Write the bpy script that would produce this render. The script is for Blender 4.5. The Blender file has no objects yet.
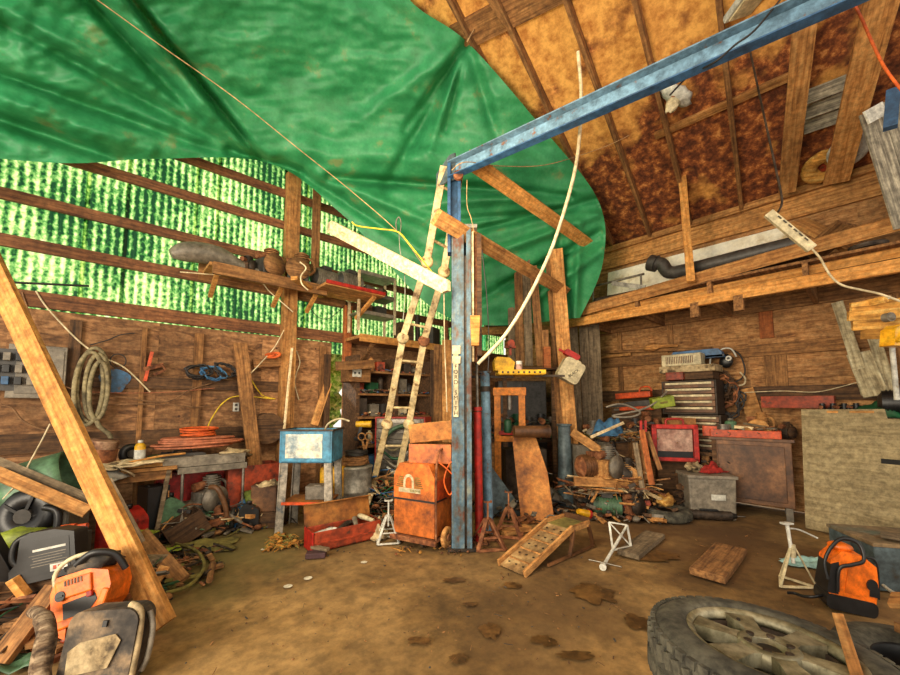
import bpy, bmesh, math, random
from mathutils import Vector, Matrix, Euler, noise
random.seed(7)
PI = math.pi
V = Vector
# ---------------------------------------------------------------- camera maths (photo 900x675)
FPX, PCX, HORIZ, CAMH, PITCH = 380.0, 450.0, 405.0, 1.45, math.radians(4.5)
PCY = HORIZ - FPX * math.tan(PITCH)
HEAD = math.radians(48.1)            # right-hand wall direction seen from the heading
RX = V((math.sin(HEAD), -math.cos(HEAD), 0))   # camera right in room axes
RF = V((math.cos(HEAD), math.sin(HEAD), 0))    # camera forward in room axes
CAMROT = math.atan2(RX.y, RX.x)
U0, V0 = 7.1, 5.9                    # right wall at x=U0, left wall at y=V0
CAM = V((0, 0, CAMH))

def ray(px, py):
    dx, dy = (px - PCX) / FPX, (PCY - py) / FPX
    f = math.cos(PITCH) - dy * math.sin(PITCH)
    z = math.sin(PITCH) + dy * math.cos(PITCH)
    return RX * (dx / f) + RF + V((0, 0, z / f))
def at(px, py, t): return CAM + ray(px, py) * t
def F(px, py, z=0.0):
    r = ray(px, py); return CAM + r * ((z - CAMH) / r.z)
def onL(px, py, off=0.0):
    r = ray(px, py); return CAM + r * ((V0 - off) / r.y)
def onR(px, py, off=0.0):
    r = ray(px, py); return CAM + r * ((U0 - off) / r.x)
EAVE, SLOPE = 4.47, 0.38
def zroof(u): return EAVE + SLOPE * (U0 - u)
def onRoof(px, py, off=0.0):
    r = ray(px, py)
    t = (EAVE + SLOPE * U0 - off - CAMH) / (r.z + SLOPE * r.x)
    return CAM + r * t
def yc(deg=0): return CAMROT + math.radians(deg)

# ---------------------------------------------------------------- materials
def lin(c):
    r = []
    for v in c[:3]:
        v = v / 255.0
        r.append(v / 12.92 if v <= 0.04045 else ((v + 0.055) / 1.055) ** 2.4)
    return (r[0], r[1], r[2], 1.0)
_m = {}
def gm(name, stops, scale=6.0, stretch=(1, 1, 1), detail=5, rough=0.75, metal=0.0, bump=0.15, var=0.12,
       dirt=0.35, dirtscale=1.6, dist=0.0, coord='Object', trans=0.0, spots=None, fine=16, grit=0.42):
    """noise-driven colour: stops = list of (pos, rgb255)"""
    if name in _m: return _m[name]
    m = bpy.data.materials.new(name); m.use_nodes = True
    nt = m.node_tree; N = nt.nodes; L = nt.links
    b = N['Principled BSDF']; out = N['Material Output']
    tc = N.new('ShaderNodeTexCoord'); mp = N.new('ShaderNodeMapping')
    mp.inputs['Scale'].default_value = stretch
    L.new(tc.outputs[coord], mp.inputs['Vector'])
    oi = N.new('ShaderNodeObjectInfo')
    ml = N.new('ShaderNodeVectorMath'); ml.operation = 'SCALE'; ml.inputs[0].default_value = (13.1, 7.7, 5.3)
    L.new(oi.outputs['Random'], ml.inputs['Scale'])
    ad = N.new('ShaderNodeVectorMath'); ad.operation = 'ADD'
    L.new(mp.outputs[0], ad.inputs[0]); L.new(ml.outputs[0], ad.inputs[1])
    n1 = N.new('ShaderNodeTexNoise'); n1.inputs['Scale'].default_value = scale
    n1.inputs['Detail'].default_value = detail; n1.inputs['Roughness'].default_value = 0.62
    n1.inputs['Distortion'].default_value = dist
    L.new(ad.outputs[0], n1.inputs['Vector'])
    cr = N.new('ShaderNodeValToRGB'); el = cr.color_ramp.elements
    while len(el) > 1: el.remove(el[0])
    el[0].position, el[0].color = stops[0][0], lin(stops[0][1])
    for p, c in stops[1:]:
        e = el.new(p); e.color = lin(c)
    L.new(n1.outputs['Fac'], cr.inputs['Fac'])
    n2 = N.new('ShaderNodeTexNoise'); n2.inputs['Scale'].default_value = dirtscale; n2.inputs['Detail'].default_value = 4
    ad2 = N.new('ShaderNodeVectorMath'); ad2.operation = 'ADD'
    L.new(tc.outputs[coord], ad2.inputs[0]); L.new(ml.outputs[0], ad2.inputs[1])
    L.new(ad2.outputs[0], n2.inputs['Vector'])
    mr = N.new('ShaderNodeMapRange'); mr.inputs['From Min'].default_value = 0.35; mr.inputs['From Max'].default_value = 0.62
    mr.inputs['To Min'].default_value = 1 - dirt; mr.inputs['To Max'].default_value = 1.0
    L.new(n2.outputs['Fac'], mr.inputs['Value'])
    mv = N.new('ShaderNodeMapRange'); mv.inputs['To Min'].default_value = 1 - var; mv.inputs['To Max'].default_value = 1 + var
    L.new(oi.outputs['Random'], mv.inputs['Value'])
    n3 = N.new('ShaderNodeTexNoise'); n3.inputs['Scale'].default_value = fine; n3.inputs['Detail'].default_value = 5; n3.inputs['Roughness'].default_value = .7
    L.new(ad2.outputs[0], n3.inputs['Vector'])
    m3 = N.new('ShaderNodeMapRange'); m3.inputs['From Min'].default_value = 0.36; m3.inputs['From Max'].default_value = 0.64
    m3.inputs['To Min'].default_value = 1 - grit; m3.inputs['To Max'].default_value = 1 + grit * .45
    L.new(n3.outputs['Fac'], m3.inputs['Value'])
    m4 = N.new('ShaderNodeMath'); m4.operation = 'MULTIPLY'; L.new(mr.outputs[0], m4.inputs[0]); L.new(m3.outputs[0], m4.inputs[1])
    mm = N.new('ShaderNodeMath'); mm.operation = 'MULTIPLY'
    L.new(m4.outputs[0], mm.inputs[0]); L.new(mv.outputs[0], mm.inputs[1])
    hs = N.new('ShaderNodeHueSaturation'); L.new(cr.outputs['Color'], hs.inputs['Color']); L.new(mm.outputs[0], hs.inputs['Value'])
    col = hs.outputs['Color']
    if spots:   # (scale, size, rgb): round dark spots such as knots
        vo = N.new('ShaderNodeTexVoronoi'); vo.inputs['Scale'].default_value = spots[0]
        L.new(ad2.outputs[0], vo.inputs['Vector'])
        m2 = N.new('ShaderNodeMapRange'); m2.inputs['From Min'].default_value = spots[1] * 0.5; m2.inputs['From Max'].default_value = spots[1]
        m2.inputs['To Min'].default_value = 1; m2.inputs['To Max'].default_value = 0
        L.new(vo.outputs['Distance'], m2.inputs['Value'])
        mx = N.new('ShaderNodeMix'); mx.data_type = 'RGBA'; mx.inputs['B'].default_value = lin(spots[2])
        L.new(m2.outputs[0], mx.inputs['Factor']); L.new(col, mx.inputs['A']); col = mx.outputs['Result']
    L.new(col, b.inputs['Base Color'])
    b.inputs['Roughness'].default_value = rough; b.inputs['Metallic'].default_value = metal
    if bump:
        bp = N.new('ShaderNodeBump'); bp.inputs['Strength'].default_value = bump; bp.inputs['Distance'].default_value = 0.02
        L.new(n1.outputs['Fac'], bp.inputs['Height']); L.new(bp.outputs[0], b.inputs['Normal'])
    if trans:
        tr = N.new('ShaderNodeBsdfTranslucent'); L.new(col, tr.inputs['Color'])
        ms = N.new('ShaderNodeMixShader'); ms.inputs[0].default_value = trans
        L.new(b.outputs[0], ms.inputs[1]); L.new(tr.outputs[0], ms.inputs[2]); L.new(ms.outputs[0], out.inputs['Surface'])
    _m[name] = m
    return m
def wood(name, a, b, c=None, **k):
    c = c or b
    k.setdefault('stretch', (0.6, 9, 9)); k.setdefault('scale', 4); k.setdefault('rough', 0.85); k.setdefault('bump', 0.3)
    return gm(name, [(0.28, a), (0.45, b), (0.62, c)], **k)
def paint(name, col, wear=(110, 80, 55), amount=0.4, **k):
    k.setdefault('rough', 0.5); k.setdefault('scale', 7)
    d = tuple(v * 0.8 for v in col)
    return gm(name, [(amount - 0.06, wear), (amount + 0.01, d), (0.62, col)], **k)

W_YEL = wood('wood_yellow', (168, 104, 40), (204, 140, 66), (222, 162, 88), dirt=0.2)
W_TAN = wood('wood_tan', (132, 84, 40), (190, 130, 68), (214, 158, 92))
W_BRN = wood('wood_brown', (86, 54, 26), (136, 92, 50), (168, 120, 70))
W_DRK = wood('wood_dark', (46, 31, 19), (84, 57, 34), (110, 78, 48))
W_GRY = wood('wood_grey', (76, 62, 46), (122, 104, 80), (150, 130, 102))
W_RED = wood('wood_redbrown', (110, 54, 22), (160, 86, 38), (186, 108, 54))
W_PALE = wood('wood_pale', (196, 160, 108), (232, 206, 158), (244, 224, 184), dirt=0.15)
W_GIRT = wood('wood_girt', (72, 42, 26), (118, 74, 44), (150, 100, 62))
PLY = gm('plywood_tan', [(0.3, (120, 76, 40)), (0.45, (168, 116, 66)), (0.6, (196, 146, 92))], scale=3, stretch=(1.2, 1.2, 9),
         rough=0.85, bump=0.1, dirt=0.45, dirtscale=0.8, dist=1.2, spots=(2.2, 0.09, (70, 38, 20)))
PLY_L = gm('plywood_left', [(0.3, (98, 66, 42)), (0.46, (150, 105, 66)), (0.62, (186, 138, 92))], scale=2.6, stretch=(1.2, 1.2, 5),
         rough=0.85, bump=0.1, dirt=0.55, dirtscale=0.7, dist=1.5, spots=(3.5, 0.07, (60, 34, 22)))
PLY_PALE = gm('plywood_whitewashed', [(0.28, (140, 122, 88)), (0.45, (166, 148, 110)), (0.62, (184, 166, 126))], scale=3, stretch=(1, 1, 7),
         rough=0.85, bump=0.05, dirt=0.25, dirtscale=1.3, dist=0.8)
STEEL = gm('bare_steel', [(0.3, (92, 84, 76)), (0.6, (160, 152, 140))], rough=0.42, metal=0.75, bump=0.05, scale=5)
GALV = gm('galvanised_steel', [(0.3, (120, 116, 108)), (0.6, (176, 172, 160))], rough=0.5, metal=0.45, bump=0.03, scale=9)
DSTEEL = gm('dark_grimy_steel', [(0.3, (34, 28, 24)), (0.6, (84, 70, 58))], rough=0.6, metal=0.35, bump=0.2, scale=10)
RUST = gm('rusty_steel', [(0.32, (84, 44, 24)), (0.5, (146, 88, 52)), (0.65, (178, 120, 78))], rough=0.85, metal=0.1, bump=0.3, scale=12)
BLACKP = gm('black_plastic', [(0.3, (14, 14, 15)), (0.6, (30, 30, 32))], rough=0.42, bump=0.03, scale=6, dirt=0.2)
RUBBER = gm('grimy_rubber', [(0.3, (44, 42, 36)), (0.6, (92, 88, 74))], rough=0.9, bump=0.1, scale=8, dirt=0.3)
WHITEP = paint('white_paint', (226, 224, 212), (150, 134, 108), 0.33, dirt=0.2)
CREAM = paint('cream_plastic', (226, 210, 168), (176, 150, 104), 0.3, dirt=0.2)
BLUEP = paint('blue_paint', (122, 160, 186), (124, 84, 60), 0.38, scale=9, dirt=0.25)
BLUED = paint('deep_blue_paint', (58, 104, 150), (60, 52, 50), 0.33, scale=6)
BLUECOL = gm('column_blue_paint', [(0.36, (104, 60, 40)), (0.43, (92, 100, 100)), (0.52, (88, 122, 144)), (0.66, (138, 144, 132))], scale=7,
             stretch=(1, 1, 0.5), rough=0.6, bump=0.1, dirt=0.35)
REDP = paint('red_paint', (206, 42, 30), (70, 26, 20), 0.34)
REDD = paint('dull_red_paint', (180, 70, 36), (92, 50, 34), 0.42, scale=9)
FRAMEO = paint('frame_orange', (250, 146, 34), (170, 84, 26), 0.34, dirt=0.15)
ORANGE = paint('orange_plastic', (250, 118, 20), (150, 60, 20), 0.26, dirt=0.15, rough=0.4)
ORANGEW = paint('worn_orange_paint', (222, 118, 44), (140, 72, 36), 0.4, dirt=0.25, scale=5)
ORANGER = paint('orange_red_paint', (226, 84, 24), (150, 60, 26), 0.34, dirt=0.2)
YELP = paint('yellow_paint', (240, 184, 32), (150, 100, 30), 0.32, dirt=0.15)
LIME = paint('lime_plastic', (156, 172, 50), (90, 110, 30), 0.26, dirt=0.15)
GREENP = paint('dull_green_paint', (92, 132, 96), (100, 80, 50), 0.35)
GREEND = paint('dark_green_paint', (24, 92, 54), (20, 44, 30), 0.34)
TEAL = paint('teal_sheet', (86, 128, 116), (70, 76, 66), 0.4)
GREY = paint('grey_plastic', (142, 132, 116), (90, 74, 58), 0.34)
DGREY = paint('dark_grey_plastic', (74, 70, 66), (44, 38, 32), 0.36)
GREYB = paint('blue_grey_pipe', (104, 122, 128), (84, 76, 64), 0.38, scale=4)
MUD = gm('muddy_black', [(0.36, (38, 34, 32)), (0.5, (74, 66, 58)), (0.62, (134, 112, 86))], scale=5, rough=0.8, bump=0.3)
DIRTY = gm('peeled_cream_label', [(0.36, (96, 78, 56)), (0.44, (176, 152, 112)), (0.56, (216, 192, 148))], scale=7, rough=0.85, bump=0.1)
CARD = gm('cardboard', [(0.3, (170, 112, 60)), (0.6, (206, 148, 88))], scale=3, rough=0.9, bump=0.05)
PAPER = gm('papers', [(0.3, (190, 160, 114)), (0.6, (240, 220, 178))], scale=4, rough=0.9, bump=0.05)
OCHRE = gm('ochre_foam_wood', [(0.32, (150, 96, 34)), (0.5, (226, 164, 74)), (0.65, (250, 208, 120))], scale=4, stretch=(0.5, 6, 6), rough=0.9, bump=0.4)
HOSEG = gm('grey_green_hose', [(0.3, (92, 82, 58)), (0.6, (146, 134, 100))], scale=8, rough=0.8, bump=0.1)
ROPE = gm('twine', [(0.3, (170, 130, 86)), (0.6, (214, 176, 126))], scale=20, rough=0.95, bump=0.2)
YROPE = gm('yellow_rope', [(0.3, (200, 160, 30)), (0.6, (240, 206, 60))], scale=20, rough=0.9)
OCORD = gm('orange_cord', [(0.3, (210, 80, 24)), (0.6, (244, 112, 36))], scale=10, rough=0.6)
PCORD = gm('salmon_cord', [(0.3, (168, 92, 60)), (0.6, (206, 126, 88))], scale=10, rough=0.7)
BCORD = gm('black_cord', [(0.3, (22, 20, 20)), (0.6, (50, 44, 42))], scale=10, rough=0.6)
WCORD = gm('cream_cord', [(0.3, (206, 184, 140)), (0.6, (240, 222, 182))], scale=10, rough=0.6)
BROWNCORD = gm('brown_wire', [(0.3, (98, 66, 40)), (0.6, (142, 104, 68))], scale=10, rough=0.7)
BLUEC = gm('blue_cloth', [(0.3, (40, 84, 128)), (0.6, (78, 132, 176))], scale=6, rough=0.9, bump=0.2)
REDC = gm('red_cloth', [(0.3, (150, 30, 24)), (0.6, (196, 50, 40))], scale=6, rough=0.9, bump=0.2)
OLIVE = gm('olive_cloth', [(0.3, (90, 82, 34)), (0.6, (140, 128, 62))], scale=5, rough=0.9, bump=0.3)
BRN = gm('brown_enamel', [(0.34, (70, 42, 24)), (0.5, (112, 74, 44)), (0.64, (146, 100, 62))], scale=2.5, rough=0.5, metal=0.1, bump=0.03, dirt=0.35)
BRONZE = gm('tarnished_orange_sheet', [(0.32, (104, 56, 20)), (0.48, (170, 104, 40)), (0.62, (196, 130, 58))], scale=3, rough=0.6, metal=0.2, bump=0.08)
LADM = gm('splattered_ladder_aluminium', [(0.36, (126, 92, 54)), (0.44, (206, 180, 128)), (0.62, (226, 204, 156))], scale=9, rough=0.6, metal=0.15, bump=0.15)
ALLOY = gm('dusty_alloy', [(0.34, (96, 88, 62)), (0.5, (142, 134, 104)), (0.62, (170, 162, 134))], scale=4, rough=0.5, metal=0.35, bump=0.05)
MAGENTA = gm('faded_pink_mesh', [(0.3, (150, 100, 86)), (0.6, (196, 160, 142))], scale=7, rough=0.8)
BARK = gm('bark', [(0.36, (60, 44, 32)), (0.5, (112, 90, 68)), (0.64, (168, 146, 118))], scale=7, stretch=(1, 4, 4), rough=0.95, bump=0.6)
LEAF = gm('dry_leaves', [(0.3, (120, 68, 24)), (0.6, (198, 140, 56))], scale=9, rough=0.9)
AMBER = gm('amber_plastic', [(0.3, (230, 150, 20)), (0.6, (255, 196, 40))], scale=5, rough=0.35)
GLASSD = gm('dark_mesh_glass', [(0.3, (80, 62, 56)), (0.6, (170, 140, 128))], scale=9, rough=0.4)
INK = gm('black_ink', [(0.3, (26, 24, 24)), (0.6, (34, 32, 32))], scale=3, rough=0.8, bump=0)

# ---------------------------------------------------------------- mesh builder
class MB:
    def __init__(s): s.v, s.f, s.mi, s.sm, s.m = [], [], [], [], 0
    def add(s, vs, fs, smooth=False):
        o = len(s.v); s.v += [V(p) for p in vs]
        for f in fs: s.f.append([i + o for i in f]); s.mi.append(s.m); s.sm.append(smooth)
        return s
    def box(s, c, d, rot=None, taper=1.0):
        c = V(c); hx, hy, hz = d[0] / 2, d[1] / 2, d[2] / 2
        R = rot.to_matrix() if isinstance(rot, Euler) else (Euler(rot).to_matrix() if isinstance(rot, tuple) else (rot or Matrix.Identity(3)))
        vs = []
        for z in (-1, 1):
            k = taper if z > 0 else 1
            for x, y in ((-1, -1), (1, -1), (1, 1), (-1, 1)): vs.append(c + R @ V((x * hx * k, y * hy * k, z * hz)))
        return s.add(vs, [(0, 3, 2, 1), (4, 5, 6, 7), (0, 1, 5, 4), (1, 2, 6, 5), (2, 3, 7, 6), (3, 0, 4, 7)])
    def bar(s, p1, p2, w, th, n=(0, 0, 1)):
        p1, p2 = V(p1), V(p2); x = (p2 - p1); Ln = x.length; x.normalize()
        n = V(n); z = n - x * n.dot(x)
        if z.length < 1e-4: z = x.orthogonal()
        z.normalize(); y = z.cross(x)
        return s.box((p1 + p2) / 2, (Ln, w, th), Matrix((x, y, z)).transposed())
    def cyl(s, p1, p2, r1, r2=None, n=14, caps=True):
        p1, p2 = V(p1), V(p2); r2 = r1 if r2 is None else r2
        d = (p2 - p1).normalized(); a = d.orthogonal().normalized(); b = d.cross(a)
        vs = []
        for p, r in ((p1, r1), (p2, r2)):
            for i in range(n):
                t = 2 * PI * i / n; vs.append(p + (a * math.cos(t) + b * math.sin(t)) * r)
        s.add(vs, [(i, (i + 1) % n, n + (i + 1) % n, n + i) for i in range(n)], True)
        if caps:
            s.add(vs[:n], [tuple(range(n - 1, -1, -1))]); s.add(vs[n:], [tuple(range(n))])
        return s
    def tube(s, pts, r, n=7, closed=False, caps=True):
        pts = [V(p) for p in pts]; m = len(pts); vs = []
        a = None
        for i, p in enumerate(pts):
            q0 = pts[(i - 1) % m] if (closed or i > 0) else p
            q1 = pts[(i + 1) % m] if (closed or i < m - 1) else p
            d = (q1 - q0)
            d = d.normalized() if d.length > 1e-9 else V((0, 0, 1))
            a = d.orthogonal().normalized() if a is None else (a - d * a.dot(d))
            if a.length < 1e-5: a = d.orthogonal()
            a.normalize(); b = d.cross(a)
            rr = r[i] if isinstance(r, (list, tuple)) else r
            for k in range(n):
                t = 2 * PI * k / n; vs.append(p + (a * math.cos(t) + b * math.sin(t)) * rr)
        fs = []
        for i in range(m if closed else m - 1):
            j = (i + 1) % m
            for k in range(n): fs.append((i * n + k, i * n + (k + 1) % n, j * n + (k + 1) % n, j * n + k))
        s.add(vs, fs, True)
        if not closed and caps:
            s.add(vs[:n], [tuple(range(n - 1, -1, -1))]); s.add(vs[-n:], [tuple(range(n))])
        return s
    def lathe(s, prof, n=24, c=(0, 0, 0), R=None, smooth=True, close=False):
        c = V(c); R = R or Matrix.Identity(3); vs = []
        for r, z in prof:
            for i in range(n):
                t = 2 * PI * i / n; vs.append(c + R @ V((r * math.cos(t), r * math.sin(t), z)))
        m = len(prof); fs = []
        for j in range(m if close else m - 1):
            k = (j + 1) % m
            for i in range(n): fs.append((j * n + i, j * n + (i + 1) % n, k * n + (i + 1) % n, k * n + i))
        s.add(vs, fs, smooth)
        if not close:
            if prof[0][0] > 1e-4: s.add(vs[:n], [tuple(range(n - 1, -1, -1))])
            if prof[-1][0] > 1e-4: s.add(vs[-n:], [tuple(range(n))])
        return s
    def prism(s, poly, h, M=None, z0=0.0, smooth=False):
        """extrude a 2-D polygon (counter-clockwise) along local z"""
        M = M or Matrix.Identity(4); n = len(poly)
        vs = [M @ V((x, y, z0)) for x, y in poly] + [M @ V((x, y, z0 + h)) for x, y in poly]
        s.add(vs[:n], [tuple(range(n - 1, -1, -1))]); s.add(vs[n:], [tuple(range(n))])
        return s.add(vs, [(i, (i + 1) % n, n + (i + 1) % n, n + i) for i in range(n)], smooth)
    def side(s, poly, w, y0=None):
        """polygon given in x-z, extruded along y (centred)"""
        M = Matrix.Rotation(PI / 2, 4, 'X')
        return s.prism(poly, w, M, z0=-w / 2 if y0 is None else y0)
    def ell(s, c, r, n=12, m=8, nz=0.0, seed=0):
        c = V(c); vs = []; fs = []
        for j in range(m + 1):
            ph = PI * j / m
            for i in range(n):
                t = 2 * PI * i / n
                d = V((math.sin(ph) * math.cos(t), math.sin(ph) * math.sin(t), -math.cos(ph)))
                k = 1 + nz * noise.noise(d * 2.2 + V((seed, seed * 2, 0)))
                vs.append(c + V((d.x * r[0], d.y * r[1], d.z * r[2])) * k)
        for j in range(m):
            for i in range(n): fs.append((j * n + i, j * n + (i + 1) % n, (j + 1) * n + (i + 1) % n, (j + 1) * n + i))
        return s.add(vs, fs, True)
    def grid(s, fn, nu, nv, smooth=True):
        vs = [fn(i / nu, j / nv) for j in range(nv + 1) for i in range(nu + 1)]
        fs = [(j * (nu + 1) + i, j * (nu + 1) + i + 1, (j + 1) * (nu + 1) + i + 1, (j + 1) * (nu + 1) + i) for j in range(nv) for i in range(nu)]
        return s.add(vs, fs, smooth)
    def jit(s, a, fr=6.0, seed=0):
        for v in s.v:
            o = noise.noise_vector(v * fr + V((seed, 0, 0))); v += o * a
        return s
def circ(r, n=24, a0=0.0, a1=None, cx=0, cy=0):
    a1 = a0 + 2 * PI if a1 is None else a1
    full = abs(a1 - a0 - 2 * PI) < 1e-6; k = n if full else n - 1
    return [(cx + r * math.cos(a0 + (a1 - a0) * i / k), cy + r * math.sin(a0 + (a1 - a0) * i / k)) for i in range(n)]
def spline(pts, k=6, closed=False):
    P = [V(p) for p in pts]; n = len(P); out = []
    for i in range(n if closed else n - 1):
        g = lambda j: P[j % n] if closed else P[max(0, min(n - 1, j))]
        p0, p1, p2, p3 = g(i - 1), g(i), g(i + 1), g(i + 2)
        for q in range(k):
            t = q / k
            out.append(0.5 * ((2 * p1) + (p2 - p0) * t + (2 * p0 - 5 * p1 + 4 * p2 - p3) * t * t + (3 * p1 - p0 - 3 * p2 + p3) * t ** 3))
    if not closed: out.append(P[-1])
    return out
COL = bpy.context.scene.collection
def build(name, mb, mat, parent=None, origin=None, bevel=0.0, solid=0.0, label=None, sub=0):
    me = bpy.data.meshes.new(name)
    o0 = V(origin) if origin is not None else V((0, 0, 0))
    me.from_pydata([tuple(v - o0) for v in mb.v], [], mb.f)
    for p, i, sm in zip(me.polygons, mb.mi, mb.sm): p.material_index = i; p.use_smooth = sm
    for m in (mat if isinstance(mat, (list, tuple)) else [mat]): me.materials.append(m)
    me.validate(); me.update()
    ob = bpy.data.objects.new(name, me); COL.objects.link(ob)
    if origin is not None: ob.location = o0
    if parent is not None: ob.parent = parent
    if bevel:
        md = ob.modifiers.new('bevel', 'BEVEL'); md.width = bevel; md.segments = 2; md.limit_method = 'ANGLE'; md.angle_limit = math.radians(40)
        md.harden_normals = False
    if solid:
        md = ob.modifiers.new('solid', 'SOLIDIFY'); md.thickness = solid; md.offset = 0
    if sub:
        md = ob.modifiers.new('sub', 'SUBSURF'); md.levels = sub; md.render_levels = sub
    if label: ob['label'] = label
    return ob
def tag(o, label, cat, group=None, kind=None):
    o['label'] = label; o['category'] = cat
    if group: o['group'] = group
    if kind: o['kind'] = kind
    return o
def thing(name, label, cat, loc=(0, 0, 0), yaw=0.0, group=None, rot=None):
    o = bpy.data.objects.new(name, None); COL.objects.link(o); o.empty_display_size = 0.05
    o.location = loc; o.rotation_euler = rot if rot is not None else (0, 0, yaw)
    return tag(o, label, cat, group)
def solo(name, label, cat, mb, mat, loc=(0, 0, 0), yaw=0.0, group=None, rot=None, **k):
    o = build(name, mb, mat, **k); o.location = loc; o.rotation_euler = rot if rot is not None else (0, 0, yaw)
    return tag(o, label, cat, group)
def struct(name, mb, mat, parent=None, **k):
    o = build(name, mb, mat, parent, **k)
    if parent is None: o['kind'] = 'structure'
    return o
def board_mesh(L, w, th, seed=0, segs=8, wob=0.004):
    mb = MB(); vs = []; fs = []
    for i in range(segs + 1):
        x = L * i / segs
        o = noise.noise_vector(V((x * 1.3, seed * 3.1, 0)))
        for y, z in ((-1, -1), (1, -1), (1, 1), (-1, 1)):
            vs.append(V((x, y * w / 2 + o.x * wob, z * th / 2 + o.y * wob)))
    for i in range(segs):
        for k in range(4): fs.append((i * 4 + k, (i + 1) * 4 + k, (i + 1) * 4 + (k + 1) % 4, i * 4 + (k + 1) % 4))
    fs += [(0, 1, 2, 3), (segs * 4 + 3, segs * 4 + 2, segs * 4 + 1, segs * 4)]
    mb.add(vs, fs); return mb
def board(name, p1, p2, w, th, mat, label=None, cat=None, face=None, parent=None, group=None, wob=0.004, bevel=0.003):
    """a timber from p1 to p2 whose broad side (w) looks along face"""
    p1, p2 = V(p1), V(p2); x = p2 - p1; Ln = x.length; x.normalize()
    n = V(face) if face is not None else (CAM - (p1 + p2) / 2)
    z = n - x * n.dot(x)
    if z.length < 1e-4: z = x.orthogonal()
    z.normalize(); y = z.cross(x)
    o = build(name, board_mesh(Ln, w, th, seed=len(bpy.data.objects), segs=max(2, int(Ln / 0.3)), wob=wob), mat, parent, bevel=bevel)
    M = Matrix((x, y, z)).transposed().to_4x4(); M.translation = p1
    o.matrix_local = M
    if label: tag(o, label, cat or 'board', group)
    return o
def cable(name, label, cat, pts, r, mat, k=6, group=None, closed=False, n=6):
    P = spline(pts, k, closed)
    mb = MB().tube(P, r, n, closed)
    o = build(name, mb, mat, origin=P[0]); return tag(o, label, cat, group)
def A(*l): return [at(*p) for p in l]
def rrect(w, h, r, n=4, cx=0, cy=0):
    out = []
    for sx, sy, a in ((1, 1, 0), (-1, 1, 1), (-1, -1, 2), (1, -1, 3)):
        for i in range(n + 1):
            t = (a + i / n) * PI / 2
            out.append((cx + sx * (w / 2 - r) + r * math.cos(t), cy + sy * (h / 2 - r) + r * math.sin(t)))
    return out
def text_mesh(s, size, depth=0.0008):
    """letters as mesh geometry lying in x-z, facing -y"""
    cu = bpy.data.curves.new('letters', 'FONT'); cu.body = s; cu.size = size; cu.extrude = depth; cu.align_x = 'CENTER'; cu.align_y = 'CENTER'
    ob = bpy.data.objects.new('letters', cu); COL.objects.link(ob)
    dg = bpy.context.evaluated_depsgraph_get(); dg.update()
    me = bpy.data.meshes.new_from_object(ob.evaluated_get(dg))
    mb = MB(); R = Matrix.Rotation(PI / 2, 3, 'X')
    mb.add([R @ v.co for v in me.vertices], [tuple(p.vertices) for p in me.polygons])
    bpy.data.objects.remove(ob); bpy.data.curves.remove(cu); bpy.data.meshes.remove(me)
    return mb
# ================================================================ camera, light, world
sc = bpy.context.scene
cam = bpy.data.cameras.new('camera'); co = bpy.data.objects.new('camera', cam); COL.objects.link(co)
cam.sensor_width = 36; cam.lens = 36 * FPX / 900; cam.shift_y = (PCY - 337.5) / 900
cam.clip_start = 0.05
co.location = CAM; co.rotation_euler = (PI / 2 + PITCH, 0, CAMROT)
sc.camera = co
sc.view_settings.view_transform = 'Standard'; sc.view_settings.look = 'None'; sc.view_settings.exposure = 0.30
w = bpy.data.worlds.new('world'); sc.world = w; w.use_nodes = True
bg = w.node_tree.nodes['Background']; bg.inputs[0].default_value = (1.0, 0.93, 0.80, 1); bg.inputs[1].default_value = 1.1
def area(name, loc, target, size, power, col=(1, 0.9, 0.75), sy=None):
    l = bpy.data.lights.new(name, 'AREA'); l.energy = power; l.size = size; l.color = col
    if sy: l.shape = 'RECTANGLE'; l.size_y = sy
    o = bpy.data.objects.new(name, l); COL.objects.link(o); o.location = loc
    o.rotation_euler = (V(target) - V(loc)).to_track_quat('-Z', 'Y').to_euler(); return o
area('doorway_light', -RF * 1.6 - RX * 3.2 + V((0, 0, 2.0)), RF * 5 + V((0, 0, 1.8)), 3.0, 330, (1, 0.86, 0.66), 2.2)
area('warm_fill', at(380, 330, 2.2) + V((0, 0, 1.2)), at(480, 330, 6), 0.8, 80, (1, 0.80, 0.52))  # added warm fill without a visible source, gives the wood a golden glow
def sun(name, d, e, col, ang=2):
    l = bpy.data.lights.new(name, 'SUN'); l.energy = e; l.color = col; l.angle = math.radians(ang)
    o = bpy.data.objects.new(name, l); COL.objects.link(o); o.rotation_euler = V(d).to_track_quat('-Z', 'Y').to_euler(); return o
sun('sun', (0.25, -1.0, -0.62), 3.6, (1, 0.95, 0.82))

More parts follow.
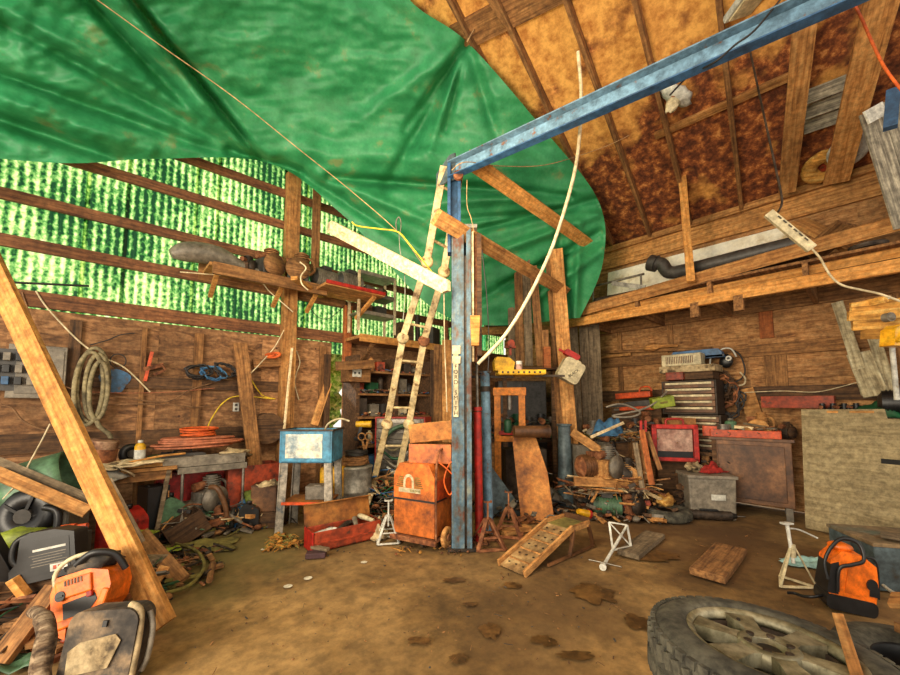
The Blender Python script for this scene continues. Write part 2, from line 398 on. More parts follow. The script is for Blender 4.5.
# ================================================================ floor
FLOOR = gm('packed_dirt_floor', [(0.30, (92, 68, 34)), (0.46, (140, 107, 60)), (0.60, (170, 134, 82))], scale=1.3, detail=12, rough=0.8,
           bump=0.5, dirt=0.42, dirtscale=0.6, var=0, fine=9, grit=.40)
mb = MB()
def ff(a, b):
    x = -4 + 13 * a; y = -6 + 14.5 * b
    return V((x, y, 0.012 * (noise.noise(V((x * 0.9, y * 0.9, 3))) - 0.4) - 0.006))
mb.grid(ff, 120, 130)
fl = struct('floor', mb, FLOOR)
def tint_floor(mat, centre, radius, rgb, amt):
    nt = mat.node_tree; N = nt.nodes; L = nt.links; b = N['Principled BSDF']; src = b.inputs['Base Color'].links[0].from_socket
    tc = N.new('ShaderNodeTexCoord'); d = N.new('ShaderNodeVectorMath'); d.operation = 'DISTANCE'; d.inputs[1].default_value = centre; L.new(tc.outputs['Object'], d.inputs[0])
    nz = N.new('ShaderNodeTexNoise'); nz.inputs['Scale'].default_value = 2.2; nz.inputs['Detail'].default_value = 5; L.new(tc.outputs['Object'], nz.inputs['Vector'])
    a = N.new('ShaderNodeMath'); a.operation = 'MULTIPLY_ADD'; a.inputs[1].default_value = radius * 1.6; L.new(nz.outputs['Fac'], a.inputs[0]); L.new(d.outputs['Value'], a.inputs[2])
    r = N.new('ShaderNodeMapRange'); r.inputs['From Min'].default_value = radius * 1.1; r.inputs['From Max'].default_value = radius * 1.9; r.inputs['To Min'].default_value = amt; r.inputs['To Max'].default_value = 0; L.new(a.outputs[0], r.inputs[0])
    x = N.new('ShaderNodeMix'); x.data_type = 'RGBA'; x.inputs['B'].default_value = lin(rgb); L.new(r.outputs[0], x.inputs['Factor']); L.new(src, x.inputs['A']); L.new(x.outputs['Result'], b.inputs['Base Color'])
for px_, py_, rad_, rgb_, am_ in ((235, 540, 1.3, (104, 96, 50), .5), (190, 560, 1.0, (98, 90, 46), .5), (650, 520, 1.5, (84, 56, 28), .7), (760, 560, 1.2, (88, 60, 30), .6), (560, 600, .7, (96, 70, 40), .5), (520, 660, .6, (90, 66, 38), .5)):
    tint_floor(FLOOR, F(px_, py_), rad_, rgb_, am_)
STAIN = gm('oil_stain', [(0.35, (78, 54, 26)), (0.6, (112, 80, 42))], scale=4, rough=0.45, bump=0.05)
SPOT = gm('white_spill', [(0.3, (236, 224, 196)), (0.6, (250, 242, 220))], scale=4, rough=0.6, bump=0)
def blot(px, py, rx, ry, mat, seed, name, yaw=0.0, z=0.004):
    c = F(px, py, z); n = 60
    mb = MB(); vs = []
    for i in range(n):
        t = 2 * PI * i / n; k = 1 + (0.5 if mat is STAIN else 0.06) * noise.noise(V((math.cos(t) * 2.0, math.sin(t) * 2.0, seed))) + (.12 if mat is STAIN else 0) * noise.noise(V((math.cos(t) * 6.0, math.sin(t) * 6.0, seed)))
        vs.append(c + (RX * math.cos(t) * rx + RF * math.sin(t) * ry) * k)
    mb.add(vs, [tuple(range(n))]); build(name, mb, mat, fl)
for i, (px, py, rx, ry) in enumerate([(593, 592, .16, .15), (637, 622, .09, .1), (490, 630, .06, .08), (458, 658, .05, .04), (520, 566, .12, .07),
        (545, 640, .08, .05), (512, 585, .07, .05), (655, 556, .22, .12), (470, 604, .05, .03), (420, 640, .07, .04), (575, 655, .1, .04), (455, 580, .09, .04)]):
    blot(px, py, rx, ry, STAIN, i * 3.3, 'oil_stain')
for i, (px, py, rx) in enumerate([(288, 586, .034), (308, 578, .034), (364, 562, .03), (264, 549, .03)]):
    blot(px, py, rx, rx * 0.95, SPOT, i, 'white_spill', z=0.006)

# ================================================================ left wall
wl = bpy.data.objects.new('wall_left', None); COL.objects.link(wl); wl['kind'] = 'structure'
zp = 2.47      # top of plywood
# plywood sheets (gap left where daylight enters)
gapu = onL(330.5, 400).x, onL(343, 400).x
xs = [-3.2, -2.0, -0.8, 0.42, 1.64, 2.6, gapu[0]]
for i in range(len(xs) - 1):
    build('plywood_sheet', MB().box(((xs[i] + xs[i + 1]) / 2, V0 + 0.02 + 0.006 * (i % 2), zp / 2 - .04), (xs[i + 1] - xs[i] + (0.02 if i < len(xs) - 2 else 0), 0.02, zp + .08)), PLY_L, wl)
a = gapu[1]
for b in (4.6, 5.8, 7.1):
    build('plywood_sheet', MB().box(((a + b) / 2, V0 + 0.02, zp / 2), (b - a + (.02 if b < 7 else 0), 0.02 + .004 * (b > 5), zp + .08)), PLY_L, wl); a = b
# corrugated translucent siding in separate sheets
m = bpy.data.materials.new('mossy_green_siding'); m.use_nodes = True
nt = m.node_tree; N = nt.nodes; L = nt.links; b_ = N['Principled BSDF']; out = N['Material Output']
tc = N.new('ShaderNodeTexCoord'); n1 = N.new('ShaderNodeTexNoise'); n1.inputs['Scale'].default_value = 1.3; n1.inputs['Detail'].default_value = 5
mp = N.new('ShaderNodeMapping'); mp.inputs['Scale'].default_value = (1.6, 1, 0.8)
L.new(tc.outputs['Object'], mp.inputs[0]); L.new(mp.outputs[0], n1.inputs['Vector'])
n2 = N.new('ShaderNodeTexNoise'); n2.inputs['Scale'].default_value = 24; n2.inputs['Detail'].default_value = 3
L.new(tc.outputs['Object'], n2.inputs['Vector'])
# bands that follow the ridges
sx = N.new('ShaderNodeSeparateXYZ'); L.new(tc.outputs['Object'], sx.inputs[0])
mw = N.new('ShaderNodeMath'); mw.operation = 'MULTIPLY'; mw.inputs[1].default_value = 2 * PI / 0.08; L.new(sx.outputs[0], mw.inputs[0])
ms = N.new('ShaderNodeMath'); ms.operation = 'SINE'; L.new(mw.outputs[0], ms.inputs[0])
m1 = N.new('ShaderNodeMath'); m1.operation = 'MULTIPLY_ADD'; m1.inputs[1].default_value = 0.085; L.new(ms.outputs[0], m1.inputs[0])
ma = N.new('ShaderNodeMath'); ma.operation = 'MULTIPLY_ADD'; ma.inputs[1].default_value = 0.55; L.new(n2.outputs['Fac'], ma.inputs[0])
mb2 = N.new('ShaderNodeMath'); mb2.operation = 'MULTIPLY'; mb2.inputs[1].default_value = 0.55; L.new(n1.outputs['Fac'], mb2.inputs[0])
L.new(mb2.outputs[0], ma.inputs[2]); L.new(ma.outputs[0], m1.inputs[2])
cr = N.new('ShaderNodeValToRGB'); e = cr.color_ramp.elements
e[0].position = 0.44; e[0].color = lin((24, 66, 40)); e[1].position = 0.78; e[1].color = lin((236, 248, 196))
q = e.new(0.50); q.color = lin((62, 128, 62)); q = e.new(0.585); q.color = lin((132, 184, 106)); q = e.new(0.66); q.color = lin((200, 226, 152))
L.new(m1.outputs[0], cr.inputs['Fac'])
oi = N.new('ShaderNodeObjectInfo'); gt = N.new('ShaderNodeMath'); gt.operation = 'GREATER_THAN'; gt.inputs[1].default_value = 0.70
L.new(oi.outputs['Random'], gt.inputs[0]); gs = N.new('ShaderNodeMath'); gs.operation = 'MULTIPLY'; gs.inputs[1].default_value = 0.45; L.new(gt.outputs[0], gs.inputs[0])
mx = N.new('ShaderNodeMix'); mx.data_type = 'RGBA'; mx.inputs['B'].default_value = lin((52, 172, 112))
L.new(gs.outputs[0], mx.inputs['Factor']); L.new(cr.outputs[0], mx.inputs['A'])
L.new(mx.outputs['Result'], b_.inputs['Base Color']); b_.inputs['Roughness'].default_value = 0.5
tr = N.new('ShaderNodeBsdfTranslucent'); L.new(mx.outputs['Result'], tr.inputs['Color'])
mxs = N.new('ShaderNodeMixShader'); mxs.inputs[0].default_value = 0.72
L.new(b_.outputs[0], mxs.inputs[1]); L.new(tr.outputs[0], mxs.inputs[2]); L.new(mxs.outputs[0], out.inputs['Surface'])
SIDING = m
edges = [-3.2, -2.6, -1.9, -1.0, -0.3, 0.05, 0.75, 1.0, 1.9, 2.25, 3.1, 3.35, 4.2, 4.5, 5.4, 5.7, 6.5, 7.1]
for i in range(len(edges) - 1):
    a0, a1 = edges[i], edges[i + 1]
    def cf(a, b, a0=a0, a1=a1, i=i):
        x = a0 - 0.02 + (a1 - a0 + 0.04) * a
        return V((x, V0 + 0.075 + 0.004 * (i % 2) + 0.013 * math.sin(2 * PI * x / 0.08), 2.3 + (zroof(x) - 2.3) * b))
    build('corrugated_panel', MB().grid(cf, int((a1 - a0 + .04) / 0.0115), 6), SIDING, wl)
# horizontal girts, read off the photograph
def girt(pa, pb, w=0.13, th=0.05, mat=W_GIRT, ext=(-3.2, 7.1)):
    a, b = onL(*pa, off=0.03), onL(*pb, off=0.03)
    z = (a.z + b.z) / 2
    board('girt', (ext[0], V0 - 0.015 + 0.0, z), (ext[1], V0 - 0.015, z), w, th, mat, face=(0, -1, 0), parent=wl)
girt((9, 293), (190, 321), 0.17)
girt((0, 239), (190, 275), 0.13)
girt((0, 191), (143, 228), 0.12)
girt((93, 166), (283, 225), 0.12)
girt((208, 166), (283, 192), 0.12)
board('girt', (-3.2, V0 - 0.015, 1.72), (onL(283, 350).x, V0 - 0.015, 1.72), 0.14, 0.045, W_DRK, face=(0, -1, 0), parent=wl)
board('girt', (-3.2, V0 - 0.015, 1.05), (onL(283, 350).x, V0 - 0.015, 1.05), 0.2, 0.045, W_DRK, face=(0, -1, 0), parent=wl)
a_ = onL(197, 288, off=.03); b__ = onL(345, 288, off=.03); zz_ = (onL(240, 284).z + onL(320, 292).z) / 2
board('girt', (a_.x, V0 - .05, zz_), (b__.x, V0 - .05, zz_), .26, .03, W_BRN, face=(0, -1, 0), parent=wl)
# studs
def stud(px, y0, y1, w, th, mat, off=0.08, par=None):
    a = onL(px, (y0 + y1) / 2, off=off)
    za, zb = onL(px, y1, off=off).z, onL(px, y0, off=off).z
    return board('stud', (a.x, a.y, max(0.0, za)), (a.x, a.y, zb), w, th, mat, face=(0, -1, 0), parent=par or wl)
for px, w_, mt in ((72, .1, W_DRK), (197, .1, W_BRN), (322, .1, W_BRN), (142, .05, W_BRN)):
    a = onL(px, 380, off=0.02); board('stud', (a.x, a.y, 0), (a.x, a.y, zp - .08), w_, 0.04, mt, face=(0, -1, 0), parent=wl)
stud(286, 172, 640, 0.20, 0.12, W_TAN, 0.10)
stud(316, 170, 290, 0.12, 0.05, W_BRN, 0.16)
stud(347, 306, 372, 0.13, 0.08, W_RED, 0.10)
stud(324, 354, 640, 0.09, 0.05, W_DRK, 0.10)
BL = paint('blue_spray', (44, 96, 140), (80, 60, 44), 0.42, scale=12)
c = onL(115, 381, off=0.05); mb = MB(); mb.add([c + V((math.cos(t) * .13 * (1 + .2 * math.sin(3 * t)), 0, math.sin(t) * .14)) for t in [2 * PI * i / 24 for i in range(24)]], [tuple(range(24))])
build('blue_paint_patch', mb, BL, wl)

# ================================================================ right wall
wr = bpy.data.objects.new('wall_right', None); COL.objects.link(wr); wr['kind'] = 'structure'
ys = [-2.5, -1.25, 0.0, 1.22, 2.44, 3.66, 4.88, V0]
for i in range(len(ys) - 1):
    for z0, z1 in ((0, 1.83), (1.83, 3.0), (3.0, EAVE)):
        build('plywood_sheet', MB().box((U0 + 0.02, (ys[i] + ys[i + 1]) / 2, (z0 + z1) / 2), (0.02 + .004 * (i % 2), ys[i + 1] - ys[i] + 0.01, z1 - z0 + 0.004)), PLY, wr)
def rail(pa, pb, w, th, mat, ext=(-2.5, V0)):
    z = (onR(*pa).z + onR(*pb).z) / 2
    board('girt', (U0 - 0.02, ext[0], z), (U0 - 0.02, ext[1], z), w, th, mat, face=(-1, 0, 0), parent=wr)
rail((718, 353), (849, 344), 0.17, 0.04, W_BRN)
rail((740, 394), (850, 392), 0.2, 0.05, W_DRK)
rail((741, 222), (648, 250), 0.34, 0.05, W_TAN)
rail((700, 316), (640, 323), 0.2, 0.05, W_BRN)
for px, w_, mt in ((768, .16, W_RED), (671, .09, W_BRN), (905, .12, W_BRN), (620, .09, W_BRN)):
    a = onR(px, 350, off=0.0); board('stud', (a.x - .005, a.y, 0 if mt is W_BRN else 2.42), (a.x - .005, a.y, 3.0), w_, 0.03, mt, face=(-1, 0, 0), parent=wr)
a = onR(776, 370); board('stud', (a.x - .004, a.y, onR(776, 386).z), (a.x - .004, a.y, onR(776, 352).z), .25, 0.03, W_BRN, face=(-1, 0, 0), parent=wr)

# ================================================================ roof: mouldy board sheathing + rafters
m = bpy.data.materials.new('mouldy_roof_board'); m.use_nodes = True
nt = m.node_tree; N = nt.nodes; L = nt.links; b_ = N['Principled BSDF']
tc = N.new('ShaderNodeTexCoord')
nf = N.new('ShaderNodeTexNoise'); nf.inputs['Scale'].default_value = 9; nf.inputs['Detail'].default_value = 6; nf.inputs['Roughness'].default_value = .7; L.new(tc.outputs['Object'], nf.inputs['Vector'])
nb = N.new('ShaderNodeTexNoise'); nb.inputs['Scale'].default_value = 1.15; nb.inputs['Detail'].default_value = 4; L.new(tc.outputs['Object'], nb.inputs['Vector'])
c1 = N.new('ShaderNodeValToRGB'); e = c1.color_ramp.elements; e[0].position = .35; e[0].color = lin((176, 112, 48)); e[1].position = .62; e[1].color = lin((238, 178, 92)); L.new(nf.outputs['Fac'], c1.inputs[0])
c2 = N.new('ShaderNodeValToRGB'); e = c2.color_ramp.elements; e[0].position = .35; e[0].color = lin((66, 34, 20)); e[1].position = .58; e[1].color = lin((176, 104, 52)); q = e.new(.49); q.color = lin((120, 64, 34)); q = e.new(.66); q.color = lin((222, 156, 88)); L.new(nf.outputs['Fac'], c2.inputs[0])
sx = N.new('ShaderNodeSeparateXYZ'); L.new(tc.outputs['Object'], sx.inputs[0])
g = N.new('ShaderNodeMapRange'); g.inputs['From Min'].default_value = 4.6; g.inputs['From Max'].default_value = 5.5; g.inputs['To Min'].default_value = 0; g.inputs['To Max'].default_value = .45; L.new(sx.outputs[0], g.inputs[0])
ad = N.new('ShaderNodeMath'); ad.operation = 'ADD'; nc = N.new('ShaderNodeTexNoise'); nc.inputs['Scale'].default_value = 2.4; nc.inputs['Detail'].default_value = 5; L.new(tc.outputs['Object'], nc.inputs['Vector'])
av = N.new('ShaderNodeMath'); av.operation = 'MULTIPLY_ADD'; av.inputs[1].default_value = 1.5; av.inputs[2].default_value = -.83; L.new(nc.outputs['Fac'], av.inputs[0])
aw = N.new('ShaderNodeMath'); aw.operation = 'ADD'; L.new(av.outputs[0], aw.inputs[0]); L.new(nb.outputs['Fac'], aw.inputs[1])
L.new(aw.outputs[0], ad.inputs[0]); L.new(g.outputs[0], ad.inputs[1])
th_ = N.new('ShaderNodeMapRange'); th_.inputs['From Min'].default_value = .50; th_.inputs['From Max'].default_value = .72; L.new(ad.outputs[0], th_.inputs[0])
mx = N.new('ShaderNodeMix'); mx.data_type = 'RGBA'; L.new(th_.outputs[0], mx.inputs['Factor']); L.new(c1.outputs[0], mx.inputs['A']); L.new(c2.outputs[0], mx.inputs['B'])
L.new(mx.outputs['Result'], b_.inputs['Base Color']); b_.inputs['Roughness'].default_value = .9
bp = N.new('ShaderNodeBump'); bp.inputs['Strength'].default_value = .5; L.new(nf.outputs['Fac'], bp.inputs['Height']); L.new(bp.outputs[0], b_.inputs['Normal'])
OSB = m
ce = bpy.data.objects.new('ceiling', None); COL.objects.link(ce); ce['kind'] = 'structure'
mb = MB(); k = math.sqrt(1 + SLOPE ** 2)
x0, x1 = -3.2, U0 + 0.1
mb.add([(x0, -2.5, zroof(x0)), (x1, -2.5, zroof(x1)), (x1, V0 + .1, zroof(x1)), (x0, V0 + .1, zroof(x0)),
        (x0, -2.5, zroof(x0) + .04), (x1, -2.5, zroof(x1) + .04), (x1, V0 + .1, zroof(x1) + .04), (x0, V0 + .1, zroof(x0) + .04)],
       [(0, 3, 2, 1), (4, 5, 6, 7), (0, 1, 5, 4), (1, 2, 6, 5), (2, 3, 7, 6), (3, 0, 4, 7)])
build('roof_sheathing', mb, OSB, ce)
RN = V((-SLOPE, 0, -1)).normalized()
def rafter(pa, pb, w=0.05, d=0.12, mat=W_BRN, name='rafter', ext=0.0):
    a, b = onRoof(*pa, off=d / 2), onRoof(*pb, off=d / 2)
    e_ = (b - a).normalized() * ext
    board(name, a - e_, b, w, d, mat, face=RN, parent=ce)
for pa, pb in (((500, 5), (612, 243)), ((565, -5), (650, 234)), ((634, -5), (690, 222)), ((718, -5), (742, 212))):
    rafter(pa, pb, ext=1.0)
for pa_, pb_, w_ in (((805, 20), (787, 192), .18), ((883, -5), (836, 182), .24)):
    a_, c_ = onRoof(*pa_, off=.28), onRoof(*pb_, off=.28); e_ = (c_ - a_).normalized()
    board('rafter', a_ - e_ * .8, c_, w_, .05, W_TAN, face=RN, parent=ce)
rafter((420, -60), (560, 210), ext=1.0)
rafter((655, 136), (800, 72), .09, .05, W_TAN, 'purlin')
rafter((455, 40), (575, -22), .30, .05, W_BRN, 'purlin')
for i in range(4):   # rafters above the tarpaulin
    y = 2.6 + i * 0.9
    board('rafter', (0, y, zroof(0) - .06), (3.2, y, zroof(3.2) - .06), .05, .12, W_BRN, face=RN, parent=ce)
# far plate where roof meets the right wall
board('wall_plate', (U0 - .06, -2.5, EAVE - .04), (U0 - .06, V0, EAVE - .04), .1, .1, W_TAN, face=(-1, 0, 0), parent=ce)
# weathered panel of upright siding at the right edge
GRS = gm('weathered_siding', [(0.3, (92, 84, 72)), (0.5, (150, 142, 124)), (0.65, (196, 186, 160))], scale=4, stretch=(0.6, 9, 9), rough=0.9, bump=0.2)
gs_ = bpy.data.objects.new('wall_gable', None); COL.objects.link(gs_); gs_['kind'] = 'structure'
P0, P1 = at(872, 118, 3.6), at(904, 222, 3.6)
e1 = (P1 - P0); e2 = RX * 1.5 + V((0, 0, .9))
for i in range(7):
    q0 = P0 + e2 * (i / 7.0) - e1 * 0.05
    board('siding_strip', q0, q0 + e1 * 1.1, 0.215, 0.02, GRS, parent=gs_, face=-RF + V((0, 0, -.3)))

# greenery outside the daylight gap
hd = MB()
for i in range(7): hd.ell((onL(325 + 4 * i, 400).x, V0 + 1.6 + .2 * (i % 2), .3 + .35 * i), (.7, .35, .45), 18, 12, .9, i)
HEDGE = gm('hedge_leaves', [(.34, (40, 80, 24)), (.48, (150, 190, 70)), (.6, (236, 240, 160))], scale=9, rough=.9, bump=.5)
tag(build('hedge', hd, HEDGE, origin=(onL(335, 400).x, V0 + 1.6, 0)), 'sunlit yellow-green hedge outside, seen through the gap in the left wall', 'hedge', kind='stuff')
# ================================================================ reusable makers (local frame: x right, y away, z up)
def scl(px, t): return px * t / FPX
def coil_pts(r, turns, rise=0.02, n=20, wob=0.1, seed=0, flat=1.0):
    out = []
    for i in range(int(turns * n) + 1):
        t = 2 * PI * i / n
        k = 1 + wob * noise.noise(V((math.cos(t) * 1.5 + i * .05, math.sin(t) * 1.5, seed)))
        out.append(V((r * k * math.cos(t), r * k * flat * math.sin(t), rise * i / n + wob * .12 * abs(noise.noise(V((i * .21, seed, 1)))))))
    return out
def coil(name, label, cat, loc, r, turns, rad, mat, seed=0, rise=None, group=None, flat=1.0, rot=None, wob=.15):
    mb = MB().tube(coil_pts(r, turns, rad * 1.1 if rise is None else rise, seed=seed, flat=flat, wob=wob), rad, 6)
    for v in mb.v: v.z += rad
    return solo(name, label, cat, mb, mat, loc, group=group, rot=rot)
def mess(name, label, cat, loc, r, loops, rad, mat, seed=0, flat=.55, h=.10, group=None, rot=None):
    rnd = random.Random(seed); P = []
    for k in range(loops):
        rr = r * rnd.uniform(.62, 1.0); ox, oy = rnd.uniform(-.18, .18) * r, rnd.uniform(-.12, .12) * r; tz = rnd.uniform(-.1, .1)
        for i in range(14):
            t = 2 * PI * i / 14
            P.append(V((ox + rr * math.cos(t), oy + rr * flat * math.sin(t), rad + h * (k + i / 14) / loops + abs(tz) * .2 + tz * .15 * math.cos(t + k))))
    return solo(name, label, cat, MB().tube(spline(P, 2), rad, 6), mat, loc, group=group, rot=rot)
def tin(name, label, cat, loc, r, h, mat, capmat=None, cap=0.0, group=None, rot=None, seed=0, band=None):
    t = thing(name, label, cat, loc, group=group, rot=rot)
    b = MB().lathe([(0, 0), (r * .96, 0), (r, .006), (r * .97, .012), (r * .97, h - .012), (r, h - .006), (r * .95, h), (0, h)] if not cap else
                   [(0, 0), (r * .96, 0), (r, .006), (r, h * .86), (r * .8, h * .94), (r * .45, h), (0, h)], 18)
    build('body', b, mat, t)
    if band: build('label_band', MB().lathe([(r * 1.01, h * .2), (r * 1.01, h * .7)], 18), band, t)
    if cap: build('cap', MB().lathe([(0, h), (r * .5, h), (r * .48, h + cap), (0, h + cap)], 12), capmat, t)
    return t
def jug(name, label, loc, w, d, h, mat, capmat, yaw=0.0, rot=None, band=None, cat='jug', group=None):
    """handled plastic container, opening at one corner"""
    t = thing(name, label, cat, loc, yaw, group=group, rot=rot)
    hw = w / 2
    poly = [(-hw, 0.0), (-hw, h * .55), (-hw * .9, h * .78), (-hw * .55, h * .97), (-hw * .2, h), (hw * .35, h * .93), (hw * .85, h * .80), (hw, h * .72), (hw, 0.0)]
    hole = MB().side(poly[::-1], d)
    build('body', hole, mat, t, bevel=min(w, d) * .09)
    build('handle', MB().tube(spline([(-hw * .95, 0, h * .5), (-hw * 1.25, 0, h * .66), (-hw * 1.15, 0, h * .9), (-hw * .6, 0, h * .97)], 5), w * .05, 8), mat, t)
    build('cap', MB().lathe([(0, 0), (w * .13, 0), (w * .13, h * .08), (w * .11, h * .09), (0, h * .09)], 14, c=(-hw * .1, 0, h * .98)), capmat, t)
    if band: build('paper_label', MB().box((w * .12, -d / 2 - .001, h * .38), (w * .66, .003, h * .5)), band, t)
    return t
def motor(name, label, loc, r, L, mat, mat2, yaw=0.0, rot=None, group=None, cat='motor', fins=8, base=True):
    """electric motor lying along x: finned barrel, end bells, shaft, foot, terminal box"""
    t = thing(name, label, cat, loc, yaw, group=group, rot=rot); z = r * 1.12 if base else r
    b = MB().cyl((-L / 2, 0, z), (L / 2, 0, z), r * .93, n=20)
    for i in range(fins): b.cyl((-L * .4 + i * L * .8 / fins, 0, z), (-L * .4 + (i + .45) * L * .8 / fins, 0, z), r, n=20)
    build('barrel', b, mat, t)
    for s_ in (-1, 1):
        build('end_bell', MB().cyl((s_ * L / 2, 0, z), (s_ * L * .62, 0, z), r * .85, r * .45, 20), mat2, t)
    build('shaft', MB().cyl((L * .6, 0, z), (L * .82, 0, z), r * .14, n=10), STEEL, t)
    build('terminal_box', MB().box((0, -r * .2, z + r * 1.05), (L * .4, r * .8, r * .4)), mat2, t, bevel=.004)
    if base: build('foot', MB().box((0, 0, r * .07), (L * .8, r * 1.7, r * .14)).box((0, 0, r * .25), (L * .5, r * .9, r * .4)), mat2, t)
    return t
def engine(name, label, loc, s, mat, mat2, yaw=0.0, rot=None, seed=0, cat='engine part', group=None):
    """small engine core: crankcase, finned cylinder, flywheel housing, muffler, carburettor pipe"""
    t = thing(name, label, cat, loc, yaw, group=group, rot=rot)
    build('crankcase', MB().box((0, 0, .3 * s), (.62 * s, .5 * s, .52 * s)).box((0, 0, .03 * s), (.75 * s, .6 * s, .06 * s)).jit(.02 * s, 8 / s, seed), mat, t, bevel=.04 * s)
    b = MB().cyl((.1 * s, 0, .5 * s), (.1 * s, 0, .98 * s), .15 * s, n=14)
    for i in range(6): b.cyl((.1 * s, 0, (.58 + .065 * i) * s), (.1 * s, 0, (.6 + .065 * i) * s), .23 * s, n=14)
    build('finned_cylinder', b, mat2, t)
    build('flywheel_housing', MB().lathe([(0, 0), (.12 * s, 0), (.16 * s, .05 * s), (.34 * s, .06 * s), (.36 * s, .16 * s), (0, .18 * s)], 20, c=(-.02 * s, -.24 * s, .36 * s), R=Matrix.Rotation(PI / 2, 3, 'X')), mat2, t)
    build('muffler', MB().cyl((-.36 * s, .05 * s, .68 * s), (-.05 * s, .05 * s, .72 * s), .12 * s, n=12), RUST, t)
    build('pipe', MB().tube(spline([(.3 * s, 0, .3 * s), (.48 * s, -.1 * s, .45 * s), (.42 * s, -.1 * s, .75 * s), (.2 * s, 0, .85 * s)], 4), .045 * s, 8), mat2, t)
    return t
def carton(name, label, loc, w, d, h, mat, yaw=0.0, rot=None, cat='box', lid=True, group=None, lidmat=None):
    t = thing(name, label, cat, loc, yaw, group=group, rot=rot); k = .012
    b = MB()
    b.box((0, 0, k / 2), (w, d, k)).box((-w / 2 + k / 2, 0, h / 2), (k, d, h)).box((w / 2 - k / 2, 0, h / 2), (k, d, h)).box((0, -d / 2 + k / 2, h / 2), (w - 2 * k, k, h)).box((0, d / 2 - k / 2, h / 2), (w - 2 * k, k, h))
    build('body', b, mat, t, bevel=.003)
    if lid: build('lid', MB().box((0, 0, h + .006), (w * 1.02, d * 1.02, .012)).box((0, -d * .3, h + .016), (w * .3, .02, .012)), lidmat or mat, t, bevel=.003)
    return t
def toolbox(name, label, loc, w, d, h, mat, mat2, yaw=0.0, rot=None, group=None, cat='toolbox'):
    t = thing(name, label, cat, loc, yaw, group=group, rot=rot)
    build('body', MB().box((0, 0, h * .3), (w, d, h * .6)), mat, t, bevel=.008)
    build('lid', MB().side([(-w * .5, h * .61), (w * .5, h * .61), (w * .49, h * .78), (w * .4, h * .86), (-w * .4, h * .86), (-w * .49, h * .78)], d * .98), mat, t, bevel=.006)
    build('handle', MB().tube(spline([(-w * .2, 0, h * .85), (-w * .18, 0, h * 1.0), (w * .18, 0, h * 1.0), (w * .2, 0, h * .85)], 4), h * .045, 8), mat2, t)
    for sx_ in (-1, 1): build('latch', MB().box((sx_ * w * .3, -d / 2 - .004, h * .58), (w * .07, .012, h * .16)), mat2, t, bevel=.002)
    return t
def drawer_chest(name, label, loc, w, d, h, n, mat, fmat, hmat, yaw=0.0, rot=None, cat='tool chest', group=None):
    t = thing(name, label, cat, loc, yaw, group=group, rot=rot); k = .02
    b = MB().box((0, d / 2 - .01, h / 2), (w, .02, h)).box((-w / 2 + k / 2, 0, h / 2), (k, d, h)).box((w / 2 - k / 2, 0, h / 2), (k, d, h)).box((0, 0, k / 2), (w - 2 * k, d, k)).box((0, 0, h - k / 2), (w - 2 * k, d, k))
    build('carcass', b, mat, t, bevel=.003)
    dh = (h - 2 * k) / n
    for i in range(n):
        z = k + dh * (i + .5)
        dr = build('drawer', MB().box((0, -.01 - d * .0 + .0, z), (w - 2 * k - .008, d * .94, dh - .008)), fmat, t, bevel=.003)
        build('handle', MB().box((0, -d / 2 - .006, z + dh * .25), (w * .84, .022, dh * .34)), hmat, dr, bevel=.002)
    return t
def jack_stand(name, label, loc, h, mat, yaw=0.0, rot=None, foot=.20, saddle=True, post=.0, group=None, bar=.018):
    """pyramid stand: four splayed legs, foot ring, sleeve, ratchet post with saddle"""
    t = thing(name, label, 'jack stand', loc, yaw, group=group, rot=rot); f = foot / 2; hb = h * .62
    for sx_, sy_ in ((-1, -1), (1, -1), (1, 1), (-1, 1)):
        build('leg', MB().bar((sx_ * f, sy_ * f, .008), (sx_ * .022, sy_ * .022, hb), bar * 1.3, bar * .6, n=(sx_, sy_, 0)), mat, t, bevel=.002)
    b = MB()
    P = [(-f, -f, .01), (f, -f, .01), (f, f, .01), (-f, f, .01)]
    for i in range(4): b.bar(P[i], P[(i + 1) % 4], bar * 1.2, bar * .7)
    build('foot_ring', b, mat, t, bevel=.002)
    b = MB(); q = f * .62
    P = [(-q, -q, hb * .40), (q, -q, hb * .40), (q, q, hb * .40), (-q, q, hb * .40)]
    for i in range(4): b.bar(P[i], P[(i + 1) % 4], bar * .7, bar * .5)
    build('brace', b, mat, t)
    build('sleeve', MB().cyl((0, 0, hb * .82), (0, 0, hb * 1.05), .026, n=12), mat, t)
    build('post', MB().box((0, 0, (hb * .6 + h) / 2), (.016, .022, h - hb * .6)), mat, t, bevel=.002)
    if saddle: build('saddle', MB().side([(-.042, h + .02), (-.042, h), (.042, h), (.042, h + .02), (.03, h + .006), (-.03, h + .006)], .05), mat, t, bevel=.002)
    return t
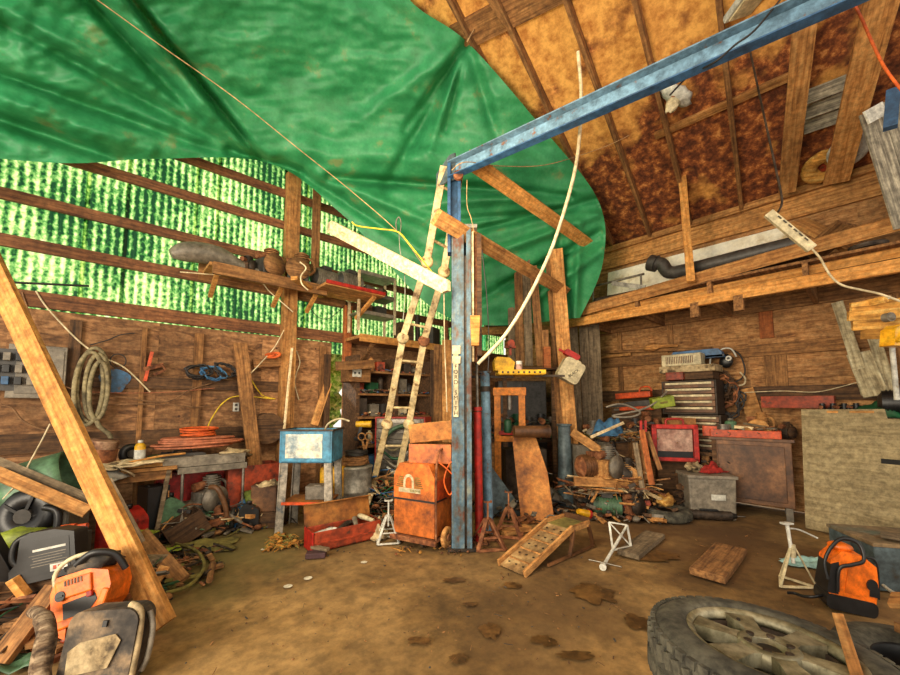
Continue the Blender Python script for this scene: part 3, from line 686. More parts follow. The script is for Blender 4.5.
def litter(label, pts, spread, n, mats, smin, smax, seed, name='scrap_litter', cat='scrap', zf=None, pile=0.0, long=0.0):
    """uncountable small debris spread around the given world points, as ONE object"""
    rnd = random.Random(seed); mb = MB()
    c0 = V(pts[0])
    for i in range(n):
        p = V(rnd.choice(pts)); a = rnd.random() * 2 * PI; r = spread * math.sqrt(rnd.random())
        s_ = smin + (smax - smin) * rnd.random() ** 2; mb.m = rnd.randrange(len(mats))
        z = p.z + s_ * .3 + pile * (1 - r / spread) * rnd.random()
        q = V((p.x + r * math.cos(a), p.y + r * math.sin(a), z)); e = (rnd.uniform(-.5, .5), rnd.uniform(-.5, .5), rnd.random() * PI)
        k = rnd.random()
        if rnd.random() < long:
            d = V((math.cos(e[2]), math.sin(e[2]), rnd.uniform(-.35, .45))) * s_ * 1.9
            if q.z - abs(d.z) < .01: q.z = abs(d.z) + .02
            if k < .6: mb.bar(q - d, q + d, s_ * .3, s_ * .12, n=(rnd.random(), rnd.random(), 1))
            else: mb.tube(spline([q - d, q - d * .3 + V((0, 0, s_ * .3)), q + d * .4, q + d], 3), s_ * .07, 5)
        elif k < .45: mb.box(q, (s_ * 1.6, s_ * .6, s_ * .3), e)
        elif k < .65:
            d = V((math.cos(e[2]), math.sin(e[2]), rnd.uniform(-.15, .25))) * s_ * 1.6; mb.cyl(q - d, q + d, s_ * .12, n=6)
        elif k < .85: mb.ell(q, (s_ * .5, s_ * .4, s_ * .3), 7, 5, .4, i)
        else:
            d = V((math.cos(e[2]), math.sin(e[2]), 0)) * s_; mb.tube(spline([q - d * 1.6, q + V((0, s_ * .5, s_ * .5)), q + d, q + d * 1.6 - V((0, s_ * .4, 0))], 3), s_ * .09, 5)
    o = build(name, mb, mats, origin=c0)
    return tag(o, label, cat, kind='stuff')
def cloth(name, label, loc, w, d, h, mat, seed=0, yaw=0.0, cat='cloth'):
    def fn(a, b):
        x, y = (a - .5) * w, (b - .5) * d; r = min(1, math.hypot((a - .5) * 2, (b - .5) * 2))
        k = 1 + .25 * noise.noise(V((a * 3, b * 3, seed)))
        return V((x * k, y * k, max(.004, h * (1 - r ** 1.6) * (.75 + .9 * noise.noise(V((a * 4, b * 4, seed + 5)))) + .012 * noise.noise(V((a * 12, b * 12, seed))) + .01)))
    return solo(name, label, cat, MB().grid(fn, 24, 20), mat, loc, yaw, solid=.004)
# ================================================================ green tarpaulin
ROWS = [
 [(-250,-250,1.9),(0,-230,2.0),(120,-210,2.2),(250,-170,2.6),(320,-100,3.1),(360,-70,3.4),(380,-60,3.6)],
 [(-220,-130,2.2),(0,-120,2.4),(130,-110,2.7),(260,-80,3.1),(340,-40,3.6),(385,-10,3.9),(410,0,4.0)],
 [(-190,-30,2.5),(0,-30,2.8),(140,-25,3.1),(290,-10,3.6),(380,20,4.0),(430,40,4.15),(467,42,4.25)],
 [(-170,40,2.7),(20,30,3.1),(150,35,3.5),(310,40,4.0),(420,80,4.5),(490,115,4.8),(540,125,4.9)],
 [(-150,90,2.9),(30,85,3.35),(160,80,3.8),(310,85,4.4),(430,140,5.0),(520,200,5.4),(598,200,5.6)],
 [(-120,125,3.0),(50,125,3.6),(160,120,4.0),(290,130,4.6),(400,190,5.3),(500,260,5.8),(603,262,5.9)],
 [(-90,150,3.1),(60,163,3.75),(150,159,4.2),(268,163,4.8),(345,217,5.5),(450,318,6.0),(580,318,6.1)]]
def cr4(p0, p1, p2, p3, t): return 0.5 * ((2 * p1) + (p2 - p0) * t + (2 * p0 - 5 * p1 + 4 * p2 - p3) * t * t + (3 * p1 - p0 - 3 * p2 + p3) * t ** 3)
def tarp_pt(a, b):
    R_ = [[V(p) for p in r] for r in ROWS]
    def row(r, x):
        i = min(int(x), 5); t = x - i; g = lambda j: r[max(0, min(6, j))]
        return cr4(g(i - 1), g(i), g(i + 1), g(i + 2), t)
    y = b * 6; i = min(int(y), 5); t = y - i; g = lambda j: row(R_[max(0, min(6, j))], a * 6)
    return cr4(g(i - 1), g(i), g(i + 1), g(i + 2), t)
CREASE = [((108, -30), (262, 161), 4.5, .42), ((88, -30), (262, 162), 13, -.16), ((0, 20), (255, 160), 8, .18), ((-10, 5), (200, 120), 13, -.12), ((-40, 60), (240, 160), 6, .14), ((-60, 100), (120, 160), 7, .20), ((-40, 85), (150, 150), 9, -.12), ((60, -30), (200, 120), 6, .16),
          ((467, 42), (385, 190), 6, .16), ((467, 42), (430, 150), 5, -.13), ((467, 42), (405, 130), 4, .14), ((467, 42), (500, 150), 6, .10), ((467, 42), (360, 120), 8, -.08), ((467, 42), (445, 130), 4, .12),
          ((595, 200), (440, 240), 4, .20), ((598, 215), (470, 262), 5, -.14), ((600, 232), (480, 300), 4, .20), ((602, 250), (520, 310), 5, -.14), ((590, 190), (420, 205), 6, -.12), ((600, 240), (500, 285), 3, .12), ((598, 208), (430, 222), 3, .10),
          ((330, 178), (570, 196), 5, .30), ((300, 150), (540, 165), 12, -.12), ((180, 60), (420, 190), 14, .08), ((320, 175), (470, 240), 6, -.12), ((150, 20), (300, 120), 12, -.08), ((560, 215), (560, 320), 5, .14), ((580, 225), (575, 320), 4, -.12), ((230, 150), (300, 172), 5, .22), ((280, 160), (420, 250), 5, .12)]
def fold(px, py):
    s_ = 0
    for (x0, y0), (x1, y1), w_, d_ in CREASE:
        dx, dy = x1 - x0, y1 - y0; L2 = dx * dx + dy * dy; u = ((px - x0) * dx + (py - y0) * dy) / L2
        uc = max(0, min(1, u)); q = math.hypot(px - x0 - uc * dx, py - y0 - uc * dy)
        s_ += d_ * math.exp(-(q / w_) ** 2) * (.35 + .65 * math.sin(PI * max(0.08, min(.92, uc))))
    return s_
mb = MB()
def tf(a, b):
    p = tarp_pt(a, b); t = p.z + fold(p.x, p.y) + .05 * noise.noise(V((p.x * .02, p.y * .035, 2))) + .018 * noise.noise(V((p.x * .07, p.y * .11, 5)))
    q = at(p.x, p.y, t)
    if q.y > V0 - .1: q.y = V0 - .1
    return q
mb.grid(tf, 330, 250)
TARP = gm('green_tarpaulin', [(0.30, (46, 136, 84)), (0.50, (58, 160, 102)), (0.60, (76, 172, 114)), (0.70, (134, 162, 106))], scale=3, detail=10, stretch=(1, 1, 1), rough=0.5,
          bump=0.3, dirt=0.12, dirtscale=.5, var=0, fine=30, grit=.12, trans=.25)
tarp = build('tarpaulin', mb, TARP, origin=at(450, 200, 5)); tag(tarp, 'huge green tarpaulin slung below the roof and sagging towards the left wall', 'tarpaulin')
cable('tie_rope', 'frayed twine tying the tarpaulin corner up to the roof', 'rope', [at(467, 42, 4.22), at(472, 33, 4.2), at(480, 20, 4.3), onRoof(496, -6, .02)], .009, ROPE)
cable('long_twine', 'thin twine stretched diagonally in front of the green tarpaulin', 'rope', A((92, -4, 2.6), (160, 45, 2.9), (235, 98, 3.3), (300, 150, 3.6), (350, 190, 3.9), (398, 232, 4.1), (421, 262, 4.15)), .0045, ROPE)

# ================================================================ blue lift column, overhead beam
C0 = F(462, 551); T0 = (C0 - CAM).dot(RF)
lift = thing('lift_column', 'tall worn blue steel vehicle lift column with rusty upper rail', 'lift column', C0 + RF * .12, yc(0))
def zat(py, t): return at(450, py, t).z
zt, zm = zat(170, T0 + .12), zat(232, T0 + .12)
b = MB()
Wc, Dc = .205, .24
b.box((0, Dc / 2 - .012, zm / 2), (Wc, .024, zm)).box((-Wc / 2 + .012, 0, zm / 2), (.024, Dc, zm)).box((Wc / 2 - .012, 0, zm / 2), (.024, Dc, zm))
b.box((-Wc / 2 + .065, -Dc / 2 + .012, zm / 2), (.13, .02, zm)).box((Wc / 2 - .025, -Dc / 2 + .012, zm / 2), (.05, .02, zm))
build('column_channel', b, BLUECOL, lift, bevel=.004)
build('carriage', MB().box((.045, -.02, zm * .46), (.05, .14, zm * .9)), DSTEEL, lift, bevel=.004)
cx_ = -.075
build('upper_mast', MB().box((cx_ - .055, 0, (zm + zt) / 2 - .1), (.035, .12, zt - zm + .3)).box((cx_ + .055, 0, (zm + zt) / 2 - .1), (.035, .12, zt - zm + .3)).box((cx_, .05, (zm + zt) / 2 - .1), (.11, .02, zt - zm + .3)), BLUED, lift, bevel=.003)
build('mast_cap', MB().box((.02, -.03, zm + .01), (.30, .2, .04)), GALV, lift, bevel=.004)
build('pulley', MB().lathe([(0, 0), (.05, 0), (.055, .01), (.04, .02), (.055, .03), (.05, .04), (0, .04)], 18, c=(-.03, -.09, zt - .13), R=Matrix.Rotation(PI / 2, 3, 'X')), RUST, lift)
build('foot_plate', MB().box((0, 0, .012), (.28, .30, .024)), DSTEEL, lift, bevel=.003)
build('side_guide', MB().box((.12, -.06, zm * .78), (.025, .05, zm * .42)), PAPER, lift)
build('side_guide', MB().box((.195, .0, zm * .79), (.05, .08, zm * .40)), W_DRK, lift)
build('side_guide', MB().box((.155, .02, zm * .78), (.03, .06, zm * .42)), RUST, lift)
def lz(py): return zat(py, T0)
st = build('sticker', MB().box((-.06, -.135, (lz(345) + lz(421)) / 2 ), (.052, .003, lz(353) - lz(421))), CREAM, lift)
build('sticker', MB().box((-.055, -.1365, lz(350)), (.085, .003, .085)).box((-.055, -.137, lz(360)), (.085, .003, .075), (0, .03, 0)), CREAM, lift)
for i, ch in enumerate('FORD SMITH'):
    if ch == ' ': continue
    o = build('printed_letter', text_mesh(ch, .058), INK, st); o.location = (-.06, -.1385, lz(367 + i * 5.15))
bp1, bp2 = at(453, 172, T0 + .1), None
bd = (RX * 1.36 - RF).normalized()
bs = bp1 - bd * .02; be = bp1 + bd * 4.9; be.z = bs.z
bx = thing('overhead_beam', 'long light blue steel channel beam running from the column top overhead', 'steel beam', bs, 0)
cdir = RF * .94 + RX * .34
def bbar(name, a, c, w_, th_, n_, mt): build(name, MB().bar(V(a), V(c), w_, th_, n=n_), mt, bx, bevel=.003)
Lb = be - bs; up = V((0, 0, 1)); nn = bd.cross(up).normalized()
bbar('web', (0, 0, 0), Lb, .17, .012, nn, BLUEP)
bbar('flange', V((0, 0, .085)) + nn * .04, Lb + V((0, 0, .085)) + nn * .04, .09, .012, up, BLUEP)
bbar('flange', V((0, 0, -.085)) + nn * .04, Lb + V((0, 0, -.085)) + nn * .04, .09, .012, up, BLUED)
build('end_bracket', MB().prism([(-.06, -.2), (.02, -.2), (.2, -.05), (.2, .1), (-.06, .1)], .02, Matrix.LocRotScale(V((0, 0, 0)), Matrix((bd, up, -nn)).transposed().to_quaternion(), None)), GREYB, bx, bevel=.002)
cable('slack_wire', 'thin slack wire looping from the column top across to the roof', 'wire', A((452, 170, 3.75), (466, 162, 3.7), (500, 166, 4.2), (545, 165, 4.6), (590, 152, 4.9), (620, 140, 5.0), (648, 124, 5.0)), .005, ROPE)
cable('black_cable', 'black power cable wound around the blue overhead beam', 'cable', A((780, 0, 2.35), (755, 30, 2.35), (735, 45, 2.42), (715, 62, 2.5), (690, 75, 2.75), (670, 95, 2.75)), .007, BCORD)
cable('pull_cord', 'thin cord hanging below the column pulley', 'cord', A((467, 180, 3.75), (467, 205, 3.75), (471, 218, 3.75), (474, 232, 3.75)), .004, ROPE)
cable('dangling_wire', 'thin dark wire hanging down the right side of the blue column', 'wire', A((482, 250, 3.9), (487, 300, 3.9), (489, 345, 3.9), (488, 372, 3.9)), .006, BCORD)

# ================================================================ diagonal timbers, post pair, slats
board('diagonal_timber', at(466, 158, 3.95), at(601, 253, 6.3), .17, .06, W_YEL, 'orange diagonal roof timber passing above the column top', 'timber', face=V((0, 0, -1)) - RF)
board('diagonal_timber', at(436, 217, 3.62), at(566, 292, 5.9), .16, .07, W_TAN, 'lower diagonal timber resting on the column and ending in a broken end', 'timber', face=-RF - V((0, 0, .6)))
p = F(569, 500); board('wooden_post', at(549, 230, 5.9), V((at(566, 430, 5.9).x, at(566, 430, 5.9).y, 0)), .17, .1, W_BRN, 'left timber of the twin roof post beside the leaning slats', 'post')
board('wooden_post', at(556, 250, 5.75), V((at(574, 430, 5.75).x, at(574, 430, 5.75).y, 0)), .2, .1, W_TAN, 'right timber of the twin roof post, paler and nailed', 'post')
for i, (x0, y0, x1, y1, w_, t_, lb) in enumerate([
    (511, 290, 512, 362, .11, 6.0, 'shortest leftmost slat of the upright bundle behind the column'),
    (518, 262, 520, 364, .13, 5.9, 'tall grey-brown slat second from left in the upright bundle'),
    (526, 260, 529, 366, .12, 5.85, 'narrow pointed slat in the middle of the upright bundle'),
    (533, 266, 541, 366, .12, 5.8, 'tilted brown slat fourth in the upright bundle'),
    (545, 330, 547, 366, .10, 5.7, 'short reddish slat at the right end of the upright bundle')]):
    board('upright_plank', at(x1, y1, t_), at(x0, y0, t_), w_, .025, [W_GRY, W_BRN, W_GRY, W_BRN, W_BRN][i], lb, 'slat', group='upright slats behind the column')
for i, (x0, y0, x1, y1, w_, lb) in enumerate([(571, 322, 578, 408, .2, 'short grey board leaning beside the twin post'),
     (583, 318, 588, 405, .15, 'dark grey middle board leaning on the right wall'), (593, 318, 597, 405, .2, 'pale weathered board leaning nearest the red saws')]):
    a, c_ = at(x0, y0, 6.6), at(x1, y1, 6.45)
    c_.z = 0; board('grey_board', a, c_, w_, .03, W_GRY, lb, 'board', group='grey boards by the twin post')
# slender bent hose
cable('bent_pipe', 'long cream bendy pipe curving from the roof down to the column', 'pipe',
      A((578, 52, 3.5), (581, 90, 3.5), (580, 130, 3.5), (575, 170, 3.5), (563, 215, 3.5), (549, 255, 3.5), (527, 300, 3.48), (505, 335, 3.45), (478, 364, 3.42)), .017, WCORD, k=8, n=10)

# ================================================================ pale wood-cased tube light
lf = thing('tube_light', 'long pale tube light fixture hanging tilted from yellow rope', 'light fixture', at(388, 256, 4.0), 0)
a, c_ = at(331, 227, 4.2) - at(388, 256, 4.0), at(446, 287, 3.75) - at(388, 256, 4.0)
build('housing', MB().bar(a, c_, .14, .06, n=-RF - V((0, 0, .5))), W_PALE, lf, bevel=.004)
off = V((0, 0, .06)) + RF * .05
build('backboard', MB().bar(a + off, c_ + off, .03, .12, n=-RF - V((0, 0, .5))), W_GIRT, lf)
build('reflector_end', MB().box(a, (.05, .09, .1)), CREAM, lf, bevel=.004)
build('reflector_end', MB().box(c_, (.05, .09, .1)), CREAM, lf, bevel=.004)
cable('yellow_rope', 'yellow rope slung from the light fixture to the ladder with a knot', 'rope', A((352, 222, 4.1), (358, 226, 4.1), (380, 229, 4.05), (398, 232, 4.0), (410, 245, 4.0), (424, 262, 4.0), (438, 280, 3.9)), .008, YROPE)
cable('carabiner', 'small steel carabiner hanging from the long twine', 'carabiner', A((397, 231, 4.0), (396, 222, 4.0), (399, 217, 4.0), (401, 223, 4.0), (400, 232, 4.0)), .006, STEEL, closed=True)
cable('grey_string', 'grey string dangling over the tube light', 'string', A((399, 232, 4.0), (400, 250, 3.95), (404, 270, 3.95), (405, 295, 3.95), (403, 320, 3.95)), .004, GALV)
cable('pull_cord', 'white cord hanging straight down beside the blue column', 'cord', A((444, 292, 3.8), (444.5, 340, 3.8), (446, 380, 3.8), (447, 412, 3.8)), .006, WCORD)

# ================================================================ folding ladder
lad = thing('folding_ladder', 'paint-splattered articulated ladder leaning against the blue lift column', 'ladder', F(380, 504), 0)
o0 = F(380, 504)
LR = [(444, 166, 4.05), (427, 262, 4.4), (403, 338, 4.7), (387, 424, 5.05), (368, 503, 5.5)]
RR = [(460, 172, 4.15), (444, 272, 4.5), (424, 341, 4.8), (409, 424, 5.1), (391, 499, 5.5)]
LR = [at(*p) - o0 for p in LR]; RR = [at(*p) - o0 for p in RR]
for nm in (LR, RR):
    nm[-1].z = 0.005
    for i in range(4): build('rail', MB().bar(nm[i], nm[i + 1], .085, .035, n=-RF), LADM, lad, bevel=.006)
    for i in (1, 2, 3): build('hinge', MB().lathe([(0, -.035), (.06, -.035), (.075, -.02), (.075, .02), (.06, .035), (0, .035)], 18, c=nm[i], R=Matrix.Rotation(PI / 2, 3, RX)), LADM if i != 2 or nm is LR else RUST, lad)
    build('rubber_foot', MB().bar(nm[-1], nm[-1] + V((0, 0, .07)), .1, .06, n=-RF), RUBBER, lad, bevel=.004)
for i in range(4):
    for q in ([.25, .8] if i else [.2, .75]):
        build('rung', MB().cyl(LR[i].lerp(LR[i + 1], q), RR[i].lerp(RR[i + 1], q), .017, n=10), LADM, lad)

# ================================================================ orange machine case strapped to a dolly, drawers on top
cs = F(423, 541); yw = yc(-28)
dl = thing('hand_dolly', 'rusty low hand dolly with round wheels under the orange case', 'dolly', cs, yw)
build('platform', MB().box((0, 0, .09), (.56, .42, .02)).box((0, -.21, .075), (.56, .02, .05)), RUST, dl, bevel=.003)
for x_, y_ in ((.315, -.05), (.315, .2)):
    w_ = build('wheel', MB().lathe([(.03, -.022), (.09, -.022), (.105, -.012), (.105, .012), (.09, .022), (.03, .022)], 22, c=(x_, y_, .105), R=Matrix.Rotation(PI / 2, 3, 'Y'), close=True), W_TAN, dl)
    build('hub', MB().cyl((x_ - .03, y_, .105), (x_ + .034, y_, .105), .034, n=14), RUST, w_)
for x_, y_ in ((-.2, -.15), (.1, -.15)): build('caster', MB().cyl((x_ - .015, y_, .04), (x_ + .015, y_, .04), .04, n=14).box((x_, y_, .08), (.04, .03, .05)), DSTEEL, dl)
build('handle_frame', MB().tube(spline([(.27, -.19, .11), (.27, -.19, .75), (.27, -.12, .98), (.27, .12, .98), (.27, .2, .75), (.27, .2, .11)], 5), .012, 8), RUST, dl)
oc = thing('machine_case', 'weathered orange box-shaped machine case with an arch emblem, strapped to a dolly', 'case', cs + V((0, 0, .11)), yw)
w_, d_, h_ = .50, .38, .73
pr = [(-w_ / 2, 0), (w_ / 2, 0), (w_ / 2, h_ * .82), (w_ * .36, h_), (-w_ * .36, h_), (-w_ / 2, h_ * .82)]
build('lower_body', MB().box((0, 0, h_ * .24), (w_, d_, h_ * .48)), ORANGEW, oc, bevel=.01)
build('upper_hood', MB().side([(-w_ / 2, h_ * .5), (w_ / 2, h_ * .5)] + pr[2:], d_), ORANGEW, oc, bevel=.012)
build('right_panel', MB().box((w_ / 2 + .002, 0, h_ * .62), (.006, d_ * .88, h_ * .3)), ORANGER, oc)
build('strap', MB().box((0, 0, h_ * .49), (w_ + .012, d_ + .012, .018)).jit(.006, 6), BCORD, oc)
yf = -d_ / 2; zc = h_ * .735
def arch_pts(r0, r1): return [(r1 * math.cos(q), r1 * 1.25 * math.sin(q)) for q in [PI * i / 15 for i in range(16)]] + [(r0 * math.cos(q), r0 * 1.3 * math.sin(q)) for q in [PI * i / 15 for i in range(15, -1, -1)]]
em = build('arch_emblem', MB().prism([(x, y) for x, y in arch_pts(.040, .066)], .003, Matrix.Translation((-.06, yf - .001, zc)) @ Matrix.Rotation(PI / 2, 4, 'X')), CREAM, oc)
for x_ in (-.113, -.007): build('arch_foot', MB().box((x_, yf - .0025, zc - .03), (.026, .003, .06)), CREAM, em)
for i in range(6):
    z = zc + .05 - i * .02
    build('emblem_stripe', MB().box((-.155 - i * .003, yf - .002, z), (.05 + .008 * i, .002, .009)), OLIVE, em); build('emblem_stripe', MB().box((.045 + i * .004, yf - .002, z), (.06 + .008 * i, .002, .009)), OLIVE, em)
npl = build('name_plate', MB().box((-.05, yf - .002, zc - .085), (.27, .003, .045)), CREAM, oc)
for i in range(7): build('plate_mark', MB().box((-.03 + i * .018, yf - .004, zc - .085), (.010, .002, .018 if i % 3 else .026)), OLIVE, npl)
ct = cs + V((0, 0, .11 + h_))
for i, (dz, y_, wz, lb) in enumerate([(0.005, -12, .19, 'lower wooden drawer box lying on the orange case'), (.235, -6, .185, 'upper wooden drawer box tilted on top of the stack')]):
    t = thing('wooden_box', lb, 'drawer box', ct + V((0, 0, dz)) + RX * (.11 + .0 * i), yc(y_), group='drawer boxes on the orange case', rot=(0, -.10 if i else .0, yc(y_)))
    build('tray', MB().box((0, 0, .01), (.40, .30, .015)).box((-.2, 0, wz / 2), (.015, .30, wz)).box((.2, 0, wz / 2), (.015, .30, wz)).box((0, .15, wz / 2), (.40, .015, wz)), W_TAN, t, bevel=.003)
    build('drawer_front', MB().box((0, -.155, wz / 2), (.46, .02, wz + .01)), ORANGEW if not i else BRONZE, t, bevel=.004)
cable('cord_bundle', 'tangle of red and black cord hanging beside the orange case', 'cord', A((438, 462, 3.95), (448, 470, 3.95), (455, 480, 3.98), (450, 495, 4.0), (444, 480, 3.98), (452, 462, 3.98), (458, 490, 4.0)), .008, OCORD)

# ================================================================ tools right of the column
t = thing('blue_strut', 'light blue round steel strut standing right of the column', 'strut', F(487, 528) + V((0,0,0)) - RF * .2, yc())
build('tube', MB().cyl((0, 0, 0), (-.03, 0, lz(372) + .05), .055, n=16), BLUEP, t)
build('collar', MB().cyl((-.027, 0, lz(390)), (-.028, 0, lz(384)), .066, n=16), DSTEEL, t, bevel=.003)
build('collar', MB().box((-.06, 0, lz(368)), (.2, .1, .03)), DSTEEL, t, bevel=.003)
t = thing('farm_jack', 'red and steel high-lift jack standing upright against the column', 'jack', F(479.5, 543), yc())
build('steel_bar', MB().cyl((0, 0, 0), (-.02, 0, lz(345)), .016, n=10), STEEL, t)
build('red_tube', MB().cyl((0, 0, .02), (-.014, 0, lz(412)), .044, n=14).cyl((-.014, 0, lz(411)), (-.014, 0, lz(407)), .05, n=14), REDP, t)
build('base', MB().box((0, 0, .012), (.16, .14, .024)), RUST, t, bevel=.003)
solo('wood_wedge', 'yellow wooden block wedged beside the column above the red jack', 'block', MB().box((0, 0, 0), (.075, .06, .30), taper=1.3), W_YEL, at(475, 331, 3.75), yc(), bevel=.004)
jack_stand('jack_stand', 'rusty jack stand at the foot of the blue column', F(488, 546), .44, RUST, yc(10), foot=.28, bar=.032)
jack_stand('jack_stand', 'second rusty jack stand, left of the leaning bronze panel', F(509, 534), .46, RUST, yc(-15), foot=.28, bar=.032)
# orange frame
fo = F(511, 510); fr = thing('shop_press_frame', 'orange steel press frame standing behind the jack stands', 'press', fo, yc(-12))
for x_ in (-.17, .17): build('upright', MB().box((x_, -.03, .84), (.09, .05, 1.68)).box((x_, .02, .84), (.03, .06, 1.6)), FRAMEO, fr, bevel=.005)
build('crosshead', MB().box((0, 0, 1.64), (.46, .12, .11)), FRAMEO, fr, bevel=.006)
build('crosshead', MB().box((0, 0, .98), (.40, .12, .08)), FRAMEO, fr, bevel=.006)
build('bed_plate', MB().box((0, 0, 1.06), (.30, .16, .05)), REDP, fr, bevel=.004)
for x_ in (-.17, .17): build('foot', MB().box((x_, 0, .02), (.08, .45, .04)), FRAMEO, fr, bevel=.004)
build('ram', MB().cyl((0, 0, 1.38), (0, 0, 1.6), .035, n=14), STEEL, fr)
tin('green_bottle', 'small green bottle standing on the orange press frame', 'bottle', V((at(508, 443, 5.05).x, at(508, 443, 5.05).y, 1.085)), .05, .18, GREEND, DGREY, .03)
solo('metal_roll', 'brown rusty cylinder lying across the press frame', 'cylinder', MB().cyl((-.22, 0, .055), (.22, 0, .055), .075, n=20).cyl((.20, 0, .055), (.235, 0, .055), .085, n=20), BRN, V((at(531, 431, 4.85).x, at(531, 431, 4.85).y, 1.06)), yc(4))
# bronze panel leaning
pb = F(538, 523); t = thing('steel_sheet', 'tarnished orange round-ended steel panel leaning against the press', 'panel', pb, rot=(math.radians(-12), math.radians(-6), yc(-8)))
hp = 1.08
build('sheet', MB().side([(-.20, 0), (.16, 0), (.2, .05), (.2, hp * .55), (.12, hp * .95), (.07, hp), (-.15, hp), (-.19, hp * .93)], .02), BRONZE, t, bevel=.004)
solo('steel_sheet', 'grey rounded panel leaning behind the jack stands', 'panel', MB().side([(-.2, 0), (.3, 0), (.25, .2), (-.15, .75), (-.25, .7)], .02), GREYB, F(500, 522) + RF * .25, rot=(-.15, 0, yc(0)))
# yellow tray on a swivel arm, with can
ty = at(520, 374, 4.4)
t = thing('yellow_tray', 'yellow perforated steel tray on a bracket arm behind the column', 'tray', ty, yc(0))
build('tray', MB().box((0, 0, 0), (.52, .26, .035)).box((0, -.13, .015), (.54, .015, .05)).box((0, .13, .015), (.54, .015, .05)), YELP, t, bevel=.006)
for i in range(8): build('punched_hole', MB().cyl((-.22 + .06 * i, -.142, .01), (-.22 + .06 * i, -.137, .01), .012, n=8), BLACKP, t)
build('bracket_arm', MB().box((-.32, .05, -.03), (.5, .05, .03)).box((.35, .02, -.02), (.35, .03, .025)), DSTEEL, t, bevel=.003)
tt = thing('yellow_bench_vise', 'chunky yellow vise standing on the left end of the yellow tray', 'vise', ty + RX * -.19 + V((0, 0, .035)), yc(5))
build('jaw_block', MB().side([(-.11, 0), (.10, 0), (.12, .10), (.06, .15), (-.09, .16), (-.12, .1)], .12), YELP, tt, bevel=.012)
build('screw', MB().cyl((.1, 0, .06), (.19, 0, .06), .014, n=10).cyl((.185, -.06, .06), (.185, .06, .06), .007, n=8), STEEL, tt)
tin('drink_can', 'pale aluminium drink can standing on the yellow tray', 'can', ty + RX * -.01 + V((0, 0, .02)), .038, .13, WHITEP, band=MAGENTA)
solo('rusty_bracket', 'rusty red pulley bracket fixed above the yellow tray', 'bracket', MB().box((0, 0, 0), (.14, .06, .03)).cyl((0, -.05, .04), (0, .05, .04), .05, n=14).box((.0, 0, -.05), (.03, .03, .12)), REDD, at(510, 347, 4.9), yc(10), bevel=.003)
solo('red_offcut', 'short red painted timber block standing behind the yellow tray', 'block', MB().box((0, 0, .15), (.1, .05, .3)), W_RED, at(547, 368, 5.3), yc(5), bevel=.003)
# hanging white jug with red cap
jt = at(570, 371, 5.2)
t = thing('oil_jug', 'cream plastic jug with red cap hanging tilted on the twin post', 'jug', jt, rot=(0, math.radians(30), yc()))
build('body', MB().side(rrect(.30, .30, .05)[::1], .16).box((-.0, 0, .16), (.16, .1, .04)), CREAM, t, bevel=.02)
build('cap', MB().side(rrect(.22, .08, .03, cx=-.09, cy=.205), .1).box((-.22, 0, .19), (.12, .03, .035)), REDP, t, bevel=.01)
o = build('printed_letters', text_mesh('BLACK', .055), INK, t); o.location = (.04, -.083, -.02); o.rotation_euler = (0, math.radians(-62), 0)
# large blue-grey duct pipe
t = thing('steel_downpipe', 'thick blue-grey steel pipe standing upright beside the scrap pile', 'pipe', F(566, 507), yc())
build('pipe_body', MB().lathe([(.115, 0), (.112, .25), (.100, .5), (.088, 1.1), (.086, 1.16), (.07, 1.16), (.07, .9)], 22), GREYB, t)
build('flange', MB().lathe([(.07, 1.15), (.105, 1.15), (.105, 1.175), (.07, 1.175)], 22, close=True), GREYB, t)

t = thing('slat_ledge', 'narrow ledge board carrying the upright slats behind the yellow tray', 'ledge', at(530, 368, 5.85), yc())
build('ledge_board', MB().box((0, 0, -.02), (.85, .30, .04)), W_DRK, t, bevel=.003)
for x_ in (-.38, .38): build('ledge_post', MB().box((x_, .1, -1.01), (.06, .06, 1.97)), W_DRK, t)
def cfr(px, t, z=0.0):
    """point at photo column px, forward depth t, height z"""
    return RX * ((px - PCX) / FPX * t) + RF * t + V((0, 0, z))
def onlv(px, off, z=0.0):
    r = ray(px, HORIZ); p = r * ((V0 - off) / r.y); return V((p.x, p.y, z))
# ================================================================ things on the left wall
board('leaning_board', F(163, 634) + V((0, 0, .05)), at(-60, 155, 3.2), .165, .045, W_YEL, 'bright yellow new plank leaning diagonally across the left foreground', 'plank', face=-RF)
pc = onL(38, 372, off=.06)
t = thing('electrical_panel', 'grey metal breaker box mounted on the dark left wall', 'electrical box', pc, 0)
build('box', MB().box((0, 0, 0), (.42, .10, .55)), GREY, t, bevel=.006)
build('door', MB().box((0.02, -.055, 0), (.34, .012, .46)), GREY, t, bevel=.004)
pc = onL(14, 370, off=.10)
t = thing('fuse_board', 'open dark fuse board with jumbled fittings left of the breaker box', 'fuse board', pc, 0)
build('backplate', MB().box((0, 0, 0), (.36, .04, .42)), DGREY, t)
for i in range(12): build('breaker', MB().box((-.13 + .085 * (i % 4), -.05, .13 - .12 * (i // 4)), (.05, .07, .08)), [BLACKP, DGREY, GREY, BLUED, BLACKP][(i * 7) % 5], t, bevel=.004)
def wallcable(label, pts, r, mat, off=.05, cat='cable', name='wall_cable'):
    cable(name, label, cat, [onL(x, y, off=off) for x, y in pts], r, mat)
wallcable('pale cable drooping from the lower girt down to the hose coil', [(36, 291), (45, 305), (60, 322), (80, 342), (100, 356), (125, 368), (150, 392)], .009, WCORD)
wallcable('thin brown wire hanging left of the hose coil', [(22, 292), (30, 315), (38, 335), (41, 345)], .007, BROWNCORD)
wallcable('brown flex looping below the breaker box', [(0, 405), (12, 408), (22, 420), (38, 428), (52, 431)], .010, BROWNCORD, .09)
wallcable('tan cable running level along the wall above the bench', [(104, 405), (140, 404), (175, 405), (200, 407), (225, 400)], .008, BROWNCORD, .07)
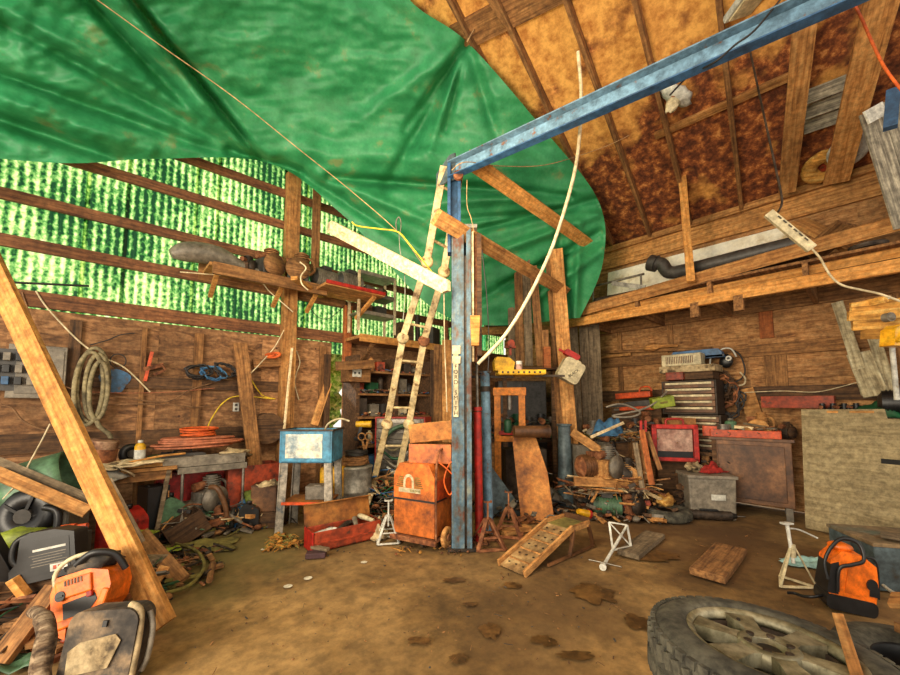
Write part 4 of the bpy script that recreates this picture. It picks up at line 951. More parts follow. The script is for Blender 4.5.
wallcable('tan cable sagging between hose coil and black wire bundle', [(60, 385), (85, 392), (120, 397), (165, 402), (190, 390), (212, 383)], .007, BROWNCORD, .08)
wallcable('pink twine stretched level across the left wall', [(75, 391), (120, 393), (170, 392), (215, 388)], .004, PCORD, .08)
wallcable('dark wire stapled above the hose coil', [(90, 345), (108, 340), (120, 335), (135, 333)], .006, BCORD)
wallcable('yellow cable looping down from the wall outlet behind the plank', [(250, 378), (262, 395), (275, 399), (240, 396), (224, 402), (212, 418), (206, 432)], .009, YROPE, .11)
wallcable('cream cable strung from the shelf down to the corner post', [(180, 272), (205, 274), (255, 279), (270, 292), (285, 305), (293, 312)], .008, WCORD, .22)
wallcable('brown flex draped from the post to the leaning plank', [(284, 330), (276, 345), (268, 355), (252, 372), (245, 376)], .008, WCORD, .2)
wallcable('white flex hanging beside the corner post', [(296, 350), (300, 362), (296, 375), (295, 385), (299, 400)], .008, WCORD, .1)
wallcable('thin black wire sagging below the right shelf', [(308, 305), (318, 317), (330, 318), (345, 305)], .006, BCORD, .1)
cable('white_twine', 'pale twisted twine hanging in front of the dark wall', 'twine', A((50, 424, 3.1), (42, 440, 3.05), (30, 462, 3.0), (20, 480, 2.95), (2, 500, 2.9)), .006, WCORD)
cable('thin_rod', 'long thin black rod fixed along the lower girt', 'rod', [onL(4, 282, off=.12), onL(89, 286, off=.12)], .012, BLACKP)
# coil of grey hose on the wall
hc = onL(93, 385, off=.10); mb = MB()
for i, (dx, rz, rx) in enumerate([(0, .52, .19), (.03, .46, .14), (-.03, .50, .17), (.05, .40, .11)]):
    P = []
    for k_ in range(28):
        a = 2 * PI * k_ / 28; P.append(V((dx + rx * .68 * math.cos(a), -.02 * i, rz * .8 * math.sin(a) - .02 * i)))
    mb.tube(P, .022, 7, True)
mb.tube(spline([(.05, -.05, -.38), (.08, -.06, -.46), (.17, -.06, -.56), (.18, -.05, -.66)], 5), .024, 7)
mb.tube(spline([(-.1, -.05, -.36), (-.1, -.05, -.5), (-.02, -.05, -.6)], 5), .022, 7)
solo('garden_hose', 'grey-green hose hung in tall loops on the left wall', 'hose', mb, HOSEG, hc)
cable('wire_loop', 'small dark wire loop hanging on the wall right of the hose', 'wire', [onL(118 + 8 * math.cos(a), 361 + 7 * math.sin(a), off=.05) for a in [i * PI / 5 for i in range(10)]], .006, BCORD, closed=True)
t = thing('bar_clamp', 'rusty orange clamp hanging on the plywood wall', 'clamp', onL(149, 368, off=.06), 0)
build('bar', MB().bar((0.02, 0, .20), (-.03, 0, -.16), .035, .02, n=(0, -1, 0)), ORANGER, t, bevel=.002)
build('jaw', MB().bar((-.05, 0, -.02), (.14, 0, .05), .05, .03, n=(0, -1, 0)), RUST, t, bevel=.003)
build('screw_handle', MB().cyl((.12, -.05, .05), (.16, -.05, -.02), .012).bar((.05, 0, -.08), (.15, 0, -.02), .03, .03), RUST, t)
for i, (x_, y_) in enumerate([(198, 372), (212, 374), (224, 371)]):
    c = onL(x_, y_, off=.1)
    coil('wire_bundle', ['left black wire bundle hung on the wall', 'middle black wire bundle with a blue band', 'right black wire bundle beside the leaning plank'][i], 'wire bundle', c, .13, 5, .011, [BCORD, BLUEC, BCORD][i], seed=i + 3, rot=(PI / 2 - .15, .2 * i, 0), flat=.6, wob=.5, group='wire bundles on the left wall')
board('leaning_plank', onlv(266, .55, 0.0), onL(240, 343, off=.14), .17, .04, W_BRN, 'grey-brown plank leaning against the left wall beside the drum', 'plank', face=(0, -1, 0))
board('short_shelf', onL(253, 364, off=.10), onL(285, 362, off=.10), .08, .12, W_BRN, 'short shelf bracket board with a red cord beside the corner post', 'shelf board', face=(0, 0, 1))
cable('red_cord_hank', 'small hank of red-orange cord lying on the short wall shelf', 'cord', A((266, 355, 5.35), (274, 353, 5.3), (280, 354, 5.3), (276, 357, 5.3), (268, 357, 5.3), (275, 355, 5.28)), .02, OCORD)
for i, (x_, y_, of) in enumerate([(236, 407, .05), (357, 373, .25)]):
    t = thing('wall_outlet', ['white electrical outlet plate on the wall beside the leaning plank', 'small white card pinned on the box above the drum'][i], ['outlet', 'card'][i], onL(x_, y_, off=of if not i else .62), 0)
    build('plate', MB().box((0, 0, 0), (.075, .01, .12) if not i else (.15, .01, .12)), WHITEP, t, bevel=.002)
    for k_ in (-1, 1): build('socket' if not i else 'mark', MB().box((0 if not i else k_ * .035, -.007, k_ * .028 if not i else 0), (.03, .004, .03)), DGREY, t)
drum_c = onL(266, 428, off=.2)
t = thing('wire_reel', 'dark wooden cable reel hanging on the wall behind the plank', 'reel', drum_c, 0)
for y_ in (-.1, .1): build('flange', MB().cyl((0, y_ - .012, 0), (0, y_ + .012, 0), .21, n=24), W_DRK, t, bevel=.003)
build('core', MB().cyl((0, -.1, 0), (0, .1, 0), .11, n=18), BRN, t)
board('white_batten', onlv(280, .45, 0), onL(292, 348, off=.16), .035, .03, W_PALE, 'thin pale batten standing against the corner post', 'batten')
board('slanted_brace', onL(314, 425, off=.12), onL(328, 383, off=.09), .12, .03, W_TAN, 'slanted tan brace board beside the daylight gap', 'brace')

# ================================================================ upper shelf with engine junk
a, c_ = onL(210, 262, off=.55), onL(345, 288, off=.55); zs = a.z
sh = thing('upper_shelf', 'rough upper plank shelf fixed across the wall girts', 'shelf', (a.x, a.y, zs), 0)
Ls = c_.x - a.x
build('shelf_plank', board_mesh(Ls, .46, .04, 4), W_TAN, sh, bevel=.003).location = (0, .26, 0)
build('front_rail', board_mesh(Ls * .82, .05, .15, 5), W_BRN, sh, bevel=.003).location = (.03, 0, -.06)
for u_ in (.1, Ls * .5, Ls * .78): build('bracket', MB().bar((u_, .5, -.30), (u_, .05, -.05), .05, .05, n=(1, 0, 0)), W_YEL, sh)
build('cross_arm', MB().bar((Ls * .5, -.35, -.09), (Ls * .88, .35, -.05), .09, .05, n=(0, 0, 1)), W_YEL, sh)
yj = V0 - .32
def shx(px): return onL(px, 270, off=.32).x
mb = MB().tube(spline([(-.5, 0, .05), (-.3, 0, .13), (0, 0, .16), (.25, 0, .1), (.5, 0, .05)], 5), [.05, .07, .09, .11, .12, .125, .13, .13, .13, .125, .12, .11, .10, .09, .08, .07, .06, .06, .05, .05, .05], 14)
solo('exhaust_duct', 'dull grey curved duct lying at the left end of the upper shelf', 'duct', mb, GREY, (shx(218), yj, zs + .02), 0)
engine('carburetor_block', 'rusty engine block left of the corner post on the upper shelf', (shx(268), yj, zs + .02), .44, DGREY, W_BRN, .3, seed=2)
engine('carburetor_block', 'grimy engine block just right of the corner post on the upper shelf', (shx(297), yj - .05, zs + .02), .46, DGREY, W_BRN, -.3, seed=5)
motor('electric_motor', 'dark grey motor on the upper shelf, left of the pair', (shx(325), yj, zs + .02), .15, .34, GREY, DGREY, .1)
motor('electric_motor', 'lighter grey motor on the upper shelf above the red rail', (shx(348), yj - .05, zs + .02), .16, .36, GREY, DGREY, .1)
engine('valve_block', 'small jumbled valve assembly between duct and engine block', (shx(247), yj + .02, zs + .02), .27, W_DRK, DSTEEL, .8, seed=9)
cable('white_flex', 'white flex dangling off the front of the upper shelf', 'cable', A((300, 262, 4.7), (306, 268, 4.7), (301, 276, 4.65), (302, 284, 4.65), (308, 290, 4.7)), .009, WCORD)
ra = onL(330, 282, off=.9)
t = thing('red_edged_shelf', 'wooden shelf board with a bright red front lip', 'shelf', (ra.x, ra.y, ra.z), 0)
build('shelf_plank', MB().box((.42, .30, -.02), (.95, .6, .04)), W_TAN, t, bevel=.003)
build('red_lip', MB().box((.42, -.01, .0), (.95, .03, .05)), REDP, t, bevel=.003)
build('bracket', MB().bar((.7, .55, -.32), (.75, .05, -.05), .05, .05, n=(1, 0, 0)), W_YEL, t)
# pale open rack on the wall
rc = onL(372, 330, off=.35); hR = onL(372, 277, off=.35).z - onL(372, 334, off=.35).z
t = thing('wire_rack', 'pale metal open rack standing on the wall ledge behind the ladder', 'rack', (rc.x, rc.y, onL(372, 334, off=.35).z), 0)
for x_ in (-.34, .34):
    for y_ in (-.16, .16): build('post', MB().box((x_, y_, hR / 2), (.035, .035, hR)), PAPER, t)
for z_ in (.30, .62, .97): build('shelf_tray', MB().box((0, 0, z_ * hR), (.70, .34, .025)).box((0, -.165, z_ * hR + .02), (.70, .012, .05)), GREY, t)
for i, (x_, z_) in enumerate([(-.15, .31), (.12, .31), (-.1, .63), (.15, .63)]):
    carton('storage_box', ['dim box on the lower left of the pale rack', 'dim box on the lower right of the pale rack', 'dim box on the upper left of the pale rack', 'dim box on the upper right of the pale rack'][i],
           (rc.x + x_, rc.y, onL(372, 334, off=.35).z + z_ * hR + .015), .2, .18, .14, [W_DRK, DGREY, GREY, BRN][i], .2 * i)
za = onL(360, 337, off=.45)
led = thing('ledge_shelf', 'long plank ledge running behind the ladder under the green siding', 'shelf', (za.x - .1, V0 - .03, za.z), 0)
build('shelf_plank', board_mesh(2.9, .6, .05, 3), W_TAN, led, bevel=.003).location = (0, -.28, -.02)
build('front_rail', board_mesh(2.9, .04, .12, 8), W_YEL, led, bevel=.003).location = (0, -.60, -.04)
for i in range(3): build('bracket', MB().bar((.3 + i * 1.1, -.02, -.45), (.3 + i * 1.1, -.5, -.08), .06, .05, n=(1, 0, 0)), W_BRN, led)
zl = za.z + .01
for i, px in enumerate((404, 418, 432, 447)):
    p = onL(px, 330, off=.32); k_ = 1 + .15 * (i % 2)
    mb = MB().cyl((0, 0, 0), (.0, .02, .5 * k_), .05, .045, 10) if i % 2 else MB().box((0, 0, .18), (.3, .2, .36)).jit(.01, 5)
    solo(['cardboard_box', 'pipe_offcut', 'cardboard_box', 'pipe_offcut'][i], ['dim box on the ledge left of the ladder rail', 'dark pipe standing on the ledge between ladder rails', 'dim box on the ledge right of the ladder', 'dark pipe standing on the ledge beside the column'][i],
         ['box', 'pipe', 'box', 'pipe'][i], mb, [W_DRK, DSTEEL, DGREY, RUST][i], (p.x, p.y, zl), .2 * i)

# ================================================================ bench 1 (sawhorse table against the left wall)
bz = .80
b0, b1 = onlv(72, .85).x, onlv(181, .85).x; byf, byb = V0 - .85, V0 - .2
bt = thing('sawhorse_bench', 'rough sawhorse bench piled with papers and tins by the left wall', 'workbench', ((b0 + b1) / 2, (byf + byb) / 2, 0), 0)
Lb1 = b1 - b0; db = byb - byf
for i in range(3): build('top_board', board_mesh(Lb1, db / 3 - .01, .035, i), [W_TAN, W_BRN, W_TAN][i], bt, bevel=.003).location = (-Lb1 / 2, -db / 3 + i * db / 3, bz - .02)
for x_ in (-Lb1 * .44, Lb1 * .42):
    for s_ in (-1, 1): build('leg', MB().bar((x_ + s_ * .10, s_ * db * .42 - .06 * (s_ < 0), 0), (x_, s_ * db * .38, bz - .04), .08, .04, n=(1, 0, 0)), W_GRY, bt, bevel=.003)
    build('cross_rail', MB().bar((x_, -db * .4, .5), (x_, db * .4, .5), .07, .03, n=(1, 0, 0)), W_TAN, bt)
build('apron', MB().bar((-Lb1 * .45, -db * .42, bz - .09), (Lb1 * .45, -db * .42, bz - .09), .09, .03, n=(0, -1, 0)), W_BRN, bt)
board('propped_timber', cfr(160, 3.45, .10), cfr(113, 3.35, .80), .07, .045, W_GRY, 'grey timber propped from the floor against the bench edge', 'timber')
board('propped_timber', F(182, 585) + V((0, 0, .03)), cfr(150, 3.5, .30), .12, .04, W_BRN, 'short brown timber sloping to the floor right of the yellow plank', 'timber')
solo('plank_step', 'grey plank lying level in the debris under the bench', 'plank', MB().box((0, 0, .16), (.5, .25, .05)).box((-.2, 0, .07), (.05, .2, .14)).box((.2, 0, .07), (.05, .2, .14)), W_GRY, cfr(148, 3.35, 0), yc(-25), bevel=.004)
BT = bz
def bp_(px, off, z=0.0): return onlv(px, off, BT + z)
tin('rusty_can', 'rusty can tilted on the bench, lip turned up', 'can', bp_(103, .50, .02), .125, .27, gm('rusty_can_metal', [(.34, (110, 70, 48)), (.5, (168, 120, 90)), (.62, (196, 156, 124))], scale=8, rough=.7), rot=(.1, .12, 0), band=RUST)
t = tin('spray_can', 'yellow and silver spray can standing on the bench', 'spray can', bp_(143, .55), .05, .24, YELP, WHITEP, .03, band=WHITEP)
t = thing('grinder_wheel', 'dark round pump part standing behind the spray can', 'machine part', bp_(134, .33), .3)
build('wheel', MB().lathe([(.03, -.03), (.09, -.03), (.11, -.015), (.11, .015), (.09, .03), (.03, .03)], 20, c=(0, 0, .11), R=Matrix.Rotation(PI / 2, 3, 'X'), close=True), BLACKP, t)
build('hub', MB().cyl((0, -.04, .11), (0, .04, .11), .045), STEEL, t)
board('yellow_block', bp_(128, .72, .025), bp_(172, .72, .025), .10, .05, W_YEL, 'thick orange-yellow offcut lying across the bench papers', 'offcut', face=(0, 0, 1))
cable('broom_stick', 'long curved orange stick lying across the bench end', 'stick', [bp_(102, .82, .02), bp_(130, .80, .06), bp_(160, .76, .10), bp_(188, .70, .11)], .013, W_YEL)
for i in range(7):
    px = 98 + i * 8; solo('paper_sheets', ['papers at the far left end of the bench', 'folded papers beside the yellow plank', 'creased newspaper on the bench corner', 'torn paper bundle hanging over the bench edge', 'pale magazine under the stick', 'crumpled sheet below the orange offcut', 'scraps of paper near the spray can'][i],
        'paper', MB().grid(lambda a, b, i=i: V(((a - .5) * .36, (b - .5) * .28, .012 + .03 * noise.noise(V((a * 3, b * 3, i))) - (.22 * max(0, .5 - b) if i in (1, 2, 3) else 0))), 8, 8), [PAPER, PAPER, WHITEP, PAPER, PAPER, DIRTY, PAPER][i], bp_(px, .80 - .08 * (i % 2), .015 + .006 * i), .5 * i, solid=.012, group='papers on the sawhorse bench')
for i, (px, of, w_) in enumerate([(105, .5, .5), (118, .38, .45), (150, .35, .35)]):
    board('scrap_strip', bp_(px - 12, of, .02), bp_(px + 14, of - .04, .03), .06, .03, [W_GRY, W_DRK, W_GRY][i], ['grey strip of wood behind the rusty can', 'dark strip of wood against the wall on the bench', 'grey strip of wood behind the spray can'][i], 'wood strip', face=(0, 0, 1))
tin('glass_jar', 'small clouded jar beside the rusty can', 'jar', bp_(110, .45), .045, .10, GREY, DGREY, .02)
# stuff below the bench
jug('fuel_can', 'red plastic fuel can under the bench, left one', cfr(118, 3.7, 0), .26, .2, .40, REDP, BLACKP, yc(10))
jug('fuel_can', 'red plastic fuel can under the bench, right one', cfr(137, 3.85, 0), .26, .2, .44, REDP, BLACKP, yc(-15))
carton('dark_blue_crate', 'dark blue bin standing under the bench by the right leg', cfr(160, 4.15, 0), .24, .2, .58, BLACKP, yc(-30), cat='bin', lidmat=BLACKP)
carton('battery', 'black box with yellow-green label on the floor under the bench', cfr(150, 3.62, .1), .22, .16, .16, BLACKP, yc(-5), cat='battery', lidmat=LIME)
carton('metal_cabinet', 'grey metal box standing under the boards at the left', cfr(66, 3.15, 0), .30, .3, .66, GREY, yc(20), cat='box')
# ================================================================ bench 2 (metal table with cord coil)
c0, c1 = onlv(182, .85).x, onlv(249, .78).x; cyf, cyb = V0 - .80, V0 - .2; tz = .76
mt = thing('metal_table', 'grey steel frame table with bent tube legs beside the leaning plank', 'table', ((c0 + c1) / 2, (cyf + cyb) / 2, 0), 0)
Lt = c1 - c0; dt = cyb - cyf
build('table_top', MB().box((0, 0, tz - .02), (Lt, dt, .04)).box((0, -dt / 2, tz - .03), (Lt, .02, .07)), GREY, mt, bevel=.004)
for x_ in (-Lt / 2 + .05, Lt / 2 - .03):
    for s_ in (-1, 1):
        build('leg', MB().tube(spline([(x_, s_ * (dt / 2 - .03), tz - .05), (x_, s_ * (dt / 2 - .03), .25), (x_ - .03, s_ * (dt / 2 - .03), .08), (x_ - .14, s_ * (dt / 2 - .03), .018)], 5), .016, 8), STEEL, mt)
def tp(px, off, z=0.0): return onlv(px, off, tz + z)
toolbox('grey_case', 'dark grey case on the metal table under the cord', tp(185, .55), .42, .24, .17, DGREY, BLACKP, .05)
toolbox('green_case', 'dark green tool case on the left of the metal table', tp(172, .5), .36, .22, .15, GREEND, BLACKP, .1)
carton('grey_tray_box', 'long grey box along the front of the metal table', tp(208, .70), .8, .16, .10, GREY, 0.0, lid=True)
mess('extension_cord', 'thick messy coil of salmon extension cord heaped on the metal table', 'cord', tp(202, .50, .17), .42, 16, .012, PCORD, seed=4, flat=.5, h=.12)
mess('extension_cord', 'smaller orange cord coil resting on top of the salmon one', 'cord', tp(200, .40, .30), .20, 9, .012, OCORD, seed=8, flat=.6, h=.08)
solo('crumpled_rag', 'dirty crumpled rag on the right end of the metal table', 'rag', MB().ell((0, 0, .06), (.16, .12, .07), 14, 9, .8, 3), DIRTY, tp(236, .6, .02))
carton('red_bin', 'faded red bin under and right of the metal table', onlv(254, .5, 0), .6, .35, .70, REDD, 0.0, cat='bin', lid=False)
carton('red_bin', 'long red bin below the metal table top', onlv(205, .35, .25), .9, .2, .42, REDP, 0.0, cat='bin', lid=False)
engine('small_engine', 'dirty aluminium engine under the metal table, near its right leg', onlv(212, .62, .22), .42, GALV, GREY, .4, seed=1)
engine('small_engine', 'dark engine lying on the floor under the metal table', onlv(226, .75, 0), .36, DSTEEL, DGREY, 1.2, seed=3)
carton('wooden_crate', 'tilted weathered crate leaning under the metal table', onlv(198, .95, .05), .36, .24, .24, W_DRK, rot=(0, math.radians(-28), .1), cat='crate', lid=False)
solo('engine_cowl', 'grey crumpled cowl beside the tilted crate', 'cowl', MB().ell((0, 0, .16), (.18, .16, .18), 14, 9, .7, 12), GREY, onlv(190, .7, .0))
jug('green_jug', 'dull green jug beside the bench leg under the table', onlv(177, .7, .0), .24, .2, .46, GREENP, BLACKP, .1)
motor('pump_motor', 'dark pump lying below the red bin', onlv(240, .5, 0), .13, .3, DSTEEL, BLACKP, .6)
jug('black_jug', 'black jug at the foot of the leaning plank', cfr(255, 4.6, 0), .22, .16, .3, BLACKP, DGREY, yc(15))
cable('fan_belt', 'brown hose arching in front of the small engine', 'hose', [onlv(214, .8, .52), onlv(222, .88, .50), onlv(230, .9, .30), onlv(232, .9, .12)], .03, BRN)
carton('brown_parcel', 'brown box beside the blue parts washer', cfr(270, 4.75, .18), .28, .24, .30, BRN, yc(12))
solo('green_bag', 'crumpled lime-green bag between plank and parts washer', 'bag', MB().ell((0, 0, .2), (.15, .12, .15), 16, 10, .8, 7), gm('dull_lime', [(.34, (70, 84, 26)), (.55, (128, 144, 48)), (.66, (170, 180, 80))], scale=7), cfr(262, 4.75, .10))
cloth('white_rag', 'small white rag draped on the parts heap beside the washer', cfr(273, 4.6, .50), .26, .2, .06, DIRTY, 3, cat='rag')
solo('support_crate', 'low dark crate beneath the green bag', 'crate', MB().box((0, 0, .09), (.5, .3, .18)).box((0, -.16, .09), (.52, .02, .05)), W_DRK, cfr(268, 4.75, 0), yc(5), bevel=.004)
cloth('blue_tarp_scrap', 'crumpled blue plastic sheet on the floor by the table leg', F(247, 527), .55, .25, .26, BLUEC, 6, yc(20), 'plastic sheet')
cloth('olive_cloth', 'olive cloth spread over debris in front of the metal table', F(192, 548), .8, .40, .05, OLIVE, 5, yc(15), 'cloth')
solo('round_stick', 'short dirty wooden stick lying on the floor by the olive cloth', 'stick', MB().cyl((-.18, 0, .03), (.18, 0, .035), .028, .024, 10), W_BRN, F(211, 576), yc(-62))
cable('green_hose', 'olive hose snaking over the floor debris', 'hose', [F(165, 600) + V((0, 0, .05)), F(190, 590) + V((0, 0, .04)), F(204, 572) + V((0, 0, .05)), F(196, 556) + V((0, 0, .05)), F(175, 552) + V((0, 0, .08))], .015, OLIVE)
cable('grey_hose', 'long grey hose lying along the floor edge below the bench', 'hose', [F(168, 545) + V((0, 0, .03)), F(200, 536) + V((0, 0, .02)), F(235, 528) + V((0, 0, .02)), F(270, 520) + V((0, 0, .02)), F(290, 515) + V((0, 0, .02))], .018, DGREY)
solo('crushed_leaf', 'bright green scrap of plastic in the debris', 'plastic scrap', MB().grid(lambda a, b: V(((a - .5) * .16, (b - .5) * .12, .02 + .03 * noise.noise(V((a * 3, b * 3, 1))))), 6, 6), LIME, F(170, 558) + V((0, 0, .06)), solid=.004)
litter('loose scrap and dark debris under the bench and left of the plank', [F(150, 575), F(170, 590), F(185, 570), F(140, 560), F(195, 555), F(175, 560)], .28, 260, [DSTEEL, W_DRK, RUST, OLIVE, BLACKP, W_BRN], .03, .09, 1, pile=.06)
litter('parts and rubbish heaped under the metal table', [onlv(180, .7), onlv(200, .8), onlv(220, .7), onlv(245, .75), onlv(262, .7), onlv(275, .8)], .3, 320, [DSTEEL, W_DRK, RUST, GREY, OLIVE, W_BRN, DGREY], .03, .11, 2, pile=.20)
litter('crisp brown leaves piled at the foot of the parts washer', [F(280, 541), F(292, 545), F(276, 548)], .1, 120, [LEAF, LEAF, OLIVE], .03, .06, 3, 'dry_leaves', 'leaves', pile=.10)

# ================================================================ left foreground
solo('wooden_box', 'rough wooden box under the black jug', 'box', MB().box((0, 0, .15), (.42, .30, .30)).box((0, -.155, .20), (.44, .02, .06)), W_DRK, cfr(62, 2.72, 0), yc(18), bevel=.004)
jb = cfr(66, 2.62, .315)
t = thing('oil_container', 'large black plastic oil container with grey printed label, lying tilted', 'container', jb, rot=(math.radians(-6), math.radians(-9), yc(18)))
w_, h_, d_ = .34, .31, .15
build('body', MB().side([(-w_ / 2, 0), (w_ / 2, 0), (w_ / 2, h_ * .86), (w_ * .2, h_ * .98), (-w_ * .18, h_), (-w_ * .32, h_ * .9), (-w_ * .38, h_ * .45), (-w_ / 2, h_ * .3)], d_), BLACKP, t, bevel=.018)
build('handle', MB().tube(spline([(-w_ * .42, 0, h_ * .28), (-w_ * .56, 0, h_ * .5), (-w_ * .5, 0, h_ * .85), (-w_ * .25, 0, h_ * .95)], 5), .02, 8), BLACKP, t)
lb_ = build('printed_label', MB().side([(-w_ * .42, h_ * .12), (w_ * .42, h_ * .12), (w_ * .42, h_ * .80), (-w_ * .16, h_ * .82), (-w_ * .24, h_ * .35)], .003, y0=d_ / 2 + .0), BLACKP, t)
build('title_strip', MB().box((.04, -d_ / 2 - .004, h_ * .62), (.17, .002, .014)), WHITEP, lb_)
for i in range(5): build('text_line', MB().box((.03 + .006 * (i % 2), -d_ / 2 - .004, h_ * (.52 - i * .055)), (.19 - .02 * (i % 3), .002, .004)), GREY, lb_)
build('price_sticker', MB().box((.085, -d_ / 2 - .005, h_ * .21), (.09, .002, .045)), WHITEP, lb_)
build('sticker_mark', MB().box((.065, -d_ / 2 - .007, h_ * .21), (.016, .002, .024)), REDD, lb_); build('sticker_mark', MB().box((.095, -d_ / 2 - .007, h_ * .21), (.026, .002, .024)), REDD, lb_)
# machine with black hose and lime body
solo('support_box', 'grimy box under the black and lime machine', 'box', MB().box((0, 0, .19), (.4, .35, .38)).box((0, -.18, .30), (.42, .02, .05)), DGREY, cfr(38, 3.0, 0), yc(15), bevel=.004)
t = thing('leaf_blower', 'black and lime-green garden machine with coiled black cowl', 'garden machine', cfr(38, 2.95, .38), yc(15))
build('lime_body', MB().ell((0, -.02, .09), (.19, .13, .08), 16, 10, .3, 4), LIME, t)
build('cowl', MB().lathe([(.06, -.05), (.14, -.06), (.185, -.03), (.19, .03), (.14, .05), (.06, .04)], 24, c=(0, 0, .24), R=Matrix.Rotation(PI / 2 - .2, 3, 'X'), close=True), BLACKP, t)
build('hub', MB().cyl((0, -.05, .24), (0, .05, .24), .055), DGREY, t)
for i in range(5): a = i * 2 * PI / 5; build('spoke', MB().bar((.04 * math.cos(a), -.03, .24 + .04 * math.sin(a)), (.15 * math.cos(a), -.03, .24 + .15 * math.sin(a)), .025, .02), BLACKP, t)
build('side_hose', MB().tube(spline([(.13, -.05, .3), (.22, -.06, .26), (.22, -.08, .1), (.12, -.12, .06)], 5), .025, 8), BLACKP, t)
solo('orange_nozzle', 'small red-orange nozzle resting behind the black container', 'nozzle', MB().cyl((-.06, 0, .03), (.03, 0, .04), .03).cyl((.03, 0, .04), (.1, 0, .05), .018), ORANGER, cfr(82, 2.85, .52), yc(10))
solo('nozzle_block', 'small dim block under the red-orange nozzle', 'block', MB().box((0, 0, .25), (.2, .16, .5)), DGREY, cfr(80, 2.9, 0), yc(10), bevel=.006)
for i, (p0, p1, lb) in enumerate([((-6, 462, 2.9), (92, 502, 3.1), 'upper worn grey board of the pair at the left edge'), ((-6, 472, 2.85), (88, 512, 3.0), 'lower yellowish board of the pair at the left edge')]):
    board('worn_board', at(*p0), at(*p1), .09, .03, [W_GRY, W_TAN][i], lb, 'board', face=V((0, 0, 1)) - RF, group='worn boards over the left junk')
t = thing('green_hood', 'faded green curved metal hood with orange inside edge', 'hood', cfr(64, 3.3, .66), rot=(0, math.radians(-18), yc(30)))
build('shell', MB().grid(lambda a, b: V(((b - .5) * .36, -.12 + .24 * math.cos(PI * a) * -1, .36 * math.sin(PI * a) ** .7)), 16, 6), GREENP, t, solid=.012)
build('side_panel', MB().prism([(x, y) for x, y in circ(.13, 14, 0, PI)], .012, Matrix.Translation((-.18, 0, 0)) @ Matrix.Rotation(PI / 2, 4, 'Z') @ Matrix.Rotation(PI / 2, 4, 'X') @ Matrix.Diagonal((1, 2.3, 1, 1))), ORANGEW, t)
cloth('dark_red_rag', 'dark red rag heaped behind the green hood', cfr(48, 3.45, .66), .5, .3, .28, REDC, 7, cat='rag')
solo('cupboard', 'dark cupboard behind the green hood', 'cupboard', MB().box((0, 0, .33), (.9, .4, .66)).box((0, -.21, .62), (.92, .02, .05)), W_DRK, cfr(38, 3.42, 0), yc(42), bevel=.004)
# dark metal upright at the left edge
board('steel_post', F(28, 622) + V((0, 0, .0)), cfr(-26, 2.5, .78), .20, .06, BLACKP, 'dark metal post leaning at the far left edge', 'metal post', face=-RF)
board('tan_batten', F(2, 625), cfr(-16, 2.3, .55), .06, .04, W_TAN, 'pale batten beside the dark post at the left edge', 'batten', face=-RF)
board('brown_wedge', cfr(22, 2.2, .04), cfr(72, 2.45, .33), .12, .04, W_BRN, 'dirty brown board running up to the orange chainsaw', 'board', face=-RF + V((0, 0, .6)))
solo('yellow_offcut', 'small yellow wood block behind the brown board', 'offcut', MB().box((0, 0, 0), (.05, .05, .14)), W_YEL, cfr(36, 2.5, .30), rot=(.2, -.5, yc()), bevel=.004)
board('broken_lath', cfr(16, 2.6, .40), cfr(40, 2.6, .47), .06, .02, W_BRN, 'broken reddish lath poking out left of the black container', 'lath')
# chainsaw
cs_ = cfr(112, 2.36, .13)
t = thing('chainsaw', 'orange chainsaw standing tilted on the muddy case', 'chainsaw', cs_, rot=(math.radians(-14), math.radians(-16), yc(10)))
b = MB().side([(-.17, .05), (-.10, .0), (-.09, .06), (.05, .05), (.14, .13), (.17, .22), (.16, .30), (.05, .34), (-.13, .34), (-.17, .26)], .20)
build('body', b, ORANGE, t, bevel=.02)
build('handle_recess', MB().side([(-.10, .10), (.03, .10), (.09, .16), (.08, .20), (-.10, .19)], .21), BLACKP, t, bevel=.01)
build('rear_grip', MB().bar((-.16, -.10, .08), (.10, -.10, .09), .045, .04, n=(0, -1, 0)).bar((.09, -.10, .08), (.15, -.10, .2), .045, .04, n=(0, -1, 0)), ORANGE, t, bevel=.01)
build('starter_cover', MB().box((-.03, -.108, .265), (.20, .02, .10)), ORANGE, t, bevel=.008)
for i in range(6): build('vent_slot', MB().box((-.07 + i * .018, -.121, .295), (.009, .004, .03)), BRN, t)
build('fuel_cap', MB().cyl((-.10, -.125, .235), (-.10, -.10, .235), .028, n=16).box((-.10, -.128, .235), (.04, .008, .01)), BLACKP, t)
build('cylinder_top', MB().ell((0, 0, .36), (.15, .10, .06), 16, 9, .6, 5), MUD, t)
build('front_handle', MB().tube(spline([(-.16, -.05, .22), (-.17, -.06, .36), (-.08, -.05, .43), (.06, 0, .42), (.14, .05, .36)], 6), .013, 8), CREAM, t)
build('front_guard', MB().tube(spline([(-.02, -.1, .38), (.08, -.1, .42), (.17, -.05, .38), (.2, 0, .28)], 6), .02, 8), BLACKP, t)
build('switch', MB().box((.06, -.115, .20), (.03, .02, .03)), REDP, t, bevel=.004)
t.scale = (.92, .92, 1.0)
